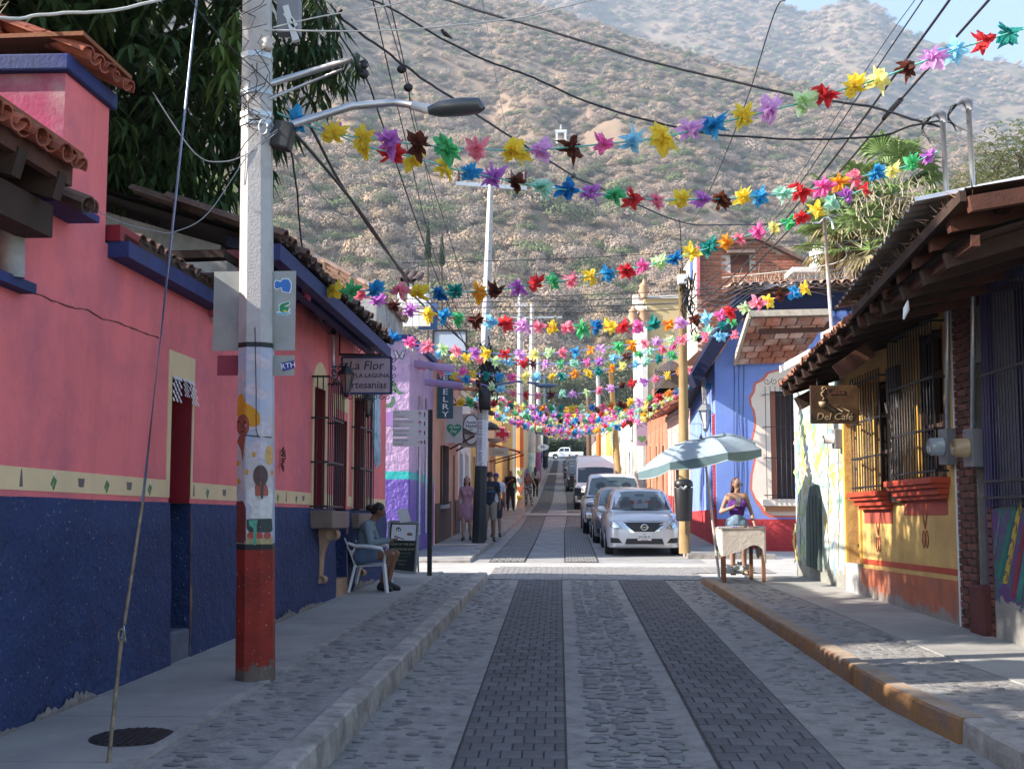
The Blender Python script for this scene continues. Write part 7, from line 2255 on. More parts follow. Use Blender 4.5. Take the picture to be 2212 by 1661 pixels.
cable([(40,300),(130,390),(235,470),(340,500),(380,500),(450,460),(540,330),(600,280)],6.8,8.6,.004,'thin drooping wire from red eave to the mural pole',m_cabg)
cable([(330,200),(420,330),(480,350),(540,330),(600,285)],8.4,8.6,.005,'slack wire loop hanging in front of the mango tree',m_cabg)
cable([(410,0),(480,85),(560,160),(600,200)],8.2,8.6,.005,'thin dark wire from the top edge to the mural pole clamp',m_cab)
cable([(624,300),(640,400),(645,460),(655,560),(665,640),(690,690),(711,722)],8.7,14.2,.009,'twisted drop cable falling from mural pole to wall conduit',m_cab,.004)
cable([(615,305),(700,430),(800,530),(870,640)],8.7,24,.004,'fine straight wire from the mural pole to the bleached tile roof',m_cabg)
cable([(655,600),(668,640),(700,700),(735,705)],11,15,.006,'loose thin cable sagging beneath the blue eave',m_cab)
cable([(1800,535),(1850,520),(1950,512),(2000,500)],16,12,.006,'thin cable from the hooked mast to the corrugated roof',m_cab)
cable([(1560,600),(1800,570),(1805,520)],25,16,.006,'pale wire climbing to the hooked mast',m_cabw)
cable([(1040,-10),(1085,240),(1100,290)],12,14,.003,'hair thin wire near top centre left of the bird cable',m_cabg)
# insulator ball, blobs on cables, bird
it=thing('cable_insulator','round black insulator hanging on the thin cable above the lamp arm','insulator',tuple(at(786,158,Y=11)))
b=MB();b.ball(at(786,160,Y=10.2),(.05,.05,.05),10,7);b.build('ball',m_iron,it);b=MB();b.lathe(at(786,150,Y=10.2),[(.02,0),(.045,.03),(.03,.05),(.045,.07),(.01,.09)],8);b.build('cap',m_iron,it)
for i,(x,y,Y_) in enumerate(((1172,339,15.5),(1238,380,17),(868,150,10.6),(882,190,11))):
 o=MB().ball((0,0,0),(.05,.04,.045),8,6).build('cable_clamp',m_iron,None,origin=(0,0,0));o.location=at(x,y,Y=Y_)
 props(o,('dark clamp on the diagonal twisted cable under the nearest garland','lower dark clamp on the diagonal twisted cable beside the second garland','upper dark knot on the thin wires above the lamp head','lower dark knot on the thin wires above the lamp head')[i],'clamp')
bp=at(962,76,Y=10.55)
bd_=thing('bird','small dark bird perched on the cable near the top','bird',tuple(bp))
mbird=flat('bird_dark',(.03,.026,.024),.8)
b=MB();b.tube([bp+Vector((-.035,0,.035)),bp+Vector((-.02,0,.028)),bp+Vector((.0,0,.01)),bp+Vector((.03,0,-.015)),bp+Vector((.07,0,-.04))],[.012,.018,.024,.016,.006],8)
b.ball(bp+Vector((-.028,0,.045)),.017,8,6);b.build('body',mbird,bd_)
b=MB();b.tube([bp+Vector((-.043,0,.046)),bp+Vector((-.056,0,.044))],[.005,.001],5);b.build('beak',mbird,bd_)
# white arch monument far up the hill
mo=thing('hilltop_arch','tiny white arch monument far up on the hillside','monument',tuple(at(1212,294,Y=640)))
q=at(1212,303,Y=560)
b=MB();
for s_ in (-1,1): b.box(q+Vector((s_*2.2,0,1)),(1.2,1.5,6))
b.box(q+Vector((0,0,4.5)),(6,1.5,1.4));b.lathe(q+Vector((0,0,5.2)),[(1,0),(.2,3)],4);b.build('arch',flat('arch_white',(.7,.7,.7)),mo)
# ================================================================ VEGETATION
def leaf_cloud(name,m_,centers,n,L,wd,parent,droop=.6,seed=1,rosette=1,shell=.55,keep=None):
 """many pointed leaves through overlapping ellipsoids; numpy, two-part folded leaf = 4 tris"""
 r=np.random.default_rng(seed)
 V=[];F_=[]
 cw=np.array([c[3]*c[4]*c[5] for c in centers]);cw=cw/cw.sum()
 ks=r.choice(len(centers),size=n,p=cw)
 for k in ks:
  cx,cy,cz,rx,ry,rz=centers[k]
  d=r.normal(size=3);d/=np.linalg.norm(d)
  rad=shell+(1-shell)*r.random()**.6
  c=np.array([cx+d[0]*rx*rad,cy+d[1]*ry*rad,cz+d[2]*rz*rad])
  if keep is not None and not keep(c,r): continue
  a0=r.uniform(0,6.28)
  for j in range(rosette):
   a=a0+2*math.pi*j/rosette+r.uniform(-.3,.3)
   ang=r.uniform(-.2,.5)
   dd=np.array([math.cos(a)*math.cos(ang),math.sin(a)*math.cos(ang),math.sin(ang)*.6-droop*r.uniform(.5,1.5)]);dd/=np.linalg.norm(dd)
   s=np.cross(dd,[0,0,1.0]);s/=(np.linalg.norm(s)+1e-6)
   u=np.cross(s,dd)
   l=L*r.uniform(.65,1.2);w_=wd*r.uniform(.7,1.2)
   o=len(V);p1=c+dd*l*.45+u*l*.06;tip=c+dd*l+np.array([0,0,-l*.18])
   V +=[c,p1+s*w_,p1-s*w_,p1-u*w_*.35,tip]
   F_ +=[(o,o+1,o+3),(o,o+3,o+2),(o+1,o+4,o+3),(o+3,o+4,o+2)]
 return npmesh(name,np.array(V),np.array(F_),m_,parent)
m_mango=mat('mango_leaf',(.028,.060,.016),.5,.35,1.3,0,col2=(.05,.075,.018),c2s=2.2,trans=.22,spec=.35)
m_mango2=mat('mango_leaf_young',(.10,.16,.03),.5,.3,1.3,0,trans=.35)
m_bark=mat('bark',(.11,.085,.065),.95,.3,4,.8,30)
mt=thing('mango_tree','large dark mango tree with long drooping leaves behind the pink house','tree',(-6.2,12.2,0))
ctr=[(-4.9,10.5,6.4,2.0,1.8,2.0),(-6.4,11.5,6.2,2.4,2.2,2.4),(-4.2,11.5,7.0,1.5,2.0,1.6),(-5.4,11.0,8.6,2.2,1.6,1.8),(-7.4,10.0,7.6,2.2,2.0,2.4),(-3.7,12.6,8.2,1.5,1.7,1.2),(-8.8,11.5,6.6,2.0,2.4,2.4),(-5.6,8.4,8.5,1.7,1.4,1.7),(-7.0,7.8,9.2,1.6,1.3,1.6),(-5.2,9.4,8.4,1.9,1.5,1.8)]  # last clusters lie above the view, added to shade the right-hand wall
ctr_dense=[(-6.2,10.6,6.8,3.2,1.6,2.4),(-5.2,10.6,8.0,2.2,1.4,1.8),(-5.8,8.5,8.6,1.4,1.2,1.3)]
# crown: outer rosettes plus dark inner mass
low=lambda c,r: c[2]<(6.75 if c[1]>10.9 else 6.9+(10.9-c[1])*1.6)+r.uniform(-.5,.35)  # crown top clipped to let sun reach the yellow wall
leaf_cloud('crown',m_mango,ctr,5200,.27,.030,mt,.85,3,6,.72,low)
leaf_cloud('inner_foliage',m_mango,ctr_dense,3000,.34,.07,mt,.6,4,4,.3,low)['kind']='stuff'
fr=[at(560,330,Y=11.0),at(490,380,Y=10.8),at(660,120,Y=11.2),at(690,170,Y=11.4),at(440,400,Y=10.6),at(380,410,Y=10.6),at(320,405,Y=10.5),at(250,400,Y=10.3),at(650,60,Y=11.2),at(520,260,Y=11)]
leaf_cloud('hanging_spray',m_mango,[(p.x,p.y,p.z+.15,.42,.5,.42) for p in fr],300,.27,.028,mt,1.3,5,5,.1)
leaf_cloud('young_spray',m_mango2,[(at(505,120,Y=10.0).x,10.0,at(505,120,Y=10.0).z,.2,.4,.6)],26,.26,.03,mt,1.2,6,4,.1)
b=MB();b.tube([(-6.4,12.4,-.2),(-6.3,12.3,2.5),(-6.0,12.0,5.0),(-5.6,11.8,7.0)],[.38,.3,.26,.14],10);b.build('trunk',m_bark,mt)
for i,(q) in enumerate(((-4.3,11.4,7.2),(-8.2,11.2,7.0),(-5.2,9.8,7.6),(-6.6,13.6,7.6),(-3.7,12.4,8.4))):
 b=MB();b.tube([(-6.1,12.1,4.2+.3*i),((-6.1+q[0])/2,(12.1+q[1])/2,5.8+.2*i),q],[.16,.11,.04],7);b.build('limb',m_bark,mt)
# a second garden tree, unseen past the left edge, shaped to dapple the near pavement
t2=thing('unseen_garden_tree','unseen dense garden tree beyond the pink house past the left edge','tree',(-9.5,5.0,0))
leaf_cloud('crown',m_mango,[(-9,3.6,7.2,2.2,2.2,2.4),(-8.2,1.0,7.6,2.0,2.4,2.2)],1500,.34,.06,t2,.6,13,5,.45)
b=MB();b.tube([(-9.3,5.4,0),(-9.2,5.2,4),(-9,5.3,7)],[.35,.3,.12],9);b.build('trunk',m_bark,t2)
# light green young tree seen under the mango crown
m_lt=mat('light_leaf',(.16,.24,.06),.6,.3,1,0,trans=.35)
lt_=thing('tree','light green feathery tree seen under the mango branches','tree',(at(455,430,Y=26).x,26,0))
q=at(455,420,Y=26);leaf_cloud('crown',m_lt,[(q.x,26,q.z,1.1,1,.65),(q.x-1.4,26,q.z-.1,.8,1,.5),(q.x+.7,26.4,q.z-.5,.6,.6,.5)],620,.14,.035,lt_,.2,8,3,.15)
b=MB();b.tube([(q.x,26,0),(q.x+.1,26,q.z)],[.15,.05],7);b.build('trunk',m_bark,lt_)
# fan palms on the right
m_palm=mat('palm_leaf',(.15,.23,.07),.55,.3,2,0,trans=.25)
m_palmd=mat('dead_palm_leaf',(.33,.28,.15),.85,.3,2,0,trans=.2)
def fan_palm(x,y,z,label,s,seed,n=30,dead=26):
 r=random.Random(seed)
 t=thing('palm_tree',label,'palm tree',(x,y,0))
 b=MB();b.tube([(x,y,0),(x+.1,y,z-.3)],[.28,.22],9);b.build('trunk',m_bark,t)
 for k in range(n+dead):
  isd=k>=n
  el=r.uniform(-.15,1.3) if not isd else r.uniform(-1.35,-.1)
  az=r.uniform(0,6.28);stem=s*r.uniform(.55,.9)*(1 if not isd else .55)
  d=Vector((math.cos(az)*math.cos(el),math.sin(az)*math.cos(el),math.sin(el)))
  o=Vector((x,y,z));c=o+d*stem
  side=d.cross(Vector((0,0,1))).normalized();up=side.cross(d)
  b=MB();b.tube([o,c],[.02,.012],4)
  nb=15
  for j in range(nb):
   a=lerp(-1.5,1.5,j/(nb-1))+r.uniform(-.05,.05)
   dd=(d*math.cos(a)+side*math.sin(a)).normalized()
   l=s*.52*r.uniform(.8,1.1)
   w_=.035*s
   pd=dd.cross(up).normalized()
   m1=c+dd*l*.6
   tip=c+dd*l+Vector((0,0,-l*(.28 if not isd else .4)))
   b.add([c,m1+pd*w_+up*.02,m1-up*.02,m1-pd*w_+up*.02,tip],[(0,1,2),(0,2,3),(1,4,2),(2,4,3)])
  b.build('dead_frond' if isd else 'frond',m_palmd if isd else m_palm,t)
 return t
q=at(1835,480,Y=30);fan_palm(q.x,30,q.z,'tallest fan palm with fresh crown left of the corrugated roof',1.35,3,30,10)
q=at(1795,545,Y=31);fan_palm(q.x,31,q.z,'small fan palm low beside the white water tank',1.0,4,20,8)
q=at(1925,420,Y=29);fan_palm(q.x,29,q.z,'fan palm with shaggy dead fronds behind the corrugated roof edge',1.4,5,28,12)
q=at(1880,540,Y=29);fan_palm(q.x,29,q.z,'lower fan palm in front of the shaggy ones',1.1,6,24,8)
# dry twiggy growth beside the palms
tw=thing('dry_shrub','bare whitish twiggy shrub between palms and corrugated roof','shrub',(at(1960,460,Y=28).x,28,0))
b=MB()
for i in range(130):
 q=at(random.uniform(1850,2060),random.uniform(405,540),Y=random.uniform(26.5,28.5));pts=[q]
 d=Vector((random.uniform(-.5,.5),random.uniform(-.2,.2),random.uniform(.4,1)))
 for k in range(3): pts.append(pts[-1]+(d+Vector((random.uniform(-.5,.5),0,random.uniform(-.4,.3))))*.22)
 b.tube(pts,[.016,.012,.008,.005],3)
b.build('twigs',mat('pale_twig',(.30,.26,.18),.9,.2,3,0),tw,kind='stuff')
m_ol=mat('olive_leaf',(.19,.22,.09),.6,.3,1,0,trans=.3)
for i,(x,y,Y_,rr,lab) in enumerate(((2190,340,34,(1.5,1.2,1.2),'grey green bushy tree cut off by the right edge above the roof'),(2160,400,36,(2.2,1.5,.8),'yellowish low tree just above the corrugated roof at right'),(2060,420,38,(1.6,1.5,.8),'thin dry tree crown behind the two service masts'))):
 q=at(x,y,Y=Y_);t=thing('tree',lab,'tree',(q.x,Y_,0))
 leaf_cloud('crown',m_ol if i !=2 else m_palmd,[(q.x,Y_,q.z,*rr),(q.x+rr[0]*.7,Y_+.5,q.z+.3,rr[0]*.8,1,rr[2]*.8),(q.x-rr[0]*.5,Y_,q.z-.4,rr[0]*.6,1,rr[2]*.7)],900 if i<2 else 450,.16,.04,t,.1,20+i,3,.2)
 b=MB();b.tube([(q.x,Y_,0),(q.x+.2,Y_,q.z)],[.2,.05],7);b.build('trunk',m_bark,t)
 b=MB()
 for k in range(16):
  o=Vector((q.x+random.uniform(-.5,.5)*rr[0],Y_,q.z-random.uniform(.2,.8)));b.tube([o,o+Vector((random.uniform(-.6,.6),0,random.uniform(.3,.9)))],[.03,.008],4)
 b.build('branches',m_bark,t,kind='stuff')
# cypresses and trees at the head of the street
for x,y0_,y1_,Y_,lab in ((925,492,560,110,'taller dark cypress standing at the foot of the hill, left of centre'),(955,515,575,118,'shorter dark cypress standing at the foot of the hill, left of centre')):
 a,c=at(x,y0_,Y=Y_),at(x,y1_,Y=Y_);t=thing('cypress_tree',lab,'cypress',(a.x,Y_,0));hh=(a.z-c.z)
 leaf_cloud('crown',mat('cypress_leaf',(.03,.055,.03),.7,.3,1,0),[(a.x,Y_,c.z+hh*(.15+.2*i),.38*(1-i*.19),.38,hh*.2) for i in range(5)],1500,.22,.05,t,-1.5,31,2,.2)
 b=MB();b.tube([(a.x,Y_,0),(a.x,Y_,c.z)],[.2,.1],6);b.build('trunk',m_bark,t)
m_ft=mat('street_end_leaf',(.11,.15,.05),.7,.4,.2,0,trans=.2)
for i,(x,y,Y_,rr,lab,m_) in enumerate(((1225,968,196,(4.0,3,2.2),'rounded green tree standing at the end of the street above the white pickup',m_ft),(1190,850,225,(6,5,4),'grey olive tree at hill foot left of the street axis',m_ft),(1270,842,230,(7,5,4.5),'broad olive tree at the hill foot on the street axis',m_ft),(1350,838,220,(6,5,5),'dark green tree at the hill foot beside the beige building',mat('deep_leaf',(.06,.10,.035),.7,.4,.2,0)),(1110,860,215,(5,4,4),'low brownish tree at hill foot behind the orange pole',m_palmd),(1400,800,235,(7,5,5),'tall hill foot tree behind the beige building',m_ft),(1020,800,180,(7,5,5),'broad tree rising behind the left house row',m_ft),(1330,900,205,(5,4,3),'low green tree behind the far garlands',m_ft))):
 q=at(x,y,Y=Y_);t=thing('tree',lab,'tree',(q.x,Y_,zr(180)))
 leaf_cloud('crown',m_,[(q.x,Y_,q.z,*rr),(q.x+rr[0]*.6,Y_,q.z-1,rr[0]*.6,2,rr[2]*.6),(q.x-rr[0]*.6,Y_+1,q.z-.8,rr[0]*.6,2,rr[2]*.7)],1100,.7,.22,t,.2,40+i,3,.4)
 b=MB();b.tube([(q.x,Y_,zr(180)-1),(q.x+.3,Y_,q.z)],[.4,.15],7);b.build('trunk',m_bark,t)
# low town roofs and walls at the foot of the hill
for i,(x,y,wd,hh,Y_,c) in enumerate(((1100,905,9,5,190,'cream'),(1160,930,8,4,200,'white'),(1290,930,9,4,200,'rose'),(1370,900,10,6,200,'peach'),(1262,905,8,4,212,'white'))):
 q=at(x,y,Y=Y_)
 t=thing('house',('cream block house behind left end of the street','white low house left of the street end','rose low house right of the street end','peach block house behind the right end of the street','white far house on the street axis above the garlands')[i],'house',(q.x,Y_,q.z-hh))
 b=MB();b.box((q.x,Y_,q.z-hh/2),(wd,6,hh));b.build('wall',cm(c),t)
 b=MB();b.box((q.x,Y_,q.z+.12),(wd+.6,6.6,.25));b.build('roof',m_tred if i % 2 else m_grey,t)
 for k in range(3):
  b=MB();b.box((q.x+(k-1)*wd*.28,Y_-3.0,q.z-hh*.45),(1.1,.1,1.3));b.build('window',m_win,t)
# ================================================================ VEHICLES
def cr(p0,p1,p2,p3,t): return .5*(2*p1+(p2-p0)*t+(2*p0-5*p1+4*p2-p3)*t*t+(3*p1-p0-3*p2+p3)*t**3)
def dense(A,k,axis):
 A=np.moveaxis(A,axis,0);n=len(A);out=[]
 for i in range(n-1):
  a,b_,c,d=A[max(0,i-1)],A[i],A[i+1],A[min(n-1,i+2)]
  for j in range(k): out.append(cr(a,b_,c,d,j/k))
 out.append(A[-1]);return np.moveaxis(np.array(out),0,axis)
def shell(rows,k1=5,k2=4,cap=True):
 """rows: list of half-sections [(x,y,z)...] from bottom to top centre; mirrored"""
 A=dense(dense(np.array(rows,float),k1,0),k2,1)
 A[:,:,0]=np.maximum(A[:,:,0],0)
 M=A[:,::-1].copy();M[:,:,0]*=-1
 G=np.concatenate([A,M[:,1:]],1)
 n,m=G.shape[:2];b=MB();fs=[]
 for i in range(n-1):
  for j in range(m-1): fs.append((i*m+j,(i+1)*m+j,(i+1)*m+j+1,i*m+j+1))
 if cap: fs +=[tuple(range(m)),tuple((n-1)*m+j for j in range(m))[::-1]]
 b.add(G.reshape(-1,3),fs,0,True)
 return b
def lower_body(st):
 rows=[]
 for y,hw,zb,zt in st:
  h=zt-zb
  rows.append([(0,y,zb),(hw*.88,y,zb),(hw*.97,y,zb+.12*h),(hw,y,zb+.42*h),(hw*.985,y,zb+.74*h),(hw*.9,y,zt-.07*h),(hw*.62,y,zt),(0,y,zt+.02)])
 return shell(rows)
def cabin(st):
 rows=[]
 for y,hb,ht,zb,zt in st:
  rows.append([(hb,y,zb),(lerp(hb,ht,.45),y,lerp(zb,zt,.5)),(ht*1.02,y,zt-.07*min(1,(zt-zb)*3)),(ht*.85,y,zt-.012),(ht*.4,y,zt+.008),(0,y,zt+.012)])
 return shell(rows,cap=False)
class Dec:
 def __init__(s,mbs):
  V=[];F_=[]
  for m_ in mbs:
   o=len(V);V +=[Vector(v) for v in m_.v];F_ +=[tuple(i+o for i in f) for f in m_.f]
  s.t=BVHTree.FromPolygons(V,F_)
 def front(s,name,pts,m_,parent,off=.004,rings=4,L=.08,side=None):
  """outline (x,z) thrown on to the body from in front (or from a side: pts are (y,z))"""
  cx=sum(p[0] for p in pts)/len(pts);cz=sum(p[1] for p in pts)/len(pts);dn=[]
  for (x0,z0),(x1,z1) in zip(pts,pts[1:]+pts[:1]):
   n=max(1,int(math.hypot(x1-x0,z1-z0)/L));dn +=[(lerp(x0,x1,i/n),lerp(z0,z1,i/n)) for i in range(n)]
  n=len(dn);vs=[];ok=True
  d=Vector((0,1,0)) if side is None else Vector((-side,0,0))
  last=None
  for j in range(rings+1):
   f=1-j/rings*.999
   for x,z in dn:
    px,pz=cx+(x-cx)*f,cz+(z-cz)*f
    o=Vector((px,-3,pz)) if side is None else Vector((side*4,px,pz))
    h=s.t.ray_cast(o,d)[0]
    if h is None: h=last if last is not None else Vector((px,0,pz))
    last=h
    vs.append(h-d*off)
  fs=[(j*n+k,j*n+(k+1) % n,(j+1)*n+(k+1) % n,(j+1)*n+k) for j in range(rings) for k in range(n)]
  b=MB();b.add(vs,fs,0,True)
  o=bpy.data.objects.new(name,b.mesh(name,m_));COL.objects.link(o);o.parent=parent;LOC[o]=Vector((0,0,0))
  return o
def lobj(b,name,m_,parent):
 """mesh in the thing's own coordinates"""
 o=bpy.data.objects.new(name,b.mesh(name,m_));COL.objects.link(o);o.parent=parent;LOC[o]=Vector((0,0,0));return o
def mir(pts): return [(-x,z) for x,z in pts][::-1]
def wheel(parent,x,y,r,w_):
 s=1 if x>0 else -1
 b=MB();b.tube([(x-w_/2,y,r),(x-w_/2+.02,y,r),(x+w_/2-.02,y,r),(x+w_/2,y,r)],[r*.93,r,r,r*.93],22);o=lobj(b,'wheel',m_tyre,parent)
 b=MB();b.tube([(x+s*(w_/2-.02),y,r),(x+s*(w_/2+.006),y,r)],[r*.62,r*.6],16);lobj(b,'rim',m_rim,o)
 b=MB()
 for k in range(5):
  q=2*PI*k/5;b.beam((x+s*(w_/2+.01),y,r),(x+s*(w_/2+.01),y+math.cos(q)*r*.58,r+math.sin(q)*r*.58),.02,.07)
 lobj(b,'spoke',m_rim,o)['kind']='stuff'
m_tyre=mat('tyre_rubber',(.018,.018,.018),.85,.2,12,.3,60);m_rim=mat('rim_silver',(.45,.46,.48),.35,.1,5,0,metal=.8)
m_silver=mat('silver_paint',(.56,.565,.61),.33,.05,2,0,metal=.35,coat=.8)
m_silver2=mat('grey_silver_paint',(.17,.18,.20),.32,.03,2,0,metal=.4,coat=.8)
m_whitep=mat('white_car_paint',(.78,.78,.77),.35,.03,2,0,coat=.7)
m_fblue=mat('frosty_silver_paint',(.60,.61,.65),.3,.03,2,0,metal=.25,coat=.8)
m_blackp=mat('black_plastic',(.02,.02,.022),.55,.1,5,0)
m_darkp=mat('dark_car_paint',(.035,.04,.05),.25,.05,2,0,metal=.3,coat=.8)
m_chrome=mat('chrome',(.75,.76,.78),.12,.02,2,0,metal=1)
m_lens=mat('headlamp_lens',(.42,.44,.47),.12,.25,14,0,spec=.9,metal=.4)
m_lensi=mat('headlamp_inner',(.75,.77,.8),.1,.1,20,0,metal=.9)
m_scr=mat('windscreen',(.035,.055,.055),.05,.3,1.5,0,spec=.9,coat=.6)
m_scrd=mat('windscreen_dark',(.012,.016,.018),.06,.2,1.5,0,spec=.8,coat=.5)
m_seat=mat('seat_shadow',(.010,.012,.013),.3,.1,3,0,coat=.5)
def make_sedan(paint,label,loc,plate=True,name='parked_car'):
 t=thing(name,label,'car',loc,'cars parked on the right side of the street')
 lb=lower_body([(0.02,.50,.27,.55),(.035,.62,.22,.66),(.09,.73,.19,.755),(.22,.81,.18,.845),(.5,.845,.18,.92),(.85,.848,.18,.965),(1.1,.848,.19,1.0),(1.7,.85,.2,1.0),(3.0,.85,.2,1.02),(3.8,.84,.22,1.06),(4.3,.77,.3,1.02),(4.45,.62,.42,.85)])
 cb_=cabin([(.98,.74,.70,.90,.985),(1.25,.77,.665,.93,1.17),(1.6,.79,.63,.95,1.385),(1.9,.80,.615,.97,1.478),(2.4,.80,.61,.97,1.505),(3.0,.80,.60,.98,1.48),(3.5,.78,.60,1.0,1.34),(3.95,.72,.62,1.0,1.06)])
 D=Dec([lb,cb_])
 lobj(lb,'body',paint,t);lobj(cb_,'roof',paint,t)
 ws=[(-.665,1.03),(-.33,1.012),(0,1.008),(.33,1.012),(.665,1.03),(.60,1.30),(.545,1.405),(.27,1.43),(0,1.436),(-.27,1.43),(-.545,1.405),(-.60,1.30)]
 D.front('windscreen_seal',[(x*1.025,1.21+(z-1.21)*1.05) for x,z in ws],m_blackp,t,.003)
 scr=D.front('windscreen',ws,m_scr,t,.007)
 for cx in (-.33,.33):
  D.front('seat',[(cx-.17,1.05),(cx+.17,1.05),(cx+.15,1.2),(cx+.09,1.24),(cx+.08,1.31),(cx-.08,1.31),(cx-.09,1.24),(cx-.15,1.2)],m_seat,scr,.009)
 D.front('mirror_pod',[(-.11,1.33),(.11,1.33),(.11,1.385),(-.11,1.385)],m_seat,scr,.010,2)
 gr=D.front('grille',[(-.47,.765),(.47,.765),(.40,.69),(.27,.555),(-.27,.555),(-.40,.69)],m_blackp,t,.005)
 for i in range(4):
  z=.60+i*.042;w_=lerp(.28,.43,(z-.555)/.21)
  D.front('grille_slat',[(-w_,z),(w_,z),(w_,z+.008),(-w_,z+.008)],mat('slat_dark',(.05,.05,.055),.4),gr,.010,2,.05)
 for s in (1,-1):
  p=[(.50,.775),(.54,.765),(.30,.53),(.22,.53),(.245,.565)]
  D.front('chrome_wing',p if s==1 else mir(p),m_chrome,t,.014,3,.05)
  p=[(.47,.62),(.565,.73),(.66,.825),(.765,.885),(.80,.80),(.775,.66),(.62,.60)]
  hl_=D.front('headlight',p if s==1 else mir(p),m_lens,t,.008,3,.05)
  p=[(.56,.66),(.63,.74),(.70,.76),(.72,.68),(.64,.63)]
  D.front('reflector',p if s==1 else mir(p),m_lensi,hl_,.013,2,.05)
  p=[(.50,.30),(.58,.405),(.76,.42),(.755,.30)]
  fl=D.front('fog_lamp_recess',p if s==1 else mir(p),m_blackp,t,.006,3,.05)
  b=MB()
  b.ball((s*.93,1.15,1.03),(.10,.07,.075),12,8);b.tube([(s*.80,1.12,.99),(s*.9,1.13,1.0)],.025,6);lobj(b,'wing_mirror',paint,t)
  D.front('side_window',[(1.35,1.04),(2.3,1.04),(2.3,1.38),(1.85,1.38)],m_scrd,t,.005,3,.1,side=s)
  D.front('side_window',[(2.4,1.04),(3.35,1.06),(3.2,1.34),(2.4,1.38)],m_scrd,t,.005,3,.1,side=s)
  D.front('wheel_arch',[(.82+.37*math.cos(q),.30+.37*math.sin(q)) for q in [PI*2*i/16 for i in range(16)] if .30+.37*math.sin(q)>.2],m_blackp,t,.004,3,.1,side=s)
  for y in (.82,3.42): wheel(t,s*.76,y,.305,.19)
  b=MB();b.beam((s*.40,.9,1.02),(s*-.12,.98,1.045),.015,.012);lobj(b,'wiper',m_blackp,t)
 D.front('panel_gap',[(-.74,.80),(-.4,.788),(0,.785),(.4,.788),(.74,.80),(.74,.806),(.4,.794),(0,.791),(-.4,.794),(-.74,.806)],m_blackp,t,.002,2,.05)
 for s in (1,-1):
  for xx in ((.70,.82),(.705,.98)) if 0 else ((.70,.84),):
   D.front('panel_gap',[(s*.735,.885),(s*.742,.885),(s*.70,1.0),(s*.693,1.0)],m_blackp,t,.002,2,.04)
  D.front('door_gap',[(1.28,.35),(1.29,.35),(1.29,.98),(1.28,.98)],m_blackp,t,.002,2,.1,side=s)
  D.front('door_gap',[(2.36,.35),(2.37,.35),(2.37,1.0),(2.36,1.0)],m_blackp,t,.002,2,.1,side=s)
  D.front('rub_line',[(.3,.62),(4.1,.66),(4.1,.675),(.3,.635)],m_silver2,t,.003,2,.2,side=s)
 D.front('lower_intake',[(-.44,.275),(.44,.275),(.40,.40),(-.40,.40)],m_blackp,t,.007,3,.05)
 for z in (.31,.35): D.front('intake_slat',[(-.41,z),(.41,z),(.41,z+.009),(-.41,z+.009)],mat('slat_dark',(.05,.05,.055)),t,.012,2,.05)
 D.front('chin_strip',[(-.62,.23),(.62,.23),(.60,.262),(-.60,.262)],mat('chin_silver',(.4,.41,.43),.4,metal=.5),t,.006,2,.05)
 b=MB();q=[(.075*math.cos(k),0,.655+.062*math.sin(k)) for k in [2*PI*i/20 for i in range(21)]]
 y0_=D.t.ray_cast(Vector((0,-3,.655)),Vector((0,1,0)))[0].y-.025
 b.tube([(x,y0_,z) for x,_,z in q],.011,6);em=lobj(b,'emblem_ring',m_chrome,t)
 b=MB();b.box((0,y0_-.006,.655),(.19,.016,.032));lobj(b,'emblem_bar',m_chrome,em)
 me=text_mesh('NISSAN',.026,.002);me.materials.append(m_blackp)
 o=bpy.data.objects.new('emblem_lettering',me);COL.objects.link(o);o.parent=em;o.location=(0,y0_-.017,.655);o.rotation_euler=(PI/2,0,0)
 if plate:
  y1_=D.t.ray_cast(Vector((0,-3,.47)),Vector((0,1,0)))[0].y-.03
  b=MB();b.box((0,y1_,.435),(.31,.012,.155));pt=lobj(b,'number_plate',flat('plate_white',(.62,.62,.62),.5),t)
  me=text_mesh('JNT-86-42',.072,.002);me.materials.append(m_ink)
  o=bpy.data.objects.new('plate_lettering',me);COL.objects.link(o);o.parent=pt;o.location=(0,y1_-.008,.437);o.rotation_euler=(PI/2,0,0);o.scale=(.86,1.1,1)
  for z,c_,w_ in ((.375,(.35,.05,.1),.16),(.495,(.3,.08,.1),.05)):
   b=MB();b.box((0,y1_-.008,z),(w_,.004,.014));lobj(b,'plate_band',flat('plate_band',c_),pt)
 return t
px_m=FPX/25.2
nis=make_sedan(m_silver,'silver sedan parked nearest, number plate JNT-86-42',(1.87,25.3,0))
make_sedan(m_silver2,'grey sedan mostly hidden directly behind the nearest silver sedan',(1.72,30.0,0),plate=False)
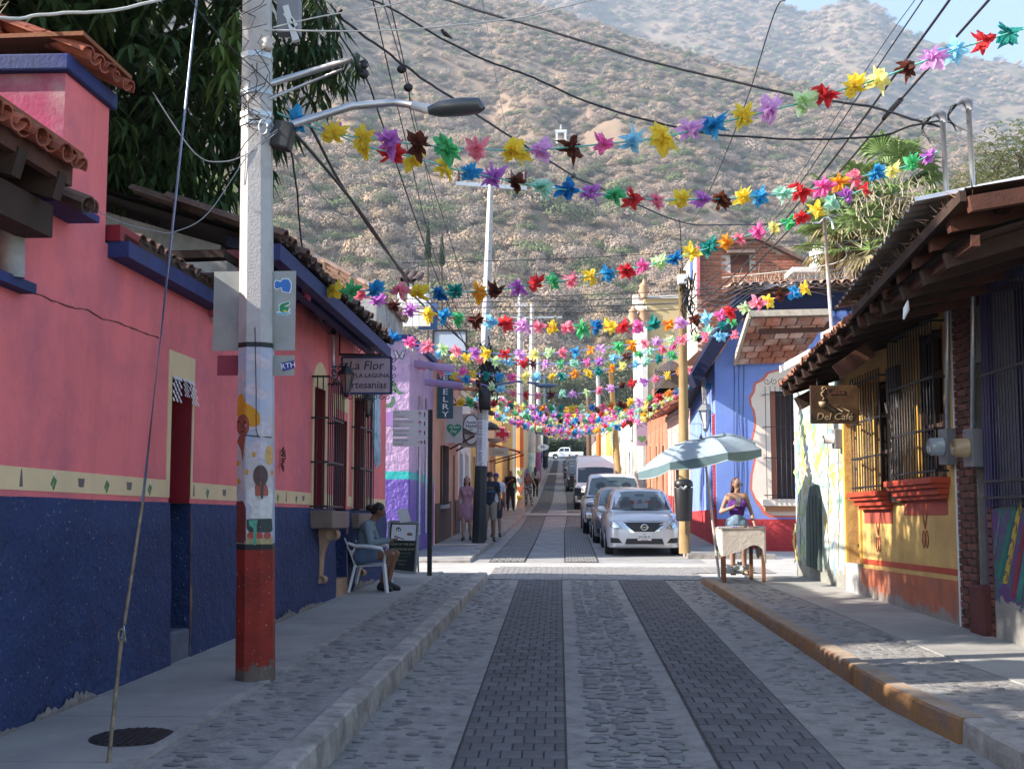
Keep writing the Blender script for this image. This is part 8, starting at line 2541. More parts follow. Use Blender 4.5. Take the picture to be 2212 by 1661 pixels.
def make_pickup(paint,label,loc,rz=0,scr=m_scr,bed=True,small=False):
 t=thing('parked_pickup',label,'pickup',loc,rz=rz)
 lb=lower_body([(0.0,.88,.42,1.0),(.04,.95,.40,1.06),(.2,1.0,.38,1.10),(.6,1.01,.38,1.13),(1.2,1.01,.4,1.17),(2.0,1.01,.42,1.17),(3.4,1.01,.42,1.18),(3.5,1.0,.45,1.2),(5.3,1.0,.45,1.2),(5.4,.98,.5,1.15)])
 cb_=cabin([(1.15,.90,.86,1.08,1.20),(1.5,.92,.80,1.1,1.52),(1.85,.93,.76,1.1,1.83),(2.3,.93,.74,1.1,1.91),(3.0,.93,.74,1.1,1.90),(3.35,.92,.76,1.1,1.82),(3.45,.9,.78,1.1,1.2)])
 D=Dec([lb,cb_])
 lobj(lb,'body',paint,t);lobj(cb_,'cab',paint,t)
 ws=[(-.82,1.235),(0,1.21),(.82,1.235),(.70,1.76),(.35,1.80),(0,1.805),(-.35,1.80),(-.70,1.76)]
 D.front('windscreen_seal',[(x*1.02,1.5+(z-1.5)*1.04) for x,z in ws],m_blackp,t,.003)
 sc2=D.front('windscreen',ws,scr,t,.008)
 for cx in (-.42,.42): D.front('headrest',[(cx+.16*math.cos(q),1.53+.11*math.sin(q)) for q in [2*PI*i/12 for i in range(12)]],m_seat,sc2,.011,2)
 D.front('mirror_pod',[(-.12,1.64),(.12,1.64),(.12,1.69),(-.12,1.69)],m_seat,sc2,.011,2)
 gf=D.front('grille_surround',[(-.60,.64),(.60,.64),(.62,1.04),(-.62,1.04)],m_chrome,t,.012,3,.1)
 D.front('grille',[(-.52,.70),(.52,.70),(.54,.98),(-.54,.98)],m_blackp,gf,.018,3,.1)
 for s in (1,-1):
  p=[(.65,.74),(.92,.76),(.93,.97),(.65,.98)]
  D.front('headlight',p if s==1 else mir(p),m_lens,t,.014,3,.05)
  b=MB();b.box((s*1.16,1.35,1.33),(.22,.12,.26));b.tube([(s*.95,1.4,1.25),(s*1.1,1.37,1.28)],.03,6)
  o=lobj(b,'wing_mirror',m_blackp,t);bv=o.modifiers.new('b','BEVEL');bv.width=.04;bv.segments=2
  for (a,c) in ((1.5,2.35),(2.45,3.2)):
   D.front('side_window',[(a if a>2 else a,1.24),(c,1.24),(c,1.74),(a+(.3 if a<2 else 0),1.74)],m_scrd,t,.006,3,.1,side=s)
  D.front('wheel_arch',[(.98+.48*math.cos(q),.40+.48*math.sin(q)) for q in [PI*2*i/16 for i in range(16)] if .40+.48*math.sin(q)>.42],m_blackp,t,.004,3,.1,side=s)
  for y in (.98,4.4): wheel(t,s*.88,y,.38,.25)
 b=MB();b.box((0,-.06,.60),(1.92,.16,.20));o=lobj(b,'bumper',m_chrome if not small else paint,t);bv=o.modifiers.new('b','BEVEL');bv.width=.04;bv.segments=3
 b=MB();b.box((0,-.02,.42),(1.8,.16,.18));o=lobj(b,'air_dam',m_blackp,t)
 return t
make_pickup(m_fblue,'pale silver pickup with chrome grille parked between sedans and white van',(1.70,34.9,0))
pk=make_pickup(m_whitep,'small white pickup crossing far away at head of the street',(-1.9,178.5,zr(178.5)+.03),rz=-PI/2,small=True)
def make_van(label,loc):
 t=thing('parked_van',label,'van',loc)
 lb=lower_body([(0.0,.82,.42,.98),(.05,.92,.38,1.10),(.3,1.0,.34,1.22),(.8,1.02,.34,1.30),(1.4,1.02,.36,1.30),(5.6,1.02,.4,1.3),(5.9,.95,.5,1.2)])
 cb_=cabin([(.55,.93,.90,1.12,1.24),(.8,.97,.90,1.15,1.70),(1.05,.99,.88,1.15,2.18),(1.35,1.0,.85,1.15,2.50),(1.8,1.0,.84,1.15,2.58),(5.6,1.0,.84,1.15,2.58),(5.85,.96,.84,1.15,2.4),(5.9,.95,.84,1.15,1.3)])
 D=Dec([lb,cb_]);lobj(lb,'body',m_whitep,t);lobj(cb_,'roof',m_whitep,t)
 ws=[(-.88,1.30),(0,1.26),(.88,1.30),(.84,1.97),(.4,2.02),(0,2.03),(-.4,2.02),(-.84,1.97)]
 sc2=D.front('windscreen',ws,m_scrd,t,.008)
 D.front('sun_strip',[(-.78,1.88),(-.5,1.90),(-.5,1.97),(-.78,1.95)],flat('strip_grey',(.25,.27,.27)),sc2,.012,2)
 for s in (1,-1):
  p=[(.62,.92),(.88,.98),(.93,1.16),(.70,1.10)]
  D.front('headlight',p if s==1 else mir(p),m_lens,t,.012,3,.05)
  b=MB();b.box((s*1.15,.75,1.45),(.2,.12,.38));b.tube([(s*.95,.8,1.35),(s*1.1,.77,1.4)],.03,6)
  o=lobj(b,'wing_mirror',m_blackp,t);bv=o.modifiers.new('b','BEVEL');bv.width=.04;bv.segments=2
  D.front('wheel_arch',[(.9+.44*math.cos(q),.36+.44*math.sin(q)) for q in [PI*2*i/16 for i in range(16)] if .36+.44*math.sin(q)>.38],m_blackp,t,.004,3,.1,side=s)
  D.front('side_window',[(.95,1.35),(1.6,1.35),(1.6,1.95),(1.2,1.95)],m_scrd,t,.006,3,.1,side=s)
  for y in (.9,4.7): wheel(t,s*.92,y,.36,.24)
 D.front('grille',[(-.45,.93),(.45,.93),(.55,1.05),(-.55,1.05)],m_blackp,t,.012,3,.1)
 b=MB();b.box((0,.02,.66),(1.84,.3,.34));o=lobj(b,'bumper',m_blackp,t);bv=o.modifiers.new('b','BEVEL');bv.width=.08;bv.segments=3
 return t
make_van('white high-roofed van parked behind the pickup',(1.66,52.5,zr(52.5)+.02))
def make_suv(paint,label,loc):
 t=thing('parked_car',label,'car',loc,'dark cars parked beyond the van')
 lb=lower_body([(0.0,.72,.34,.80),(.06,.84,.30,.92),(.3,.9,.28,1.02),(1.0,.92,.28,1.1),(2.5,.92,.3,1.12),(4.2,.9,.3,1.12),(4.4,.8,.4,1.0)])
 cb_=cabin([(1.0,.82,.78,1.0,1.12),(1.4,.84,.72,1.05,1.48),(1.75,.85,.68,1.05,1.66),(2.5,.85,.66,1.05,1.70),(3.8,.84,.66,1.05,1.66),(4.3,.8,.68,1.05,1.15)])
 D=Dec([lb,cb_]);lobj(lb,'body',paint,t);lobj(cb_,'roof',paint,t)
 D.front('windscreen',[(-.72,1.14),(0,1.12),(.72,1.14),(.60,1.58),(0,1.62),(-.60,1.58)],m_scr,t,.008)
 D.front('grille',[(-.4,.62),(.4,.62),(.45,.82),(-.45,.82)],m_blackp,t,.01)
 for s in (1,-1):
  p=[(.5,.72),(.78,.76),(.82,.88),(.55,.86)]
  D.front('headlight',p if s==1 else mir(p),m_lens,t,.012,3,.05)
  b=MB();b.ball((s*1.0,1.25,1.17),(.11,.07,.09),10,7);lobj(b,'wing_mirror',paint,t)
  D.front('side_window',[(1.4,1.16),(3.7,1.16),(3.6,1.56),(1.75,1.56)],m_scrd,t,.006,3,.1,side=s)
  for y in (.85,3.6): wheel(t,s*.82,y,.34,.22)
 return t
make_suv(m_darkp,'first dark car behind the white van, its left side showing',(1.25,70.5,zr(71)))
make_suv(m_darkp,'second dark car further behind the van',(1.30,80,zr(80)))
make_suv(m_silver2,'grey car third in line beyond the van',(1.2,93,zr(93)))
make_suv(m_darkp,'dark car furthest up the right side below the crossing pickup',(1.6,112,zr(112)))
# ================================================================ PEOPLE
def taper(b,p0,r0,p1,r1,n=12):
 """closed tapered capsule"""
 p0,p1=Vector(p0),Vector(p1);d=p1-p0;L=d.length
 if L<1e-5: b.ball(p0,r0,n,7);return
 d.normalize();pts=[];rs=[]
 for q in (-1,-.75,-.4,0): pts.append(p0+d*r0*q*1.0);rs.append(r0*math.sqrt(max(.02,1-q*q)))
 for q in (0,.4,.75,1): pts.append(p1+d*r1*q);rs.append(r1*math.sqrt(max(.02,1-q*q)))
 b.tube(pts,rs,n)
def fused(name,prims,m_,parent,vox=.012,smooth=6,scale=(1,1,1)):
 """union of capsules and ellipsoids remeshed to one continuous surface"""
 b=MB()
 for p in prims:
  if len(p)==4: taper(b,*p)
  else: b.ball(p[0],p[1],14,10)
 o=lobj(b,name,m_,parent)
 r=o.modifiers.new('r','REMESH');r.mode='VOXEL';r.voxel_size=vox;r.use_smooth_shade=True
 s=o.modifiers.new('s','SMOOTH');s.factor=.5;s.iterations=smooth
 return o
def ik(a,c,l1,l2,pole):
 """joint between a and c"""
 a,c=Vector(a),Vector(c);d=c-a;D_=min(d.length,l1+l2-.001);d.normalize()
 x=(l1*l1-l2*l2+D_*D_)/(2*D_);h=math.sqrt(max(0,l1*l1-x*x))
 p=Vector(pole);p=(p-d*p.dot(d)).normalized()
 return a+d*x+p*h
def hand(pr,w_,d,palm,side,s=1.0,curl=.5):
 """palm at wrist w_, pointing d, palm normal 'palm'; adds palm, four fingers, thumb"""
 w_=Vector(w_);d=Vector(d).normalized();n=Vector(palm);n=(n-d*n.dot(d)).normalized();x=d.cross(n).normalized()*side
 pr.append((w_,.025*s,w_+d*.05*s,.028*s));pr.append((w_+d*.055*s-x*.015*s,.017*s,w_+d*.075*s+x*.015*s,.017*s))
 for i,(o,l) in enumerate(((.028,.066),(.0095,.075),(-.0095,.070),(-.027,.055))):
  b0=w_+d*.078*s+x*o*s
  k1=b0+(d*math.cos(curl*.6)+n*math.sin(curl*.6))*l*.5*s
  k2=k1+(d*math.cos(curl*1.5)+n*math.sin(curl*1.5))*l*.5*s
  pr.append((b0,.0095*s,k1,.009*s));pr.append((k1,.009*s,k2,.0075*s))
 t0=w_+d*.03*s+x*.028*s;t1=t0+(x*.7+d*.7+n*.3)*.035*s;t2=t1+(d*.9+n*.4)*.03*s
 pr.append((t0,.012*s,t1,.0105*s));pr.append((t1,.0105*s,t2,.009*s))
def figure(label,loc,rz,J,skin,female=False,s=1.0,group=None):
 """J: joints in local metres, facing -y. Returns thing and dict of primitive groups"""
 t=thing('person',label,'person',loc,group,rz)
 w_=.92 if female else 1.0
 g={}
 hd=Vector(J['head']);nk=Vector(J['neck']);f=Vector(J.get('face',(0,-1,0))).normalized();up=(hd-nk).normalized()
 sd=f.cross(up).normalized()
 g['head']=[(hd+up*.02,(.072,.088,.1)),(hd-up*.05+f*.022,.052,hd-up*.075+f*.035,.038),(hd+f*.088-up*.012,.011,hd+f*.102-up*.028,.013),
                 (hd+f*.07-up*.058-sd*.014,.011,hd+f*.07-up*.058+sd*.014,.011)]
 for q in (-1,1): g['head'].append((hd+sd*q*.074-up*.01,.014,hd+sd*q*.078+up*.018,.014))
 g['neck']=[(nk-up*.06,.055*w_,hd-up*.05,.046*w_)]
 pv,ch=Vector(J['pelvis']),Vector(J['chest'])
 ls,rs,lh_,rh=Vector(J['ls']),Vector(J['rs']),Vector(J['lh']),Vector(J['rh'])
 wa=pv.lerp(ch,.45)
 hp=(rh-lh_).normalized()
 g['torso']=[(ls.lerp(rs,.12),.06,rs.lerp(ls,.12),.06),(ls.lerp(ch,.3),.085*w_,rs.lerp(ch,.3),.085*w_),(ch,.11*w_,wa,.095*w_),
                  (ch-hp*.07,.09*w_,wa-hp*.045,.078*w_),(ch+hp*.07,.09*w_,wa+hp*.045,.078*w_),(nk-up*.03,.05,ch,.09)]
 if female:
  for q in (-1,1): g['torso'].append((ch+hp*q*.065+f*.075-up*.02,.058,ch+hp*q*.065+f*.08-up*.03,.055))
 g['hips']=[(lh_,.10,rh,.10),(wa,.09*w_,pv,.105),(lh_.lerp(pv,.1)-f*.03,.10,rh.lerp(pv,.1)-f*.03,.10)]
 g['arms']=[];g['upper']=[];g['fore']=[]
 for S_,E,H,sg in ((ls,J['le'],J['lw'],-1),(rs,J['re'],J['rw'],1)):
  g['upper'] +=[(S_,.05*w_,Vector(E),.037*w_)]
  g['fore'] +=[(Vector(E),.037*w_,Vector(E).lerp(Vector(H),.35),.038*w_),(Vector(E).lerp(Vector(H),.35),.038*w_,Vector(H),.024*w_)]
 g['hands']=[]
 hand(g['hands'],J['lw'],J.get('ld',Vector(J['lw'])-Vector(J['le'])),J.get('ln',(1,0,0)),-1,w_,J.get('curl',.5))
 hand(g['hands'],J['rw'],J.get('rd',Vector(J['rw'])-Vector(J['re'])),J.get('rn',(-1,0,0)),1,w_,J.get('curl',.5))
 g['thighs']=[(lh_,.088,Vector(J['lk']),.056),(rh,.088,Vector(J['rk']),.056)]
 g['calves']=[];g['feet']=[]
 for K,A_,T in ((J['lk'],J['la'],J['lt']),(J['rk'],J['ra'],J['rt'])):
  K,A_,T=Vector(K),Vector(A_),Vector(T);bk=-f*.02
  g['calves'] +=[(K,.053,K.lerp(A_,.35)+bk,.052),(K.lerp(A_,.35)+bk,.052,A_,.034)]
  he=A_+(A_-T).normalized()*.035;he.z=A_.z-.045
  g['feet'] +=[(A_,.035,he,.03),(A_-Vector((0,0,.02)),.035,T,.028),(he,.03,T,.028)]
 t['_']=0;del t['_']
 body=fused('body',[p for k in ('head','neck','torso','hips','upper','fore','hands','thighs','calves','feet') for p in g[k]],skin,t,.0095,4)
 for q in (-1,1):
  e=hd+f*.086+sd*q*.031+up*.012
  b=MB();b.ball(e,(.010,.008,.006),8,6);lobj(b,'eye',m_eye,body)
  b=MB();b.tube([e+sd*.016+up*.018+f*.001,e+up*.022+f*.006,e-sd*.016+up*.018+f*.001],.0035,4);lobj(b,'eyebrow',m_hair_d,body)
 b=MB();b.tube([hd+f*.086-up*.056-sd*.022,hd+f*.093-up*.055,hd+f*.086-up*.056+sd*.022],[.003,.007,.003],6);lobj(b,'lips',m_lip,body)
 return t,g,dict(hd=hd,nk=nk,f=f,up=up,sd=sd,pv=pv,ch=ch,wa=wa,ls=ls,rs=rs,lh=lh_,rh=rh)
def grow(prims,d): return [((p[0],p[1]+d,p[2],p[3]+d) if len(p)==4 else (p[0],tuple(r+d for r in p[1]))) for p in prims]
m_eye=flat('eye_dark',(.02,.015,.012),.3);m_hair_d=mat('dark_hair',(.014,.010,.009),.5,.3,12,.4,80);m_hair_r=mat('auburn_hair',(.075,.024,.012),.45,.35,14,.4,80,col2=(.05,.02,.012),c2s=8)
m_lip=flat('lips',(.28,.09,.08),.5)
m_sk1=mat('skin_tan',(.33,.195,.14),.55,.08,6,.1,50);m_sk2=mat('skin_brown',(.20,.095,.055),.55,.08,6,.1,50);m_sk3=mat('skin_fair',(.48,.29,.21),.55,.08,6,.1,50)
def cloth(n,c,**k): return mat('cloth_'+n,c,.85,.12,5,.4,30,bump2=.22,b2s=9,**k)
def stand(h=1.7,w_=1.0,dl=(0,0),dr=(0,0),arms=None,face=(0,-1,0),lean=0,step=0):
 k=h/1.7
 J=dict(head=(0,lean*1.2-.01,1.60),neck=(0,lean,1.46),pelvis=(0,0,.93),chest=(0,lean*.6,1.28),ls=(-.175*w_,lean*.9,1.40),rs=(.175*w_,lean*.9,1.40),lh=(-.085,0,.90),rh=(.085,0,.90),face=face)
 for s_,p,d in ((-1,'l',dl),(1,'r',dr)):
  an=(s_*.09+d[0],d[1],.085)
  J[p+'a']=an;J[p+'t']=(an[0]+s_*.02,an[1]-.14,.028)
  J[p+'k']=tuple(ik(J[p+'h'],an,.42,.42,(0,-1,0)))
  J[p+'e']=(s_*.225*w_,lean*.7+.03,1.12);J[p+'w']=(s_*.235*w_,lean*.5-.04,.88)
 if arms: J.update(arms)
 return {a: (tuple(c*k for c in v) if a not in ('face','ld','rd','ln','rn') and isinstance(v,(tuple,Vector)) else v) for a,v in J.items()}
def hair_short(t,K,m_,long=0,bun=False,vox=.010,name='hair'):
 hd,up,f,sd=K['hd'],K['up'],K['f'],K['sd']
 p=[(hd+up*.035-f*.018,(.082,.090,.092)),(hd-up*.03-f*.055,.055,hd+up*.03-f*.05,.07)]
 for q in (-1,1): p.append((hd+sd*q*.066+up*.04-f*.02,.026,hd+sd*q*.068-up*.03-f*.03,.022))
 if long:
  for q in (-1,1): p.append((hd+sd*q*.06-up*.02-f*.035,.034,K['nk']+sd*q*.075-f*.05-up*long,.022))
  p.append((hd-f*.06,.06,K['nk']-f*.07-up*long,.045))
 if bun: p +=[(hd-f*.13-up*.005,.048,hd-f*.15-up*.02,.046)]
 return fused(name,p,m_,t,vox,3)
# ---------------- woman with cup behind her table
J=stand(1.64,.92,face=(.5,-.85,-.05),dl=(.01,.02),dr=(.03,-.03))
# left side of picture = -x (her right arm raised with the cup), other arm hangs to table
k=1.64/1.7
J['le']=(-.27,.04,1.07);J['lw']=(-.075,-.20,1.17);J['ld']=(.35,-.4,.55);J['ln']=(.9,-.2,-.4);J['curl']=.9
J['re']=(.25,.0,1.06);J['rw']=(.28,-.12,.86)
wx=at(1586,1230,z=.1)
t,g,K=figure('woman in purple top and denim shorts holding a cup behind the craft table',(wx.x-.08,19.55,.09),0,J,m_sk1,True)
fused('tank_top',grow([p for p in g['torso'][2:5]+g['torso'][6:]],.010)+[(Vector(J['chest'])+Vector((.1,-.02,.1)),.045,K['nk']+Vector((.06,0,-.03)),.02)],cloth('purple',(.085,.02,.17)),t,.011)
fused('shorts',grow(g['hips'][0:1]+g['hips'][2:],.014)+[(K['wa']*.55+K['pv']*.45,.107,K['pv'],.118)]+[(K['lh'],.108,K['lh'].lerp(Vector(J['lk']),.34),.095),(K['rh'],.108,K['rh'].lerp(Vector(J['rk']),.34),.095)],cloth('denim',(.12,.19,.27),col2=(.22,.30,.38),c2s=9),t,.011)
hair=hair_short(t,K,m_hair_r,.2)
b=MB()
for i in range(44):
 q=random.uniform(-1,1);o=K['hd']+K['sd']*q*.075-K['f']*(.03+.05*(1-abs(q)))+K['up']*.03
 b.tube([o,o-K['up']*.1+K['sd']*q*.01,K['nk']+K['sd']*q*.12-K['up']*random.uniform(.02,.1)-K['f']*.03,K['nk']+K['sd']*q*.12-K['up']*random.uniform(.16,.34)+K['f']*(.11*abs(q)-.02)],[.018,.020,.018,.006],5)
lobj(b,'lock_of_hair',m_hair_r,hair)['kind']='stuff'
sg_=[]
for q in (-1,1):
 b=MB();c=K['hd']+K['f']*.095+K['sd']*q*.034+K['up']*.012
 b.ball(c,(.027,.012,.022),10,6);sg_.append(lobj(b,'lens',mat('sunglass_lens',(.03,.03,.04),.1,0,1,0,spec=.9),t if q==-1 else sg_[0]))
sg_[0].name='sunglasses'
b=MB();b.tube([K['hd']+K['sd']*-.06+K['f']*.09+K['up']*.018,K['hd']+K['f']*.108+K['up']*.018,K['hd']+K['sd']*.06+K['f']*.09+K['up']*.018],.004,5);lobj(b,'glasses_frame',m_chrome,sg_[0])
b=MB()
for q in (-1,1):
 a_=Vector(J['la'] if q<0 else J['ra']);tt=Vector(J['lt'] if q<0 else J['rt'])
 b.beam(a_*1+Vector((0,.05,-.075)),Vector((tt.x,tt.y-.03,.012)),.08,.022)
 b.tube([tt+Vector((-.035,.03,-.01)),tt+Vector((0,.03,.035)),tt+Vector((.035,.03,-.01))],.007,5)
lobj(b,'sandals',cloth('sandal',(.10,.05,.03)),t)
b=MB();b.tube([K['nk']+Vector((.05*math.cos(q)*1.25,-.02-.05*math.sin(q),-.035-.03*math.sin(q))) for q in [PI*i/8 for i in range(9)]],.003,4);lobj(b,'necklace',m_chrome,t)
wrd=Vector(J['lw'])
cup=thing('coffee_cup','white takeaway cup in the hand of the woman in purple','cup',(wx.x-.08,19.55,.09))
c=wrd+Vector((.055,-.075,.075))
b=MB();b.lathe(c,[(.030,-.07),(.040,.055)],14);lobj(b,'cup_body',flat('cup_white',(.66,.60,.54)),cup)
b=MB();b.lathe(c,[(.043,.055),(.043,.066),(.036,.072)],14);lobj(b,'lid',flat('lid_white',(.75,.72,.7)),cup)
b=MB();b.lathe(c,[(.034,-.035),(.0385,.025)],14);lobj(b,'sleeve',flat('cup_print',(.40,.33,.3)),cup)
# ---------------- craft table with cloth, umbrella, plastic bag
TY=18.15
ta=thing('craft_table','small wooden table covered with beige cloth under the parasol','table',(2.9,TY,.1))
tl,tr=at(1549,1248,z=.10),at(1634,1250,z=.10)
zt_=CAMH+(1036-1139)/FPX*TY
cx=(tl.x+tr.x)/2;hw=(tr.x-tl.x)/2
m_tw=mat('table_wood',(.20,.085,.04),.7,.25,5,.3,40,streak=.3)
for x,y in ((cx-hw,TY-.22),(cx+hw,TY-.22),(cx-hw+.06,TY+.34),(cx+hw-.1,TY+.34)):
 b=MB();b.beam((x,y,.10),(x,y,zt_-.03),.055,.055);b.build('leg',m_tw,ta)
for (p,q) in (((cx-hw,TY-.22),(cx+hw,TY-.22)),((cx-hw,TY+.34),(cx+hw,TY+.34)),((cx-hw,TY-.22),(cx-hw,TY+.34)),((cx+hw,TY-.22),(cx+hw,TY+.34))):
 b=MB();b.beam((*p,zt_-.10),(*q,zt_-.10),.03,.12);b.build('apron',m_tw,ta)
b=MB();b.box((cx,TY+.06,zt_-.02),(hw*2+.08,.66,.03));b.build('table_top',m_tw,ta)
# cloth: top plus hanging folds of uneven length
N_=96;x0,x1,y0_,y1_=cx-hw-.045,cx+hw+.035,TY-.28,TY+.40
per=[]
for i in range(N_):
 s_=i/N_*4;k=int(s_);f_=s_-k
 per.append([(lerp(x0,x1,f_),y0_),(x1,lerp(y0_,y1_,f_)),(lerp(x1,x0,f_),y1_),(x0,lerp(y1_,y0_,f_))][k])
b=MB();vs=[(x,y,zt_+.006) for x,y in per]+[(cx,TY+.06,zt_+.006)]
fs=[(i,(i+1) % N_,N_) for i in range(N_)]
R_=7
for r in range(1,R_+1):
 for i,(x,y) in enumerate(per):
  dx,dy=x-cx,y-TY-.06
  corner=math.exp(-((abs(dx)-hw-.07)**2+(abs(dy)-.36)**2)/.02)
  drop=.30+.07*math.sin(i*.23)+.14*corner+(.16 if dx>hw else 0)
  rip=.018*math.sin(i*.9)*r/R_+.012*math.sin(i*2.3)*r/R_
  ox=(math.copysign(1,dx) if abs(dx)>hw+.05 else 0)*(.012+.02*r/R_+rip);oy=(math.copysign(1,dy) if abs(dy)>.35 else 0)*(.012+.02*r/R_+rip)
  vs.append((x+ox,y+oy,zt_+.006-drop*r/R_))
for r in range(R_):
 for i in range(N_):
  a_=i if r==0 else N_+1+(r-1)*N_+i;a2=(i+1) % N_ if r==0 else N_+1+(r-1)*N_+(i+1) % N_
  c_=N_+1+r*N_+i;c2=N_+1+r*N_+(i+1) % N_
  fs.append((a_,a2,c2,c_))
b.add(vs,fs,0,True)
tcl=b.build('tablecloth',cloth('beige',(.52,.46,.40)),None,origin=(cx,TY,zt_));props(tcl,'beige cloth draped over the craft table with one long corner','tablecloth')
# wares: flat trays of bracelets
for i,(x,y,w_,c_) in enumerate(((-.28,-.1,.2,(.55,.5,.5)),(-.05,-.08,.2,(.16,.07,.05)),(.18,-.1,.18,(.3,.16,.08)),(.32,.05,.16,(.5,.5,.55)),(-.1,.14,.24,(.55,.38,.4)),(.12,.16,.16,(.3,.3,.33)))):
 b=MB();b.box((0,0,.008),(w_,.16,.014));tr_=thing('jewellery_tray',('white','dark brown','tan','silver','pinkish','grey')[i]+' tray of bracelets lying on the craft table','tray',(cx+x,TY+.05+y,zt_+.008),'trays of bracelets on the table')
 lobj(b,'tray',flat('tray_%d' % i,c_),tr_)
 for k in range(5):
  b=MB();qx=-w_/2+w_*(k+.5)/5
  b.tube([(qx+.022*math.cos(q),.05*math.sin(q),.02) for q in [2*PI*j/8 for j in range(9)]],.006,4)
  lobj(b,'bracelet',m_str[random.choice(list(m_str))] if i % 2 else m_chrome,tr_)
# parasol
pr_=thing('parasol','faded blue green parasol tilted left on a pole tied to the table','parasol',tuple(tl))
m_par=mat('parasol_cloth',(.27,.335,.39),.8,.12,3,.2,30,trans=.25,col2=(.33,.395,.44),c2s=2)
m_pard=mat('parasol_valance',(.15,.235,.255),.8,.14,3,.2,30,trans=.25)
base=at(1554,1250,z=.1);topp=at(1517,940,Y=18.2)
b=MB();b.tube([base,at(1541,1140,Y=lerp(base.y,18.2,.3)),topp+Vector((0,0,-.03))],[.022,.022,.017],10);b.build('pole',mat('pole_white_worn',(.50,.47,.42),.6,.2,8,.2,40),pr_)
b=MB()
for z_ in (.42,.50,.72): 
 q=base.lerp(topp,(z_-.1)/(topp.z-.1));b.tube([q+Vector((math.cos(a_)*.035,math.sin(a_)*.05,.01*a_)) for a_ in [i*.8 for i in range(9)]],.004,4)
b.build('string_tie',flat('tie_yellow',(.5,.42,.1)),pr_)
ctr=at(1514,948,Y=18.2)
ed=[]
# eight canopy corners, read round the rim (left tip, near edge, right tip, far edge)
rim_px=[(1379,1018,18.3),(1445,1003,17.45),(1557,979,17.2),(1648,970,17.7),(1640,966,18.55),(1572,958,19.1),(1488,985,19.2),(1408,1005,18.9)]
rim_px=[(1379,1026,18.3),(1447,1005,17.5),(1572,984,17.25),(1645,976,17.8),(1632,962,18.7),(1560,975,19.15),(1478,992,19.15),(1405,1010,18.9)]
rim=[at(x,y,Y=Y_) for x,y,Y_ in rim_px]
n8=8
axis=(rim[0]+rim[2]+rim[4]+rim[6])/4
crown_=ctr
b=MB();
def cpt(k,f_,u_):
 """point on gore k at fraction f_ along rim edge and u_ from crown to rim"""
 a_,c_=rim[k],rim[(k+1) % n8];e=a_.lerp(c_,f_);e=e+(axis-e)*.04*math.sin(PI*f_)
 p=crown_.lerp(e,u_);lift=(crown_-axis).normalized()*.16*math.sin(PI*min(1,u_*.9))*(1-.15*math.sin(PI*f_))
 return p+lift
for k in range(n8):
 b=MB();vs=[];fs=[];nf,nu=6,9
 for i in range(nu+1):
  for j in range(nf+1): vs.append(cpt(k,j/nf,max(.02,i/nu)))
 for i in range(nu):
  for j in range(nf): fs.append((i*(nf+1)+j,i*(nf+1)+j+1,(i+1)*(nf+1)+j+1,(i+1)*(nf+1)+j))
 b.add(vs,fs,0,True);cn_=b.build('canopy_panel',m_par,pr_)
 b=MB();vs=[];fs=[]
 for i in range(4):
  for j in range(nf+1):
   e=cpt(k,j/nf,1);sc=.085+.03*math.sin(PI*j/nf)
   dn=(axis-crown_).normalized()*.5+Vector((0,0,-.7))
   vs.append(e+dn*sc*i/3*1.15+(e-axis).normalized()*.01*math.sin(j*2))
 for i in range(3):
  for j in range(nf): fs.append((i*(nf+1)+j,i*(nf+1)+j+1,(i+1)*(nf+1)+j+1,(i+1)*(nf+1)+j))
 b.add(vs,fs,0,True);vl=b.build('valance',m_pard,pr_)
 b=MB();b.tube([vs[3*(nf+1)+j] for j in range(nf+1)],.006,4);b.build('hem',flat('hem_white',(.5,.55,.55)),vl)
 b=MB();b.tube([crown_+(axis-crown_)*.02,cpt(k,0,.5)+(axis-crown_).normalized()*.015,cpt(k,0,1)+(axis-crown_).normalized()*.012],.006,5);b.build('rib',mat('rib_grey',(.2,.2,.2),.5),pr_)
# vent flap line near the crown
b=MB()
for k in (0,1,2,3): b.tube([cpt(k,j/6,.42)+(crown_-axis).normalized()*.012 for j in range(7)],.007,4)
b.build('vent_edge',flat('vent_dark',(.04,.06,.06)),pr_)
b=MB();b.lathe(ctr,[(.03,-.02),(.02,.05),(.01,.08)],8);b.build('finial',m_iron,pr_)
bgx=thing('plastic_bag','crumpled translucent white plastic bag under the craft table','plastic bag',tuple(at(1602,1248,z=.1)))
q=at(1600,1240,z=.1);b=MB();r_=np.random.default_rng(5)
vs=[];fs=[];n,m_=22,12
for i in range(m_+1):
 for j in range(n):
  a_=2*PI*j/n;e=PI*i/m_/2
  rr=1+.35*math.sin(j*2.1+i)*math.cos(i*1.7)+.2*r_.uniform(-1,1)
  vs.append((q.x+.24*rr*math.cos(a_)*math.cos(e),q.y+.1+.14*rr*math.sin(a_)*math.cos(e),.11+max(0,.16*rr*math.sin(e))))
for i in range(m_):
 for j in range(n): fs.append((i*n+j,i*n+(j+1) % n,(i+1)*n+(j+1) % n,(i+1)*n+j))
b.add(vs,fs);b.build('bag',mat('bag_film',(.55,.58,.58),.3,.2,8,0,trans=.4),bgx)
# ---------------- seated woman and her plastic chair
SX,SYY=(806-1212)/FPX*15.95,15.95
chr_=thing('plastic_chair','white plastic armchair beneath the seated woman','chair',(SX,SYY,.13),rz=PI/2)
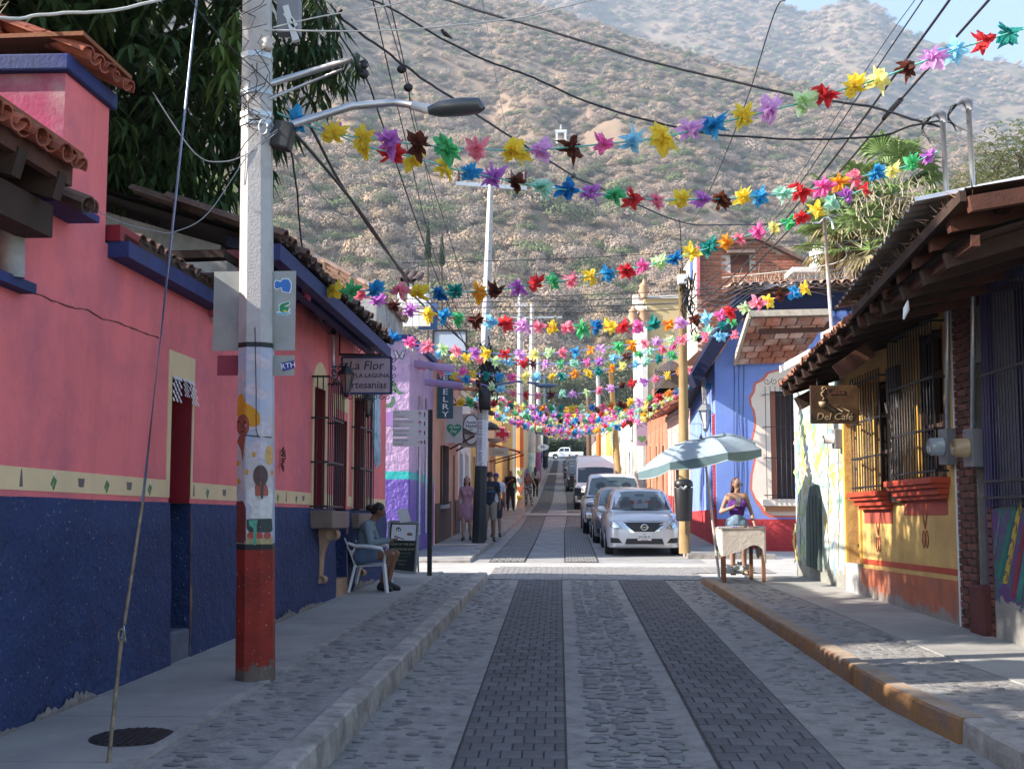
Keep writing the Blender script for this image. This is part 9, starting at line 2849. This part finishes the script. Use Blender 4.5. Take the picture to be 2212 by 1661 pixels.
# chair local: facing -y -> after +90deg rotation faces +x
m_pl=mat('white_plastic',(.62,.63,.66),.4,.05,3,0)
CH=lambda b,n,par=None: lobj(b,n,m_pl,par or chr_)
b=MB();nn=8;vs=[];fs=[]
for i in range(nn+1):
 for j in range(nn+1):
  x=lerp(-.22,.22,j/nn);y=lerp(-.22,.22,i/nn);vs.append((x*(1-.06*i/nn),y,.41-.02*math.cos(x*6)-.03*i/nn))
for i in range(nn):
 for j in range(nn): fs.append((i*(nn+1)+j,i*(nn+1)+j+1,(i+1)*(nn+1)+j+1,(i+1)*(nn+1)+j))
b.add(vs,fs,0,True);o=CH(b,'seat');so=o.modifiers.new('s','SOLIDIFY');so.thickness=.015
b=MB();vs=[];fs=[]
for i in range(nn+1):
 for j in range(nn+1):
  x=lerp(-.23,.23,j/nn);tz=i/nn;vs.append((x*(1+.12*tz),.21+.14*tz+.04*(1-(x/.23)**2),.40+.42*tz-.05*(x/.23)**2*tz))
for i in range(nn):
 for j in range(nn): fs.append((i*(nn+1)+j,i*(nn+1)+j+1,(i+1)*(nn+1)+j+1,(i+1)*(nn+1)+j))
b.add(vs,fs,0,True);o=CH(b,'backrest');so=o.modifiers.new('s','SOLIDIFY');so.thickness=.015
for s_ in (-1,1):
 b=MB();b.beam((s_*.25,-.25,0),(s_*.22,-.20,.41),.05,.035);CH(b,'leg')
 b=MB();b.beam((s_*.24,.30,0),(s_*.21,.21,.40),.05,.035);CH(b,'leg')
 b=MB();b.tube([(s_*.22,-.20,.40),(s_*.25,-.22,.52),(s_*.27,-.17,.63),(s_*.275,.0,.655),(s_*.27,.2,.66),(s_*.255,.31,.70)],[.018,.02,.026,.028,.026,.02],8);CH(b,'armrest')
Jd=dict(head=(0,-.10,1.14),neck=(0,-.01,1.00),pelvis=(0,.12,.50),chest=(0,.09,.82),ls=(-.165,.04,.94),rs=(.165,.04,.94),lh=(-.085,.11,.50),rh=(.085,.11,.50),face=(.05,-.86,-.42),
          lk=(-.09,-.30,.53),rk=(.11,-.34,.53),la=(-.06,-.16,.11),ra=(.07,-.24,.12),lt=(-.07,-.29,.035),rt=(.08,-.38,.04),
          le=(-.24,-.02,.70),re=(.23,-.04,.70),lw=(-.12,-.26,.72),rw=(.10,-.28,.72),ld=(.3,-1,.15),rd=(-.3,-1,.15),ln=(.2,.0,1),rn=(-.2,0,1),curl=.9)
t,g,K=figure('seated woman in grey blue jumper looking at her phone on a white chair',(SX-.02,SYY,.13),PI/2,Jd,m_sk2,True)
m_jum=cloth('grey_blue',(.16,.21,.25))
fused('jumper',grow(g['torso']+g['upper']+g['fore'],.014)+[(K['pv']+Vector((0,0,.05)),.125,K['wa'],.115)],m_jum,t,.011)
fused('shorts',grow(g['hips'],.013)+[(K['lh'],.104,K['lh'].lerp(Vector(Jd['lk']),.42),.088),(K['rh'],.104,K['rh'].lerp(Vector(Jd['rk']),.42),.088)],cloth('denim_dark',(.10,.15,.24)),t,.011)
hair_short(t,K,m_hair_d,0,bun=True)
fused('shoes',grow([p for p in g['feet']],.012),flat('shoe_black',(.018,.018,.02),.6),t,.010)
ph_=thing('mobile_phone','mobile phone held by the seated woman','phone',(SX-.02,SYY,.13),rz=PI/2)
b=MB();b.box((0,-.40,.765),(.075,.145,.009),rx=.35);o=lobj(b,'case',m_blackp,ph_)
b=MB();b.box((0,-.4015,.7695),(.066,.13,.003),rx=.35);lobj(b,'screen',m_scrd,ph_)
# ---------------- walkers on the left pavement
gx=lambda x,Y_: (x-1212)/FPX*Y_
Yw=29.6
J=stand(1.66,.9,dl=(.0,-.06),dr=(0,.10))
t,g,K=figure('young woman in short pink dress walking left of the black-footed pole',(gx(1009,Yw),Yw,.12),0,J,m_sk3,True)
fused('dress',grow(g['torso'][1:],.015)+grow(g['hips'],.02)+[(K['wa'],.11,K['pv'],.14),(K['pv']+Vector((0,0,-.05)),.15,K['pv']+Vector((0,-.01,-.26)),.17),(K['lh']-Vector((.02,0,.02)),.12,K['lh']-Vector((.05,0,.26)),.11),(K['rh']+Vector((.02,0,-.02)),.12,K['rh']+Vector((.05,0,-.26)),.11)],cloth('pink',(.50,.25,.33)),t,.014)
hair_short(t,K,mat('brown_hair',(.05,.024,.015),.5,.3,12,.3,60),.16)
fused('shoes',grow(g['feet'],.008),flat('shoe_dark',(.04,.03,.03),.6),t,.012)
Yw=29.3
J=stand(1.80,1.08,dl=(-.02,.12),dr=(.03,-.22),face=(.1,-1,-.15))
t,g,K=figure('man in dark navy printed t-shirt, khaki shorts and cap right of black-footed pole',(gx(1060,Yw)-.02,Yw,.12),0,J,m_sk2)
m_nts=cloth('navy_tee',(.015,.022,.04))
fused('t_shirt',grow(g['torso'],.02)+[(K['ls'],.068,K['ls'].lerp(Vector(J['le']),.6),.058),(K['rs'],.068,K['rs'].lerp(Vector(J['re']),.6),.058),(K['wa'],.135,K['pv']+Vector((0,0,.02)),.14)],m_nts,t,.013)
fused('shorts',grow(g['hips'],.018)+[(K['lh'],.115,Vector(J['lk'])+Vector((0,0,.06)),.09),(K['rh'],.115,Vector(J['rk'])+Vector((0,0,.06)),.09)],cloth('khaki',(.24,.20,.16)),t,.013)
p=[(K['hd']+K['up']*.05,(.082,.09,.07)),(K['hd']+K['up']*.045+K['f']*.06,.03,K['hd']+K['up']*.035+K['f']*.13,.022)]
fused('cap',p,cloth('cap_black',(.02,.02,.025)),t,.010)
fused('beard',[(K['hd']-K['up']*.06+K['f']*.03,(.055,.05,.04))],mat('grey_beard',(.25,.23,.22),.9),t,.01)
fused('shoes',grow(g['feet'],.01),flat('shoe_dark',(.04,.03,.03)),t,.012)
z_=K['ch'].z;y_=K['ch'].y-.155
for i,(s1_,cc,zz) in enumerate((('MOAB',(.35,.2,.08),z_+.03),('ROCKS',(.12,.28,.45),z_-.06))):
 me=text_mesh(s1_,.085,.003);me.materials.append(flat('print_%d' % i,cc));o=bpy.data.objects.new('shirt_lettering',me);COL.objects.link(o);o.parent=t;o.location=(.0,y_-.01,zz);o.rotation_euler=(PI/2,0,0)
Yw=31.5
J=stand(1.78,1.05,dl=(0,.05),dr=(.02,-.12))
t,g,K=figure('man in white t-shirt with dark strap and blue cap behind the printed t-shirt man',(gx(1072,Yw),Yw,.12),0,J,m_sk1)
fused('t_shirt',grow(g['torso'],.018)+[(K['ls'],.066,K['ls'].lerp(Vector(J['le']),.6),.056),(K['rs'],.066,K['rs'].lerp(Vector(J['re']),.6),.056),(K['wa'],.13,K['pv']+Vector((0,0,.02)),.135)],cloth('white_tee',(.60,.60,.62)),t,.013)
fused('shorts',grow(g['hips'],.018)+[(K['lh'],.112,Vector(J['lk'])+Vector((0,0,.06)),.088),(K['rh'],.112,Vector(J['rk'])+Vector((0,0,.06)),.088)],cloth('dark_shorts',(.03,.03,.04)),t,.013)
fused('cap',[(K['hd']+K['up']*.05,(.082,.09,.07)),(K['hd']+K['up']*.045+K['f']*.06,.03,K['hd']+K['up']*.035+K['f']*.13,.022)],cloth('cap_blue',(.03,.05,.2)),t,.010)
b=MB();b.tube([K['ls']+Vector((.05,-.11,.02)),K['ch']+Vector((0,-.15,0)),K['rh']+Vector((.03,-.12,.12))],.018,5);lobj(b,'shoulder_strap',m_blackp,t)
fused('shoes',grow(g['feet'],.01),flat('shoe_dark',(.04,.03,.03)),t,.012)
Yw=50.5;gz=zroad(Yw)
J=stand(1.78,1.08,dl=(-.02,.0),dr=(.04,.02),face=(.15,-.9,-.35))
J['le']=(-.25,-.02,1.12);J['lw']=(-.06,-.26,1.28)
t,g,K=figure('man dressed all in black standing and looking at his phone beside orange pole',(gx(1103,Yw),Yw,gz),0,J,m_sk2)
m_bk=cloth('black',(.012,.012,.015))
fused('t_shirt',grow(g['torso'],.022)+[(K['ls'],.07,K['ls'].lerp(Vector(J['le']),.65),.06),(K['rs'],.07,K['rs'].lerp(Vector(J['re']),.65),.06),(K['wa'],.14,K['pv']+Vector((0,0,.02)),.145)],m_bk,t,.016)
fused('trousers',grow(g['hips']+g['thighs']+g['calves'],.02),cloth('black_trousers',(.014,.014,.018)),t,.016)
hair_short(t,K,m_hair_d,0,vox=.014)
fused('shoes',grow(g['feet'],.012),flat('shoe_black',(.018,.018,.02)),t,.014)
b=MB();b.box((.10,-.155,K['ch'].z+.06),(.09,.01,.03));lobj(b,'shirt_badge',flat('badge_yellow',(.6,.45,.05)),t)
Yw=53.2;gz=zroad(Yw)
J=stand(1.68,.92,dl=(0,.1),dr=(.1,-.15));J['re']=(.30,.0,1.14);J['rw']=(.40,-.05,.92)
t,g,K=figure('woman in brown top and striped trousers stepping out from behind orange pole',(gx(1141,Yw),Yw,gz),0,J,m_sk1,True)
fused('top',grow(g['torso'],.014),cloth('brown_top',(.16,.10,.08)),t,.014)
fused('trousers',grow(g['hips']+g['thighs']+g['calves'],.014),mat('striped_cloth',(.05,.05,.06),.9,.1,3,0,col2=(.5,.5,.5),c2s=14,c2w=.02),t,.014)
hair_short(t,K,m_hair_d,.1,vox=.014)
Yw=62.0;gz=zroad(Yw)
J=stand(1.66,.92)
t,g,K=figure('woman with long black hair near the pale blue footed pole',(gx(1157,Yw),Yw,gz),PI,J,m_sk2,True)
fused('blouse',grow(g['torso']+g['upper'],.016),cloth('grey_blouse',(.3,.3,.34)),t,.016)
fused('trousers',grow(g['hips']+g['thighs']+g['calves'],.014),m_bk,t,.016)
hair_short(t,K,m_hair_d,.22,vox=.016)
for (x,Yw,lab,c1,c2,rz_) in ((1178,117,'distant man in dark clothes walking in the middle of the street',(.02,.02,.022),(.02,.025,.04),0),(1230,112,'distant person in grey walking beside the parked dark cars',(.20,.20,.18),(.06,.08,.12),0),(1169,150,'distant person in blue far up the left pavement',(.10,.14,.3),(.04,.06,.12),0)):
 J=stand(1.75,1.0,dl=(0,.1),dr=(0,-.12))
 t,g,K=figure(lab,(gx(x,Yw),Yw,zr(Yw)+.02),rz_,J,m_sk2)
 fused('shirt',grow(g['torso']+g['upper'],.02),cloth('far_%d' % x,c1),t,.02)
 fused('trousers',grow(g['hips']+g['thighs']+g['calves'],.018),cloth('farleg_%d' % x,c2),t,.02)
 hair_short(t,K,m_hair_d,0,vox=.02)
# dog asleep-footed behind the man in black: brown and black street dog standing
dg=thing('dog','black and tan street dog standing against the cream shop wall','dog',(gx(1088,51),51.0,zroad(51)),rz=.5)
P_=[((0,-.25,.42),.115,(0,.0,.42),.12),((0,0,.42),.12,(0,.25,.44),.10),((0,-.28,.46),.085,(0,-.40,.58),.065),((0,-.42,.62),(.07,.085,.07)),((0,-.47,.60),.045,(0,-.57,.57),.03),((0,.3,.46),.03,(0,.5,.36),.015)]
for s_ in (-1,1):
 P_ +=[((s_*.07,-.25,.38),.06,(s_*.075,-.24,.2),.03),((s_*.075,-.24,.2),.03,(s_*.075,-.25,.04),.024),((s_*.075,-.26,.025),.026,(s_*.075,-.30,.02),.022)]
 P_ +=[((s_*.07,.24,.40),.075,(s_*.08,.18,.26),.045),((s_*.08,.18,.26),.04,(s_*.08,.30,.16),.024),((s_*.08,.30,.16),.024,(s_*.08,.27,.03),.02),((s_*.08,.26,.025),.024,(s_*.08,.22,.02),.02)]
 P_ +=[((s_*.045,-.39,.67),.025,(s_*.055,-.38,.74),.01)]
fused('body',P_,mat('dog_coat',(.05,.03,.02),.9,.3,5,.3,60,col2=(.25,.15,.08),c2s=4),dg,.012)
